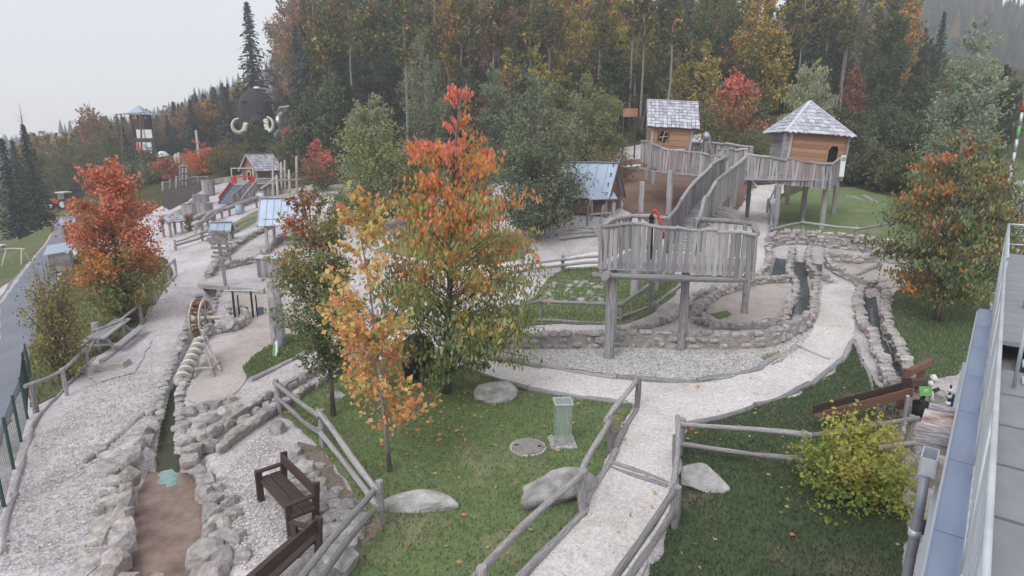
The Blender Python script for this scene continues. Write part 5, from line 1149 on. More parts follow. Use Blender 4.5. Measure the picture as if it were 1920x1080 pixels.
mid('bushy_tree', 'dark green tree left of the olive birch', 'tree', 612, 178, 80, 56, [(.5, [GRD, GR, BG], [4, 3, 2])], 6000, .34, 'round', 80)
mid('young_spruce', 'bluish young spruce before the dark green tree', 'tree', 708, 250, 62, 22, [(.5, [(.10, .14, .13), BG], [4, 2])], 2600, .2, 'egg', 50)
mid('red_shrub', 'small reddish sapling standing in the upper play area', 'shrub', 352, 398, 46, 14, [(.5, [RU, GR, RD], [3, 3, 1])], 700, .13, 'egg', 24, tr=.03)
for k, (px, top, Y, hp, pal) in enumerate([(640, 185, 70, 26, [(.5, [YE, OL, RU], [2, 3, 1])]), (870, 168, 60, 16, [(.5, [YE, (.45, .28, .06)], [2, 2])])]):
    mid('yellow_sapling', ['thin yellow sapling at the edge of the wood left of the pale birch', 'small yellow sapling beside the red cherry top'][k], 'tree', px, top, Y, hp, pal, 1300, .26, 'egg', 30)

# --- the wood: prototypes, then copies that share the mesh data
def conifer(Ht, Rb, seed, col, dens=1.0, bare=.08, dead=False):
    r = np.random.RandomState(seed); mb = MB(); mb.tube([(0, 0, 0), (0, 0, Ht * .5), (0, 0, Ht)], [Ht * .012, Ht * .008, .02], 7)
    pos, ax, sz, cl = [], [], [], []; z = bare * Ht
    while z < Ht * .99:
        f = z / Ht; R_ = Rb * (1 - f) ** .8 * r.uniform(.75, 1.1) + .12; nb = int(5 + 4 * (1 - f)); a0 = r.uniform(0, 6.28)
        for k in range(nb):
            a = a0 + k * 6.28 / nb + r.uniform(-.25, .25); L = R_ * r.uniform(.7, 1.12); d = np.array([math.cos(a), math.sin(a), 0]); m = max(3, int(L * 3.6 * dens))
            t = (np.arange(m) + r.uniform(.2, .8)) / m; q = d[None] * (t * L)[:, None] + np.array([0, 0, z]); q[:, 2] += -.34 * L * t ** 1.3 + .16 * L * t ** 3
            q += r.normal(size=q.shape) * .09 * (.5 + L * .25); pos.append(q); ax.append(np.repeat((d + np.array([0, 0, -.5]))[None], m, 0)); sz.append(np.full(m, .55 + .16 * L) * r.uniform(.7, 1.2, m)); cl.append(np.array(col) * r.uniform(.7, 1.25, (m, 1)))
            mb.tube([(0, 0, z), tuple(q[-1])], [.03, .01], 3, cap=False)
        z += (.30 + .5 * (1 - f)) * Ht / 24
    me = leaf_mesh('crown', np.concatenate(pos), np.concatenate(sz), np.concatenate(cl), MNEED, .45, .15, np.concatenate(ax) * .9)
    return mb.mesh('trunk', MBARK, True), me
SPR = [conifer(20, 3.1, k, c) for k, c in enumerate([(.060, .088, .070), (.070, .094, .078), (.054, .080, .072)])]
SLIM = conifer(22, 3.0, 9, (.056, .080, .080), .9)
def _up(pal, k=1.25): return [(h, [tuple(min(.85, q * k) for q in c) for c in cs], w_) for h, cs, w_ in pal]
def decid(seed, pal, prof, Ht=20, nl=5600, ls=.42, nb=70, tr=.26, h0=.34, barkm=None):
    NR.seed(seed); return tree_meshes(Ht, prof, nb, nl, ls, _up(pal), tr=tr, lean=(NR.uniform(-.8, .8), 0), rise=1.0, h0=h0, spread=.16, aspect=.62, droop=.25, barkm=barkm or MBARKP, branch_col=.5)
PF1 = [(.3, 1.2), (.45, 2.4), (.62, 2.9), (.8, 2.4), (.93, 1.5), (1, .5)]; PF2 = [(.25, 1.8), (.4, 3.0), (.6, 3.5), (.8, 2.8), (1, .8)]; PF3 = [(.12, 1.6), (.3, 2.6), (.55, 2.9), (.8, 2.1), (1, .5)]
DEC = {'green': decid(21, [(.4, [GRD, GR], [4, 3]), (.8, [GR, GRD, BG], [3, 3, 2])], PF1), 'olive': decid(22, [(.4, [GRD, OL], [3, 3]), (.8, [OL, BR, GR], [4, 2, 2])], PF2),
       'gold': decid(23, [(.35, [OL, YG, GR], [3, 3, 2]), (.65, [YE, YG, OL], [4, 3, 2]), (.9, [YE, (.45, .24, .06), YG], [4, 2, 2])], PF2), 'amber': decid(24, [(.4, [OL, BR, YE], [3, 2, 2]), (.8, [(.42, .23, .06), YE, RU, OL], [3, 3, 2, 2])], PF1),
       'rust': decid(25, [(.4, [BR, RU, OL], [3, 3, 1]), (.8, [RU, PU, BR, OR], [4, 3, 2, .7])], PF2, nl=4200), 'dark': decid(26, [(.4, [GRD], [1]), (.8, [GRD, BG, (.06, .075, .05)], [3, 2, 3])], PF3, h0=.14), 'birch': decid(27, [(.4, [OL, BG], [3, 2]), (.8, [OL, (.22, .18, .08), BG], [3, 2, 2])], PF3, nl=4600, h0=.15),
       'bare': decid(28, [(.5, [PU, BR, RU], [3, 3, 2])], PF2, nl=1500, nb=95)}
def wood(name, label, px, Y, top, ms, Hp, group=None, wide=1.0, cat='tree'):
    b, h = fit(px, Y, top); s = max(.25, h / Hp); return plant(name, label, cat, b, ms, group, _rg.uniform(0, 6.28), (s * wide, s * wide, s))
front = [('spruce', 'lone slender dark spruce rising over the shaggy head', 462, 118, 2, SLIM, 22, 1.35),
 ('beech_tree', 'rust brown half bare tree right of the lone spruce', 545, 112, -30, DEC['rust'], 20, .8), ('beech_tree', 'purplish bare topped tree against the white sky', 512, 122, 20, DEC['bare'], 20, .8),
 ('ivy_tree', 'dark green ivy clad tree at the left end of the wood', 612, 104, -20, DEC['green'], 20, 1.0), ('ivy_tree', 'tall dark tree above the olive birch', 668, 100, -40, DEC['dark'], 20, .9), ('ivy_tree', 'dense dark green tree over the bluish spruce', 735, 92, -30, DEC['dark'], 20, 1.0),
 ('beech_tree', 'orange brown crowned tree with a forked trunk above the cherry', 838, 88, -40, DEC['amber'], 20, 1.0), ('beech_tree', 'tall rusty crowned tree with a long bare pale trunk', 930, 84, -60, DEC['rust'], 20, .9), ('beech_tree', 'green crowned tree over the grey green birch', 985, 90, -40, DEC['green'], 20, .9),
 ('maple_tree', 'yellow green maple right of the birch top', 1090, 80, -20, DEC['gold'], 20, .85), ('beech_tree', 'tall thin trunked amber tree left of the yellow maple', 1050, 84, -60, DEC['amber'], 20, .8), ('maple_tree', 'yellow maple over the gabled hut', 1200, 78, -30, DEC['gold'], 20, .85),
 ('beech_tree', 'olive tree with twin dark trunks behind the rope cone', 1338, 76, -70, DEC['olive'], 20, .8), ('maple_tree', 'large golden maple above the red bush', 1428, 70, -25, DEC['gold'], 20, 1.05), ('maple_tree', 'smaller golden tree low beside the weeping birch', 1468, 72, 130, DEC['gold'], 20, .9),
 ('spruce', 'broad dark spruce above the hipped hut', 1545, 84, -80, SPR[0], 20, 1.1), ('beech_tree', 'greyish olive tree with bare forks right of the broad spruce', 1640, 80, -20, DEC['birch'], 20, .95), ('beech_tree', 'brownish yellow tree near the right slope', 1712, 78, -10, DEC['amber'], 20, .85), ('spruce', 'dark spruce between the brown tree and the right hill', 1772, 88, 20, SPR[1], 20, .9),
 ('beech_tree', 'olive tree between the amber and the rusty crowns', 885, 96, -30, DEC['olive'], 20, .9), ('beech_tree', 'amber tree filling the gap over the gabled hut', 1150, 88, -40, DEC['amber'], 20, .85), ('beech_tree', 'dark green tree behind the yellow maple', 1262, 84, -50, DEC['dark'], 20, .9), ('beech_tree', 'olive tree left of the large golden maple', 1380, 82, -50, DEC['olive'], 20, .8)]
for nm, lab, px, Y, top, ms, hp, wd in front: wood(nm, lab, px, Y, top, ms, hp, None, wd)
# left margin and slope
sp_ = wood('spruce', 'ragged dark spruce with dead bare branches on top at the left edge', 42, 72, 232, SPR[0], 20, None, 1.25)
tw = tree_meshes(2.6, [(.3, .9), (.7, .8), (1, .3)], 9, 12, .1, [(.5, [BR], [1])], tr=.05, h0=.2, rise=.9)[0]; db_ = bpy.data.objects.new('dead_branch', tw); COL.objects.link(db_); db_.parent = sp_; db_.matrix_parent_inverse = Matrix.Identity(4); db_.location = (0, 0, 19.2); db_.scale = (1.6, 1.6, 1.8); wood('spruce', 'dark spruce cut by the left edge', 2, 66, 258, SPR[2], 20, None, 1.3); wood('spruce', 'second dark spruce behind the ragged one', 22, 88, 262, SPR[1], 20, None, 1.3)
wood('rust_tree', 'rust red topped tall tree left of the panel tower', 160, 118, 183, DEC['rust'], 20, None, 1.0)
for k, (px, top, Y) in enumerate([(62, 262, 108), (84, 250, 112), (104, 258, 104), (122, 246, 110), (140, 240, 106), (178, 228, 108), (198, 236, 104), (216, 232, 112), (92, 290, 98), (150, 280, 98), (186, 276, 96)]):
    wood('birch_tree', 'olive brown birch in the row behind the tractor', px, Y, top, DEC['birch'] if k % 3 else DEC['olive'], 20, 'birches behind the tractor', 1.0)
SIL = ([-40, 60, 130, 160, 220, 300, 380, 430, 484, 500, 520, 560, 1500, 1700, 1752, 1800, 1850, 1960], [262, 246, 238, 215, 214, 196, 168, 148, 140, 60, -10, -60, -60, -40, 30, 90, 130, 170])
rr_ = random.Random(3); n = 0
for k in range(1500):
    if n >= 340: break
    left = k % 5 < 2
    px = rr_.uniform(40, 490) if left else rr_.uniform(500, 1900); Y = rr_.uniform(118, 165) if left else rr_.uniform(92, 150)
    top = np.interp(px, *SIL) + rr_.uniform(0, 38 if left else 110) - (0 if left else (Y - 118) * .25)
    b, h = fit(px, Y, top)
    if h < (4 if left else 6) or h > 34 or (430 < px < 545 and Y < 122): continue
    n += 1; u = rr_.random()
    if px > 1640 and not left: Y = rr_.uniform(64, 120); b, h = fit(px, Y, min(top, 60) + rr_.uniform(0, 60)); h = min(max(h, 7), 30)
    if left: ms, hp, nm, lab, g = (SPR[rr_.randrange(3)], 20, 'spruce', 'dark spruce on the slope left of the shaggy head', 'spruces on the left slope') if u < (.8 if px > 240 else .45) else (DEC[rr_.choice(['amber', 'olive', 'rust'])], 20, 'broadleaf_tree', 'autumn tree among the spruces on the left slope', 'autumn trees on the left slope')
    else: ms, hp, nm, lab, g = (SPR[rr_.randrange(3)], 20, 'spruce', 'dark spruce deep in the wood behind the playground', 'spruces deep in the wood') if u < .62 else (lambda v: (DEC[v], 20, 'broadleaf_tree', {'dark': 'dark green', 'olive': 'olive green', 'green': 'mid green', 'amber': 'amber brown', 'gold': 'golden yellow', 'rust': 'rust red'}[v] + ' broadleaf tree deep in the wood behind the playground', v + ' broadleaf trees deep in the wood'))(rr_.choice(['dark', 'olive', 'green', 'green', 'dark', 'amber'] if px < 800 else ['dark', 'olive', 'green', 'amber', 'gold', 'gold', 'gold', 'gold', 'amber', 'rust']))
    wd = rr_.uniform(1.3, 1.8) if left else rr_.uniform(.9, 1.2); s_ = max(.25, h / hp); plant(nm, lab, 'tree', b, ms, g, rr_.uniform(0, 6.28), (s_ * wd, s_ * wd, s_))
# slim bare trunks in the wood
def pole_tree(seed):
    NR.seed(seed); return tree_meshes(18, [(.5, .5), (.7, 1.5), (.9, 1.4), (1, .5)], 26, 1400, .4, [(.5, [OL, GR, BR, YE], [3, 3, 2, 1])], tr=.17, h0=.5, rise=1.0, spread=.2, aspect=.62, barkm=MBARKP)
PT = [pole_tree(41), pole_tree(42)]
for k in range(46):
    px = rr_.uniform(560, 1720); Y = rr_.uniform(68, 96); b, h = fit(px, Y, rr_.uniform(-120, 10))
    plant('slim_tree', 'slim bare trunked tree at the edge of the wood', 'tree', b, PT[k % 2], 'slim trees along the edge of the wood', rr_.uniform(0, 6.28), (h / 18, h / 18, h / 18))
# understory trees fill the space between the trunks
US = {n_: tree_meshes(8, [(.06, .9), (.25, 1.7), (.5, 1.8), (.75, 1.2), (1, .3)], 80, 4600, .32, _up(pal, 1.15), tr=.09, h0=.06, rise=.8, spread=.16, aspect=.6) for n_, pal in (('green', [(.5, [GR, GRD, BG], [3, 3, 2])]), ('olive', [(.5, [OL, GG, YG], [3, 2, 1])]), ('dark', [(.5, [GRD, (.07, .09, .06)], [2, 2])]), ('yellow', [(.5, [YG, YE, OL], [3, 2, 2])]), ('russet', [(.5, [RU, BR, OR], [2, 3, 1])]))}
for k in range(110):
    px = rr_.uniform(555, 1900); Y = rr_.uniform(66, 92); q = P(px, 250, Y); n_ = rr_.choice(['green', 'green', 'olive', 'dark', 'dark'] if px < 820 else ['green', 'green', 'olive', 'dark', 'dark', 'yellow', 'yellow', 'yellow', 'russet']); s = rr_.uniform(.7, 1.25)
    plant('understory_tree', n_ + ' leaved small tree among the trunks at the edge of the wood', 'tree', Vector((q.x, q.y, H(q.x, q.y))), US[n_], n_ + ' small trees at the edge of the wood', rr_.uniform(0, 6.28), (s, s, s * rr_.uniform(.9, 1.2)))
# undergrowth bushes at the wood edge
UB = [tree_meshes(2.2, [(.1, .8), (.4, 1.3), (.75, 1.0), (1, .4)], 36, 1500, .24, pal, stems=4, tr=.03, h0=.15, spread=.2) for pal in ([(.5, [GRD, GR], [3, 3])], [(.5, [OL, BR, GR], [3, 2, 2])], [(.5, [GG, YG, RU], [3, 1, 1])])]
for k in range(64):
    px = rr_.uniform(560, 1840); Y = rr_.uniform(58, 82) + (10 if px < 800 else 0); q = P(px, 250, Y); s = rr_.uniform(.7, 1.5)
    plant('bush', 'low bush in the undergrowth at the edge of the wood', 'shrub', Vector((q.x, q.y, H(q.x, q.y))), UB[k % 3], 'bushes at the edge of the wood', rr_.uniform(0, 6.28), (s, s, s))

for k, (px, Y) in enumerate(((196, 96), (214, 92), (236, 90), (262, 96), (288, 92), (206, 84), (228, 80), (250, 86), (280, 84))):
    q = P(px, 330, Y); s = rr_.uniform(1.2, 1.9); plant('bush', 'bush on the slope between the red tree and the panel tower', 'shrub', Vector((q.x, q.y, H(q.x, q.y))), UB[k % 3], 'bushes below the panel tower', k * 1.1, (s, s, s))
for k, (px, py, Y, s) in enumerate(((1640, 330, 50, 1.3), (1672, 335, 48, 1.5), (1700, 330, 50, 1.2), (1724, 338, 47, 1.4), (1655, 300, 56, 1.6), (1690, 300, 58, 1.5), (1735, 300, 55, 1.6), (1765, 320, 52, 1.4), (1620, 318, 53, 1.2), (1790, 350, 44, 1.2))):
    q = P(px, py, Y); plant('bush', 'bush on the slope between the hipped hut and the right cherry tree', 'shrub', Vector((q.x, q.y, H(q.x, q.y))), UB[k % 3], 'bushes right of the hipped hut', k * 1.3, (s, s, s))
# --- grass tufts and fallen leaves
def scatter(poly, n):
    lo, hi = poly.min(0), poly.max(0); q = NR.uniform(lo, hi, (n * 4, 2)); q = q[inpoly(q, poly)][:n]; return q
def tufts(name, zn, n, size, cols):
    q = scatter(ZONES[zn], n); k = len(q); z = Hc(q[:, 0], q[:, 1]) + .04 + size * .3
    s = size * NR.uniform(.6, 1.3, k); ax = np.repeat(np.array([[0, 0, 1.3]]), k, 0)
    me = leaf_mesh(name, np.column_stack([q, z]), s, pick(cols, np.ones(len(cols)), k) * NR.uniform(.75, 1.25, (k, 1)), MGRASS, .32, -.15, ax); o = ob(name, me); o['kind'] = 'stuff'; return o
GC = [(.185, .25, .115), (.21, .28, .125), (.27, .29, .165), (.16, .215, .10)]
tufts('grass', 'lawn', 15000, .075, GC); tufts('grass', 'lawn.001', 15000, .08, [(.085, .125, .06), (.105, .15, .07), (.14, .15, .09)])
tufts('grass', 'lawn.002', 9000, .10, GC); tufts('grass', 'lawn.003', 8000, .10, GC); tufts('grass', 'lawn.004', 9000, .13, [(.14, .17, .07), (.17, .18, .085), (.12, .15, .06)]); tufts('grass', 'lawn.005', 5000, .10, GC)
tufts('grass', 'meadow.002', 5000, .2, GC)
fl = scatter(np.array([(p.x, p.y) for p in (G(700, 720), G(830, 700), G(920, 720), G(970, 750), G(900, 800), G(860, 850), G(740, 840), G(680, 780))]), 170)
fl2 = scatter(ZONES['lawn'], 160); fl3 = scatter(ZONES['lawn.002'], 60); fl4 = scatter(ZONES['gravel_path.001'], 40); fl5 = scatter(ZONES['lawn.001'], 70); fl6 = scatter(ZONES['pond_floor'], 14); q = np.concatenate([fl, fl2, fl3, fl4, fl5, fl6]); k = len(q)
me = leaf_mesh('fallen_leaves', np.column_stack([q, Hc(q[:, 0], q[:, 1]) + .08]), .13 * NR.uniform(.6, 1.2, k), pick([YE, OR, (.5, .42, .16), (.55, .38, .12)], [3, 2, 3, 2], k), MFALL, .55, .0, np.column_stack([NR.normal(size=(k, 2)) * 2, np.zeros(k)])); o = ob('fallen_leaves', me); o['kind'] = 'stuff'
# loose pebbles on the near gravel
def pebbles(name, zn, n, lo, hi, cols, world=None):
    q = world if world is not None else scatter(ZONES[zn], n); k = len(q); s = NR.uniform(lo, hi, (k, 1)) * (NR.uniform(size=(k, 1)) ** 1.5 + .5); z = Hc(q[:, 0], q[:, 1])[:, None] + .035
    c = np.column_stack([q, z]); base = np.array([(1, 0, 0), (-.4, .9, 0), (-.5, -.8, 0), (.1, .1, .75)])
    an = NR.uniform(0, 6.28, k); cs, sn = np.cos(an), np.sin(an); v = base[None].repeat(k, 0); v = np.stack([v[:, :, 0] * cs[:, None] - v[:, :, 1] * sn[:, None], v[:, :, 0] * sn[:, None] + v[:, :, 1] * cs[:, None], v[:, :, 2]], 2)
    v = (c[:, None] + v * s[:, :, None]).reshape(-1, 3); f = (np.array([(0, 1, 3), (1, 2, 3), (2, 0, 3)])[None] + 4 * np.arange(k)[:, None, None]).reshape(-1, 3)
    me = npmesh(name, v, f, MFALL, smooth=False); a = me.color_attributes.new('Col', 'FLOAT_COLOR', 'POINT'); cc = np.ones((k, 4, 4), np.float32); cc[:, :, :3] = (pick(cols, np.ones(len(cols)), k) * NR.uniform(.8, 1.2, (k, 1)))[:, None]
    a.data.foreach_set('color', cc.ravel()); o = ob(name, me); o['kind'] = 'stuff'
PC = [(.62, .60, .58), (.50, .47, .45), (.38, .35, .33), (.70, .68, .66)]
wp = np.array([(p.x, p.y) for p in (G(60, 840), G(170, 720), G(290, 690), G(290, 800), G(200, 850), G(170, 1060), G(0, 1075))]); wp2 = np.array([(p.x, p.y) for p in (G(410, 900), G(500, 800), G(540, 860), G(560, 930), G(570, 1000), G(470, 1075), G(420, 1040))])
pebbles('pebbles', None, 0, .014, .032, PC, scatter(wp, 6500)); pebbles('pebbles', None, 0, .014, .032, PC, scatter(wp2, 3200)); pebbles('pebbles', 'pond_floor', 500, .012, .035, PC); pebbles('pebbles', 'gravel_pit', 9000, .02, .045, PC); pebbles('pebbles', 'gravel_path.001', 6000, .01, .024, PC)
# ---------------------------------------------------------------- the upper play area and the far left
Zv = Vector((0, 0, 1))
def base_at(px, py, Y):
    q = P(px, py, Y); return Vector((q.x, q.y, H(q.x, q.y)))
# blue roofed shelter on posts
g = G(520, 462); c = Vector((g.x, g.y, g.z)); hz = P(520, 408, g.y).z - g.z
t, L = gable_hut('open shelter with a blue grey sheet metal roof above the path', c + Vector((.3, .6, 0)), R(8), 0, 1.7, 1.9, hz, 1.15, .42, MWG, MROOF, 0, 0, roof='metal', name='shelter', walls=False, posts=True, seams=6)
lb(t, 'tie_beam', L, Vector((-.85, -.95, hz - .1)), Vector((.85, -.95, hz - .1)), .12, .14, (0, 0, 1), MWH); lb(t, 'tie_beam', L, Vector((-.85, .95, hz - .1)), Vector((.85, .95, hz - .1)), .12, .14, (0, 0, 1), MWH)
tb = thing('shelter_notice', 'dark notice panel with a white sheet under the blue roofed shelter', 'notice', c + Vector((.9, .2, .6))); board(tb, 'panel', c + Vector((.5, .1, .9)), c + Vector((1.3, .2, .9)), .05, 1.0, (0, 0, 1), MWH); board(tb, 'sheet', c + Vector((.6, .05, .9)), c + Vector((1.0, .1, .9)), .03, .5, (0, 0, 1), MWHITE)
board(tb, 'leg', c + Vector((.55, .12, 0)), c + Vector((.55, .12, .5)), .06, .06, (0, 1, 0), MWG); board(tb, 'leg', c + Vector((1.25, .22, 0)), c + Vector((1.25, .22, .5)), .06, .06, (0, 1, 0), MWG)
g = G(418, 452); hz = P(411, 430, g.y).z - g.z
t, L = gable_hut('small blue metal roof on two posts standing over the sign post', g, R(14), 0, 1.05, 1.1, hz, .48, .14, MWG, MROOF, 0, 0, roof='metal', name='roofed_board', walls=False, seams=3)
lb(t, 'board_panel', L, Vector((-.45, 0, hz * .65)), Vector((.45, 0, hz * .65)), .05, hz * .55, (0, 0, 1), MWG)
# sign post with plank arrows
g = G(425, 546); t = thing('sign_post', 'tall wooden sign post with six plank arrows beside the mill canal', 'sign post', g); hz = P(416, 432, g.y).z - g.z
log(t, 'pole', g - Zv * .2, g + Vector((-.12, 0, hz)), .085); log(t, 'pole', g + Vector((.3, .1, hz * .5)), g + Vector((.12, .1, hz)), .06)
for k, (dx, f) in enumerate([(.15, .98), (-.1, .86), (.2, .8), (.05, .72), (.12, .64), (.0, .57)]):
    z = hz * f; a = g + Vector((dx - .5, -.12, z + .03)); b2 = g + Vector((dx + .35, -.12 + .1 * (k % 2), z - .04)); plank(t, 'arrow_board', a, b2, .04, .13, (0, 0, 1), MWG)
# blue roofed gabled hut with the little awning
c = base_at(1112, 372, 37.5); c.z = 2.9; hz = 1.35
t, L = gable_hut('hut with blue grey metal roof and dark red gable half hidden by the birch', c, R(-32), 0, 2.6, 2.0, hz, 1.65, .3, MWH, MROOF, 0, 0, roof='metal', name='garden_hut', boards=7, seams=5)
a, b2 = P(1102, 360, 36.2), P(1156, 356, 36.2); mb = MB(); n = Vector((0, -.75, .6)); u = (b2 - a)
w4 = [P(1104, 374, 35.6), P(1158, 372, 35.6), P(1144, 348, 36.6), P(1100, 350, 36.6)]; mb.add(w4 + [q - Vector((0, -.02, .05)) for q in w4], [(0,1,2,3),(7,6,5,4),(0,4,5,1),(1,5,6,2),(2,6,7,3),(3,7,4,0)]); ob('awning', mb.mesh('awning', MROOF), t)
for px in (1110, 1150): q = P(px, 374, 35.8); log(t, 'awning_post', Vector((q.x, q.y, H(q.x, q.y))), q, .06)
g = G(1131, 515); t = thing('forked_post', 'forked grey tree trunk post left of the lookout platform', 'post', g); tp = P(1128, 450, g.y)
log(t, 'trunk', g, tp, .11); log(t, 'fork', tp, P(1114, 425, g.y), .07); log(t, 'fork', tp, P(1140, 428, g.y), .07)
t = thing('branch_frame', 'bent branches tied into a frame beneath the awning', 'frame', base_at(1140, 400, 35))
for (x0, y0), (x1, y1) in (((1100, 432), (1106, 376)), ((1122, 440), (1132, 384)), ((1148, 436), (1152, 380)), ((1104, 404), (1150, 398)), ((1100, 424), (1146, 420))): log(t, 'branch', P(x0, y0, 35), P(x1, y1, 35), .07)
t = thing('log_stack', 'stack of weathered logs beside the awning hut', 'log stack', G(1100, 445))
for k, (x0, y0, x1, y1) in enumerate([(1050, 446, 1128, 438), (1056, 438, 1124, 430), (1066, 430, 1120, 424), (1046, 456, 1110, 452)]): a, b2 = P(x0, y0, 33.5), P(x1, y1, 33.5); log(t, 'log', a, b2, .1)
g = G(1201, 398); t = thing('lone_post', 'single tall squared grey post in the mulch bed', 'post', g); board(t, 'post', g - Zv * .2, Vector((g.x, g.y, P(1201, 340, g.y).z)), .3, .3, (0, 1, 0), MWG)
# brown gabled hut with slide in the upper play area
Yh = 64; c = P(480, 338, Yh); gz = H(c.x, c.y)
t, L = gable_hut('brown plank hut with a white shingle roof in the upper left play area', Vector((c.x + .1, c.y + 1.2, c.z)), R(58), 0, 2.6, 2.3, 1.25, 1.35, .35, MWH, MSH, 7, .34, name='play_hut', boards=6, gmat=MWO)
q = L @ Vector((-1.36, .1, 0)); ob('doorway', unit('board', MBLKH), t, L @ frame(Vector((-1.34, .1, 0)), Vector((-1.34, .1, .8)), (1, 0, 0), .5, .04))
for (a, b2) in ((Vector((-1.38, -.2, 0)), Vector((-1.38, -.2, .75))), (Vector((-1.38, .4, 0)), Vector((-1.38, .4, .75))), (Vector((-1.38, -.2, .75)), Vector((-1.38, .1, 1.0))), (Vector((-1.38, .1, 1.0)), Vector((-1.38, .4, .75)))): lb(t, 'door_frame', L, a, b2, .1, .05, (1, 0, 0), MWP)
t = thing('play_deck', 'grey plank deck with railings carrying the brown hut and the slide', 'deck', Vector((c.x, c.y, gz)))
tops = [P(466, 314, 61), P(506, 314, 61), P(532, 314, 62), P(560, 322, 63)]; railing(t, [P(480, 336, 60.5), P(512, 334, 60.5)], c.z - gz + .9, .2, .03, .06)
railing(t, [P(452, 372, 54.5), P(480, 340, 59.5)], 1.7, .2, .03, .06); railing(t, [P(434, 366, 56), P(468, 340, 60.5)], 1.2, .2, .03, .06)
deck(t, (P(474, 345, 60), P(520, 345, 60), P(524, 338, 66), P(470, 338, 66)), 8)
for px in (476, 500, 520): q = P(px, 345, 60.5); log(t, 'post', Vector((q.x, q.y, H(q.x, q.y))), q, .1)
sl = [P(436, 347, 60.5), P(424, 362, 59), P(414, 376, 57.8), P(408, 383, 57.2)]; w_ = Vector((1.5, .5, 0))
t = thing('slide', 'broad dark blue slide with an orange red hood coming down from the deck', 'slide', G(412, 386))
mb = MB(); vs = []
for p in sl:
    for o, h in ((0, .18), (.06, 0), (.94, 0), (1, .18)): vs.append(p + w_ * o + Zv * h)
mb.add(vs, [(4 * i + j, 4 * i + j + 1, 4 * i + 5 + j, 4 * i + 4 + j) for i in range(3) for j in range(3)]); me = mb.mesh('chute', MBLU); md = ob('chute', me, t).modifiers.new('thick', 'SOLIDIFY'); md.thickness = .06
a = sl[0] + Vector((.1, .2, .1)); board(t, 'hood_side', a, a + Zv * .7, .12, .5, (1, 0, 0), MRED); board(t, 'hood_side', a + w_, a + w_ + Zv * .7, .12, .5, (1, 0, 0), MRED); board(t, 'hood_top', a + Zv * .7, a + w_ + Zv * .7, .5, .1, (0, 0, 1), MRED)
board(t, 'side_rail', sl[0] + Vector((-.15, 0, .2)), sl[2] + Vector((-.15, 0, .2)), .08, .3, (0, 0, 1), MRED)
board(t, 'stair_frame', a + Vector((-.2, .1, -.6)), a + Vector((-.2, .1, 1.5)), .1, .1, (0, 1, 0), MWP); board(t, 'stair_frame', a + w_ + Vector((.2, .1, -.6)), a + w_ + Vector((.2, .1, 1.5)), .1, .1, (0, 1, 0), MWP); board(t, 'stair_frame', a + Vector((-.2, .1, 1.5)), a + w_ + Vector((.2, .1, 1.5)), .1, .1, (0, 0, 1), MWP)
# rope course poles
t = thing('rope_course', 'group of tall pale poles with ropes right of the brown hut', 'rope course', G(545, 350)); pr = []
for px, pt, pb, Y in ((511, 301, 350, 60), (527, 304, 346, 62), (534, 300, 346, 63), (542, 318, 352, 59), (556, 292, 350, 60), (597, 298, 346, 62), (612, 322, 344, 62), (519, 328, 352, 58)):
    q = P(px, pb, Y); b_ = Vector((q.x, q.y, min(q.z, H(q.x, q.y)))); log(t, 'pole', b_, P(px, pt, Y), .11, MWP); pr.append(P(px, (pt + pb) / 2, Y))
for a, b2 in zip(pr[:-1], pr[1:]): log(t, 'rope', a, b2, .03, MROPE); log(t, 'rope', a - Zv * .5, b2 - Zv * .5, .03, MROPE)
log(t, 'hand_beam', P(490, 354, 58), P(518, 332, 58), .09); log(t, 'hand_beam', P(518, 337, 58), P(615, 334, 62), .08)
# board fence, planters and wooden equipment
t = thing('board_fence', 'tall grey board fence behind the slide', 'fence', G(420, 360)); railing(t, [P(388, 340, 74), P(418, 334, 72), P(446, 330, 70), P(462, 326, 69)], 1.8, .28, .03, .05)
fence('rail fence along the far edge of the slide area', [(352, 348), (372, 346), (392, 346)], 1.0, (.9, .5), .07, .05)
for k, (px, py, w2, h2, lab) in enumerate([(362, 404, 1.9, 1.0, 'large grey plank water tub nearest to the red tree'), (386, 404, 1.4, 1.1, 'second grey plank tub right beside the nearest tub'), (378, 386, 1.6, 1.1, 'grey plank tub behind the two near tubs'), (392, 366, 1.3, 1.5, 'small grey stepped plank tower below the board fence')]):
    g = G(px, py); t = thing('plank_tub', lab, 'tub', g, 'plank tubs')
    for i in range(9):
        an = 6.283 * i / 9; d = Vector((math.cos(an), math.sin(an), 0)); board(t, 'stave', g + d * w2 * .42, g + d * w2 * .42 + Zv * h2, w2 * .29, .06, tuple(d), MWGP)
    mb = MB(); mb.tube([g + Zv * (h2 * .8), g + Zv * (h2 * .86)], w2 * .41, 12); ob('top', mb.mesh('top', MWGP), t)
for k, (x0, y0, x1, y1, Y, lab) in enumerate([(352, 432, 420, 408, 46, 'lower of two log water runs above the grass strip'), (400, 424, 486, 392, 49, 'upper of two log water runs above the grass strip'), (366, 446, 404, 428, 44, 'short log run by the small red sapling')]):
    a, b2 = P(x0, y0, Y), P(x1, y1, Y + 4); a.z = H(a.x, a.y) + .7; b2.z = H(b2.x, b2.y) + .8; t = thing('water_run', lab, 'water run', G(x0, y0 + 6), 'log water runs')
    log(t, 'half_log', a, b2, .17); log(t, 'half_log', a + Vector((.15, .35, .05)), b2 + Vector((.15, .35, .05)), .12)
    for f in (.05, .35, .65, .95): q = a.lerp(b2, f); log(t, 'leg', Vector((q.x, q.y, H(q.x, q.y))), q, .09)
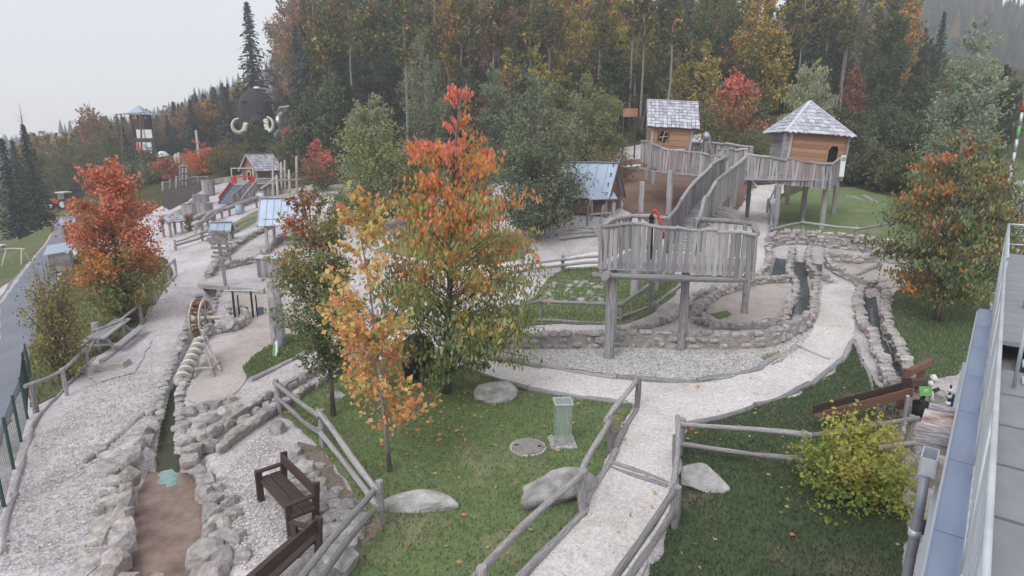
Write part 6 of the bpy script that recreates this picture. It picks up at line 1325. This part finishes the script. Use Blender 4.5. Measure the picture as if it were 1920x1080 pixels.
for px, py, m_, lab, w2, h2 in ((449, 402, MLBL, 'light blue barrel on the upper gravel area', .28, .75), (488, 376, MWHITE, 'white stacked tub beside the deck', .4, .8), (452, 392, MDARK, 'dark little barrel near the light blue barrel', .2, .5)):
    g = G(px, py); t = thing('barrel', lab, 'barrel', g); mb = MB(); mb.tube([g, g + Zv * h2 * .5, g + Zv * h2], [w2 * .9, w2 * 1.08, w2 * .9], 12); ob('body', mb.mesh('body', m_, True), t); mb = MB(); mb.tube([g + Zv * h2 * .92, g + Zv * (h2 + .03)], w2 * .95, 12); ob('hoop', mb.mesh('hoop', MSTEEL), t)
g = G(325, 442); hz = P(325, 412, g.y).z - g.z
gable_hut('little shingled roof on a post beside the red tree', g, R(60), 0, .9, .9, hz, .4, .2, MWH, MSH, 4, .25, name='roofed_post', walls=False)
t = thing('climbing_frame', 'grey timber climbing frame on the dark mulch', 'climbing frame', G(335, 350))
for px, pt, pb, Y in ((320, 336, 354, 72), (331, 330, 356, 72), (338, 310, 352, 75), (350, 312, 350, 75), (306, 340, 358, 70), (343, 308, 352, 76)): q = P(px, pb, Y); log(t, 'post', Vector((q.x, q.y, min(q.z, H(q.x, q.y)))), P(px, pt, Y), .14)
for (x0, y0), (x1, y1) in (((318, 338), (334, 336)), ((336, 313), (352, 313)), ((337, 325), (351, 325)), ((337, 338), (351, 338)), ((304, 345), (320, 340))): log(t, 'beam', P(x0, y0, 73), P(x1, y1, 75), .1)
for px, k in ((330, 0), (336, 1)):
    q = P(px, 300, 88); t = thing('carved_figure', ['pale carved wooden stake left of its twin', 'pale carved wooden stake right of its twin'][k], 'stake', Vector((q.x, q.y, H(q.x, q.y)))); mb = MB(); zb = H(q.x, q.y); zt = P(px, 288 - 2 * k, 88).z
    mb.tube([(q.x, q.y, zb), (q.x, q.y, zt - 1), (q.x, q.y, zt - .5), (q.x, q.y, zt)], [.18, .2, .3, .12], 8); ob('stake', mb.mesh('stake', MWP, True), t)
# panel tower
def tower():
    Y = 105; c = P(274, 300, Y); zb = H(c.x, c.y); zr = P(274, 214, Y).z; t = thing('panel_tower', 'dark timber tower with hipped metal roof and three white and red panels', 'tower', Vector((c.x, c.y, zb))); s = 1.0
    for x in (-s, s):
        for y in (-s, s): board(t, 'leg', Vector((c.x + x, Y + y, zb)), Vector((c.x + x, Y + y, zr)), .3, .3, (0, 1, 0), MWB)
    zc = P(274, 240, Y).z
    for k in range(8):
        z = zc + (zr - .8 - zc) * k / 8
        for y in (-s, s): board(t, 'cabin_board', Vector((c.x - s, Y + y, z)), Vector((c.x + s, Y + y, z)), .08, .32, (0, 0, 1), MWB)
        for x in (-s, s): board(t, 'cabin_board', Vector((c.x + x, Y - s, z)), Vector((c.x + x, Y + s, z)), .08, .32, (0, 0, 1), MWB)
    for zz in (P(274, 262, Y).z, P(274, 292, Y).z):
        board(t, 'floor_beam', Vector((c.x - s, Y - s, zz)), Vector((c.x + s, Y - s, zz)), .2, .5, (0, 0, 1), MWB)
    ap = Vector((c.x, Y, P(274, 197, Y).z)); e = 1.5; cs = [Vector((c.x + a * e, Y + b * e, zr - .1)) for a, b in ((-1, -1), (1, -1), (1, 1), (-1, 1))]; mb = MB(); mb.add(cs + [ap], [(0,1,4),(1,2,4),(2,3,4),(3,0,4),(3,2,1,0)]); ob('roof', mb.mesh('roof', MROOF), t)
    yf = Y - s - .12
    def panel(x0, y0, x1, y1, nm, m_, off=0):
        a = P(x0, y0, yf - off); b = P(x1, y1, yf - off); mb = MB(); mb.box(((a.x + b.x) / 2, yf - off, (a.z + b.z) / 2), (abs(b.x - a.x), .06, abs(b.z - a.z))); return ob(nm, mb.mesh(nm, m_), t)
    panel(255, 243, 286, 259, 'white_panel', MWHITE); pr_ = panel(255, 267, 286, 287, 'picture_panel', MWHITE)
    def mark(x0, y0, x1, y1, m_):
        a = P(x0, y0, yf - .07); b = P(x1, y1, yf - .07); mb = MB(); mb.box(((a.x + b.x) / 2, yf - .07, (a.z + b.z) / 2), (abs(b.x - a.x), .05, abs(b.z - a.z))); ob('print', mb.mesh('print', m_), pr_)
    mark(255.5, 267.5, 263, 286.5, MRED); mark(268, 270, 274, 277, MLBL); mark(276, 275, 285, 283, M('print_green', (.2, .35, .25), (.3, .45, .35), rnd=0)); mark(266, 281, 275, 285, MRED)
    panel(258, 297, 276, 308, 'white_panel', MWHITE); panel(276.5, 296, 285, 306, 'blue_panel', M('panel_blue', (.10, .35, .60), (.16, .42, .66), rnd=0))
    a = P(290, 300, Y + .6); board(t, 'grey_shaft', Vector((c.x + 1.45, Y, zb)), Vector((c.x + 1.45, Y, P(290, 246, Y).z)), .5, .7, (0, 1, 0), MCOP)
    return zb
tower()
t = thing('crossbar_poles', 'two tall brown poles joined by a crossbar before the tower', 'pole frame', base_at(246, 310, 96)); 
pa, pb = base_at(228, 310, 96), base_at(264, 310, 96); ta, tb_ = P(227, 213, 96), P(264, 213, 96); log(t, 'pole', pa, ta, .1, MWT); log(t, 'pole', pb, tb_, .12, MWT); log(t, 'crossbar', P(216, 215, 96), P(270, 211, 96), .07, MWT)
q = base_at(306, 300, 118); t = thing('white_dome', 'white dome tent right of the panel tower', 'dome', q); rad = P(318, 290, 118).x - P(302, 290, 118).x; zt = P(305, 283, 118).z
mb = MB(); n = 14; mb.tube([Vector((q.x, q.y, q.z))] + [Vector((q.x, q.y, q.z + (zt - q.z) * math.sin(a))) for a in np.linspace(.05, 1.5, 8)], [rad * 1.0] + [rad * math.cos(a) for a in np.linspace(.05, 1.5, 8)], 20); ob('shell', mb.mesh('shell', MWHITE, True), t)
q = base_at(240, 312, 92); a, b2 = P(222, 318, 92), P(250, 318, 92); t = thing('market_tent', 'long low pale awning behind the red tree', 'tent', q); board(t, 'roof_sheet', a, b2, 2.2, .08, (0, -.5, 1), MWHITE)
for p in (a, b2): board(t, 'leg', Vector((p.x, p.y, H(p.x, p.y))), p, .08, .08, (0, 1, 0), MSTEEL)
q = base_at(374, 300, 100); t = thing('wood_mast', 'pale squared wooden mast rising behind the scarlet tree', 'mast', q); board(t, 'mast', q, Vector((q.x, q.y, P(374, 244, 100).z)), .35, .35, (0, 1, 0), MWP)
# shaggy head with tusks
def head():
    Y = 112; c = P(482, 250, Y); m = mpp(Y, 210); zb = P(482, 248, Y).z; zt = P(482, 166, Y).z; R_ = 31 * m; t = thing('mammoth_head', 'huge dark brown shaggy elephant like head with two curved ivory tusks', 'sculpture', Vector((c.x, Y, H(c.x, Y))))
    n, rows = 28, 16; vs = []; fs = []; r = random.Random(2)
    for i in range(rows):
        f = i / (rows - 1); z = zb + (zt - zb) * f; pr_ = np.interp(f, [0, .1, .35, .6, .78, .9, 1], [.80, .92, 1.0, .97, .80, .58, .22])
        for j in range(n):
            a = 6.283 * j / n; rr = R_ * pr_ * (1 + .05 * r.uniform(-1, 1)); bulge = 1 + .10 * math.exp(-((f - .45) / .12) ** 2) * max(0, abs(math.cos(a)) - .5) * 2
            vs.append((c.x + rr * math.cos(a) * bulge, Y + rr * .85 * math.sin(a), z - .35 * R_ * (.5 - .5 * math.cos(2 * a)) * (1 - f) * .3))
    for i in range(rows - 1):
        for j in range(n): fs.append((i * n + j, i * n + (j + 1) % n, (i + 1) * n + (j + 1) % n, (i + 1) * n + j))
    fs.append(tuple((rows - 1) * n + j for j in range(n))); fs.append(tuple(range(n - 1, -1, -1)))
    mb = MB(); mb.add(vs, fs); hd = ob('head', mb.mesh('head', MFUR, True), t)
    mb = MB(); mb.tube([P(482, 167, Y), P(482, 164, Y), P(482, 162, Y)], [.62, .6, .2], 12); ob('cap', mb.mesh('cap', MWHITE, True), t)
    for x, s in ((461, -1), (503, 1)):
        e = P(x, 196, Y - R_ * .72); mb = MB(); mb.tube([e + Vector((-.5, 0, 0)), e + Vector((0, -.12, .05)), e + Vector((.5, 0, 0))], [.08, .2, .08], 8); ob('eye', mb.mesh('eye', MBLK, True), t)
        mb = MB(); mb.tube([e + Vector((-.8, .1, .45)), e + Vector((0, -.25, .6)), e + Vector((.8, .1, .45))], [.1, .3, .1], 8); ob('brow', mb.mesh('brow', MFUR, True), t)
        q = P(482 + s * 33, 196, Y + .5); mb = MB(); mb.tube([q + Zv * .9, q + Vector((s * .4, -.1, 0)), q + Zv * -1.1], [.2, .55, .15], 8); ob('ear', mb.mesh('ear', MFUR, True), t)
    mb = MB(); tp = P(480, 232, Y - 2.4); mb.tube([tp + Vector((0, 1.2, 1.2)), tp, P(481, 262, Y - 2.8), P(482, 300, Y - 2.6)], [1.1, 1.05, .8, .6], 14); ob('trunk', mb.mesh('trunk', MFUR, True), t)
    for k in range(2):
        pts = [(462, 233, -2.2), (458, 246, -3.2), (447, 250, -4), (437, 243, -4.4), (435, 232, -4.5), (440, 224, -4.4), (448, 222, -4.2)] if k == 0 else [(499, 226, -2.2), (500, 240, -3.2), (505, 247, -4), (511, 243, -4.4), (513, 232, -4.5), (508, 222, -4.4), (500, 219, -4.2)]
        pp = smooth([P(x, y, Y + d) for x, y, d in pts], 2); mb = MB(); mb.tube(pp, [.52 * (1 - .8 * i / (len(pp) - 1)) for i in range(len(pp))], 12); ob('tusk', mb.mesh('tusk', MIVORY, True), t)
    mb = MB(); mb.box((c.x, Y, (zb + H(c.x, Y)) / 2), (R_ * 1.3, R_ * 1.1, zb - H(c.x, Y) + .5)); ob('plinth', mb.mesh('plinth', MWB), t)
head()
t = thing('spiral_chute', 'shiny steel tube slide twisting down beside the shaggy head', 'slide', base_at(528, 250, 113)); pp = smooth([P(x, y, 113 + d) for x, y, d in [(532, 214, 1.5), (526, 216, 0), (521, 224, -1), (524, 232, -1), (531, 236, 0), (530, 244, 1), (522, 250, 0), (514, 256, -1)]], 2)
mb = MB(); mb.tube(pp, .62, 12); ob('tube', mb.mesh('tube', MSILV, True), t)
for k in (6, 18): q = pp[k]; log(t, 'support', Vector((q.x, q.y, H(q.x, q.y))), q, .15, MSTEEL)
t = thing('start_platform', 'small roofed start platform above the tube slide', 'platform', base_at(535, 240, 116))
for px in (528, 541): log(t, 'post', base_at(px, 240, 116), P(px, 200, 116), .16, MWP)
board(t, 'roof', P(521, 202, 115), P(547, 198, 115), 2.4, .12, (0, -.2, 1), MWG); board(t, 'floor', P(526, 216, 116), P(543, 216, 116), 2.0, .15, (0, 0, 1), MWP)
# tractor
def tractor():
    c = base_at(118, 388, 95); t = thing('tractor', 'red tractor with a white cab roof parked at the bend of the lane', 'tractor', c); L = local(c, R(-8))
    def part(nm, m_, *boxes):
        mb = MB()
        for cc, d in boxes: mb.box(cc, d)
        return ob(nm, mb.mesh(nm, m_), t, L)
    part('bonnet', MRED, ((-1.0, 0, 1.25), (1.5, .85, .7)), ((-1.72, 0, 1.15), (.1, .75, .5))); part('chassis', MDARK, ((-.4, 0, .75), (2.6, .6, .5)))
    cab = part('cab', MRED, ((.55, 0, 1.15), (1.35, 1.3, .7))); part('cab_roof', MWHITE, ((.5, 0, 2.62), (1.6, 1.5, .18)))
    for x in (-.1, 1.15):
        for y in (-.62, .62): part('cab_pillar', MDARK, ((x, y, 2.02), (.09, .09, 1.1)))
    part('windscreen', MGLASS, ((-.12, 0, 2.0), (.03, 1.15, .95))); part('side_window', MGLASS, ((.52, -.63, 2.0), (1.15, .03, .95))); part('fender', MRED, ((1.0, -.85, 1.55), (1.2, .4, .1)), ((1.0, .85, 1.55), (1.2, .4, .1)))
    part('exhaust', MDARK, ((-.55, -.35, 2.0), (.1, .1, 1.1)))
    for x, y, r, w2 in ((-1.25, -.78, .62, .4), (-1.25, .78, .62, .4), (1.05, -.9, .85, .5), (1.05, .9, .85, .5)):
        mb = MB(); a = L @ Vector((x, y - w2 / 2, r)); b = L @ Vector((x, y + w2 / 2, r)); ax = (b - a); mb.tube([a, a + ax * .15, a + ax * .85, b], [r * .86, r, r, r * .86], 18); w_ = ob('wheel', mb.mesh('wheel', MTYRE, True), t)
        mb = MB(); mb.tube([a - ax * .04, b + ax * .04], r * .55, 16); ob('rim', mb.mesh('rim', MWHITE), w_)
    t2 = thing('snow_plough', 'orange implement attached behind the red tractor', 'implement', L @ Vector((2.4, 0, 0))); mb = MB(); mb.box((2.5, 0, .75), (1.3, 1.5, .8)); mb.box((1.9, 0, .7), (.4, .5, .2)); mb.box((2.7, 0, 1.25), (.8, 1.2, .3)); ob('hopper', mb.mesh('hopper', MORG), t2, L)
    for y in (-.6, .6): mb = MB(); a = L @ Vector((2.6, y - .1, .3)); mb.tube([a, a + Vector((0, .2, 0))], .3, 12); ob('wheel', mb.mesh('wheel', MTYRE, True), t2)
    c = base_at(152, 376, 100); t3 = thing('dark_car', 'dark blue car parked behind the tractor', 'car', c); L3 = local(c, R(-5)); mb = MB(); mb.box((0, 0, .65), (4.2, 1.7, .6)); prof = [(-1.5, .95), (-.9, 1.5), (.9, 1.55), (1.7, .95)]
    mb.add([(x, y, z) for y in (-.75, .75) for x, z in prof], [(0,1,2,3),(7,6,5,4),(0,4,5,1),(1,5,6,2),(2,6,7,3),(3,7,4,0)]); ob('body', mb.mesh('body', M('car_paint', (.02, .03, .05), (.03, .04, .07), rnd=0, rough=.3, bump=0)), t3, L3)
    for x in (-1.3, 1.3):
        for y in (-.85, .85): mb = MB(); a = L3 @ Vector((x, y - .1, .33)); mb.tube([a, a + Vector((0, .2, 0))], .33, 12); ob('wheel', mb.mesh('wheel', MTYRE, True), t3)
    for s in (-1, 1): mb = MB(); mb.box((0, s * .765, 1.22), (1.9, .03, .4)); ob('window', mb.mesh('window', MBLKH), t3, L3)
tractor()
# sheds on the lane, bench and goal on the meadow
g = G(118, 502); hz = P(112, 470, g.y).z - g.z
t = thing('log_shed', 'narrow woodshed with a grey lean-to roof beside the asphalt lane', 'shed', g); L = local(g, R(34))
for k in range(7): lb(t, 'wall_board', L, Vector((-.55, -1.6, .12 + k * hz / 7)), Vector((.55, -1.6, .12 + k * hz / 7)), .06, hz / 7 * .92, (0, 0, 1), MWG); lb(t, 'wall_board', L, Vector((.55, -1.6, .12 + k * hz / 7)), Vector((.55, 2.6, .12 + k * hz / 7)), .06, hz / 7 * .92, (0, 0, 1), MWG); lb(t, 'wall_board', L, Vector((-.55, -1.6, .12 + k * hz / 7)), Vector((-.55, 2.6, .12 + k * hz / 7)), .06, hz / 7 * .92, (0, 0, 1), MGRN)
for k in range(5): lb(t, 'roof_panel', L, Vector((-.05, -1.8 + k * .92, hz + .1)), Vector((-.05, -.9 + k * .92, hz + .1)), 1.5, .05, (-.12, 0, 1), MROOF)
g = G(146, 452); t, L = gable_hut('small brown hut with flat grey roof behind the woodshed', g, R(20), 0, 1.3, 1.4, 1.6, .35, .3, MWH, MROOF, 0, 0, roof='metal', name='garden_shed', boards=7, seams=3)
g = G(32, 496); t = thing('trestle', 'pale wooden trestle standing on the left meadow', 'trestle', g)
for dx in (-.7, .7):
    for dy in (-.5, .5): log(t, 'leg', g + Vector((dx, dy, 0)), g + Vector((dx * .8, 0, 1.15)), .05, MWP)
log(t, 'ridge_bar', g + Vector((-.8, 0, 1.15)), g + Vector((.8, 0, 1.15)), .05, MWP)
g = G(-2, 474); t = thing('meadow_bench', 'white bench table cut by the left edge on the meadow', 'bench', g); board(t, 'top', g + Vector((-.8, 0, .7)), g + Vector((.6, 0, .7)), .6, .05, (0, 0, 1), MWHITE)
for dx in (-.6, .45): board(t, 'leg', g + Vector((dx, 0, 0)), g + Vector((dx, 0, .7)), .5, .08, (1, 0, 0), MWG)
# right hand side
g = base_at(1900, 300, 48); t = thing('marker_pole', 'tall white and red banded pole at the right edge', 'pole', g); zt = P(1900, 134, 48).z
for k in range(9):
    z0, z1 = g.z + (zt - g.z) * k / 9, g.z + (zt - g.z) * (k + 1) / 9; mb = MB(); mb.tube([(g.x, g.y, z0), (g.x, g.y, z1)], .11, 10); ob('band', mb.mesh('band', [MSTEEL, MWHITE, MSTEEL, MSTEEL, MSGN, MSTEEL, MRED, MWHITE, MDARK][k], True), t)
t = thing('coaster_track', 'curved steel sledge track on stilts on the right meadow', 'track', G(1915, 420)); tr = smooth([P(1924, 492, 26), P(1917, 440, 30), P(1909, 395, 35), P(1906, 368, 40), P(1908, 350, 46), P(1914, 336, 52)], 2)
for o in (-.32, .32): mb = MB(); mb.tube([p + Vector((o, 0, 0)) for p in tr], .06, 6); ob('rail', mb.mesh('rail', MSTEEL, True), t)
for q, d in polyline(tr, .55): board(t, 'sleeper', q + Vector((-.4, 0, -.05)), q + Vector((.4, 0, -.05)), .12, .05, (0, 0, 1), MSTEEL)
for q, d in polyline(tr, 4): log(t, 'stilt', Vector((q.x, q.y, H(q.x, q.y) - .2)), q, .05, MSTEEL)
t = thing('net_mast', 'slim dark blue lattice mast right of the cherry tree', 'mast', G(1768, 560)); g = G(1768, 566); tp = P(1776, 372, g.y)
mast = [Vector((.12, 0, 0)), Vector((-.06, .1, 0)), Vector((-.06, -.1, 0))]; MB_ = M('mast_blue', (.03, .055, .09), (.045, .075, .12), rnd=0)
for o in mast: bar(t, 'chord', g + o, tp + o, .022, MB_)
for k in range(16):
    a = g.lerp(tp, k / 16); b2 = g.lerp(tp, (k + 1) / 16); bar(t, 'brace', a + mast[k % 3], b2 + mast[(k + 1) % 3], .012, MB_, 4)
t = thing('meadow_logs', 'two bleached logs lying on the hut meadow', 'logs', G(1612, 372)); log(t, 'log', G(1584, 370), G(1616, 374), .14); log(t, 'log', G(1616, 368), G(1646, 380), .15)
t = thing('plank_wall', 'orange brown plank boards standing behind the gabled hut', 'board wall', base_at(1180, 245, 58))
for k in range(6): q = P(1170 + k * 4.6, 219, 58); board(t, 'plank', q, Vector((q.x, q.y, P(1170, 203, 58).z)), .22, .05, (0, 1, 0), MWO)
for px in (1170, 1193): q = P(px, 219, 58); log(t, 'post', Vector((q.x, q.y + .1, H(q.x, q.y))), q + Vector((0, .1, .3)), .08, MWB)
a, b2 = base_at(1166, 300, 52), base_at(1200, 300, 52); t = thing('white_table', 'long white slab table behind the mulch bed', 'table', a); board(t, 'slab', a + Zv * .5, b2 + Zv * .5, 1.0, .12, (0, 0, 1), MWHITE)
for f in (.1, .9): q = a.lerp(b2, f); board(t, 'leg', q, q + Zv * .45, .3, .3, (0, 1, 0), MSTG)
t = thing('steel_frame', 'bluish steel lift frame glimpsed between the trunks behind the huts', 'lift frame', base_at(1290, 200, 95))
for px in (1262, 1290, 1316): q = base_at(px, 200, 95); bar(t, 'column', q, P(px, 140, 95), .16, MCOP)
for py in (142, 156): bar(t, 'girder', P(1255, py, 95), P(1325, py + 2, 95), .13, MCOP)
fence('red topped rail fence on the slope at the right', [(1690, 246), (1720, 250), (1750, 254), (1780, 258)], 1.0, (.9, .5), .06, .05)

# ---------------------------------------------------------------- far hills
def ridge(name, pts, Y0, depth, m_, label, steps=60):
    """a hillside facing the camera: crest given by picture points at distance Y0"""
    cr = [P(px, py, Y0) for px, py in pts]; xs = np.array([p.x for p in cr]); zs = np.array([p.z for p in cr]); X = np.linspace(xs[0], xs[-1], steps * 2); ny = 14; vs = []
    for j in range(ny):
        f = j / (ny - 1); yy = Y0 - depth * (1 - f) if j < ny - 1 else Y0 + depth * .3
        zz = np.interp(X, xs, zs) * (f if j < ny - 1 else .9) + (1 - f) * -10 + np.random.normal(size=len(X)) * depth * .012
        vs.append(np.column_stack([X, np.full(len(X), yy), zz]))
    V = np.concatenate(vs); n = len(X); idx = np.arange(ny * n).reshape(ny, n); F = np.stack([idx[:-1, :-1].ravel(), idx[:-1, 1:].ravel(), idx[1:, 1:].ravel(), idx[1:, :-1].ravel()], 1)
    o = struct(name, npmesh(name, V, F, m_), label); return V, n
MHILL = lawn('hill_wood', (.035, .05, .035), (.06, .07, .045), (.10, .085, .05), .03)
V1, n1 = ridge('hill', [(1560, -40), (1700, -25), (1780, 2), (1840, 26), (1880, 42), (1930, 64), (2050, 118), (2300, 200)], 380, 230, MHILL, 'dark wooded hill at the upper right')
V2, n2 = ridge('mountain', [(-700, 330), (-200, 275), (0, 272), (40, 272), (150, 268), (240, 256), (310, 240), (360, 220), (420, 186), (470, 160), (540, 110), (640, 40)], 560, 260, MHILL, 'bluish wooded ridge behind the left slope')
rn = np.random.RandomState(4); q = []; 
for V, n, k, sc2 in ((V1, n1, 5200, 1.1), (V2, n2, 6000, 1.0)):
    i = rn.randint(n, len(V) - n, k); q.append(np.column_stack([V[i] + rn.normal(size=(k, 3)) * [3, 6, 0], rn.uniform(4, 9, k) * sc2]))
q = np.concatenate(q); k = len(q); r = q[:, 3] * rn.uniform(.18, .30, k); an = np.arange(5) * 6.283 / 5
ring = np.stack([np.cos(an), np.sin(an)], 1); v = np.zeros((k, 6, 3)); v[:, :5, 0] = q[:, None, 0] + r[:, None] * ring[:, 0] * rn.uniform(.7, 1.2, (k, 5)); v[:, :5, 1] = q[:, None, 1] + r[:, None] * ring[:, 1]; v[:, :5, 2] = q[:, None, 2] - 2; v[:, 5] = q[:, :3]; v[:, 5, 2] += q[:, 3]
f = (np.array([(0, 1, 5), (1, 2, 5), (2, 3, 5), (3, 4, 5), (4, 0, 5)])[None] + 6 * np.arange(k)[:, None, None]).reshape(-1, 3); me = npmesh('far_wood', v.reshape(-1, 3), f, MNEED, False)
a = me.color_attributes.new('Col', 'FLOAT_COLOR', 'POINT'); cc = np.ones((k, 6, 4), np.float32); cc[:, :, :3] = pick([(.030, .046, .036), (.048, .066, .048), (.14, .095, .045), (.08, .085, .045)], [5, 4, 1, 1.5], k)[:, None]; a.data.foreach_set('color', cc.ravel()); o = ob('far_wood', me); o['kind'] = 'stuff'
# ---------------------------------------------------------------- the air
mh = bpy.data.materials.new('haze_air'); mh.use_nodes = True; t_ = mh.node_tree; t_.nodes.clear()
pv = t_.nodes.new('ShaderNodeVolumePrincipled'); pv.inputs['Color'].default_value = (.90, .93, 1.0, 1); pv.inputs['Density'].default_value = .0010; pv.inputs['Anisotropy'].default_value = 0.0
om = t_.nodes.new('ShaderNodeOutputMaterial'); t_.links.new(pv.outputs[0], om.inputs['Volume'])
mb = MB(); mb.box((0, 290, 46), (1500, 680, 134)); hz_ = ob('haze', mb.mesh('haze', mh)); hz_['kind'] = 'stuff'
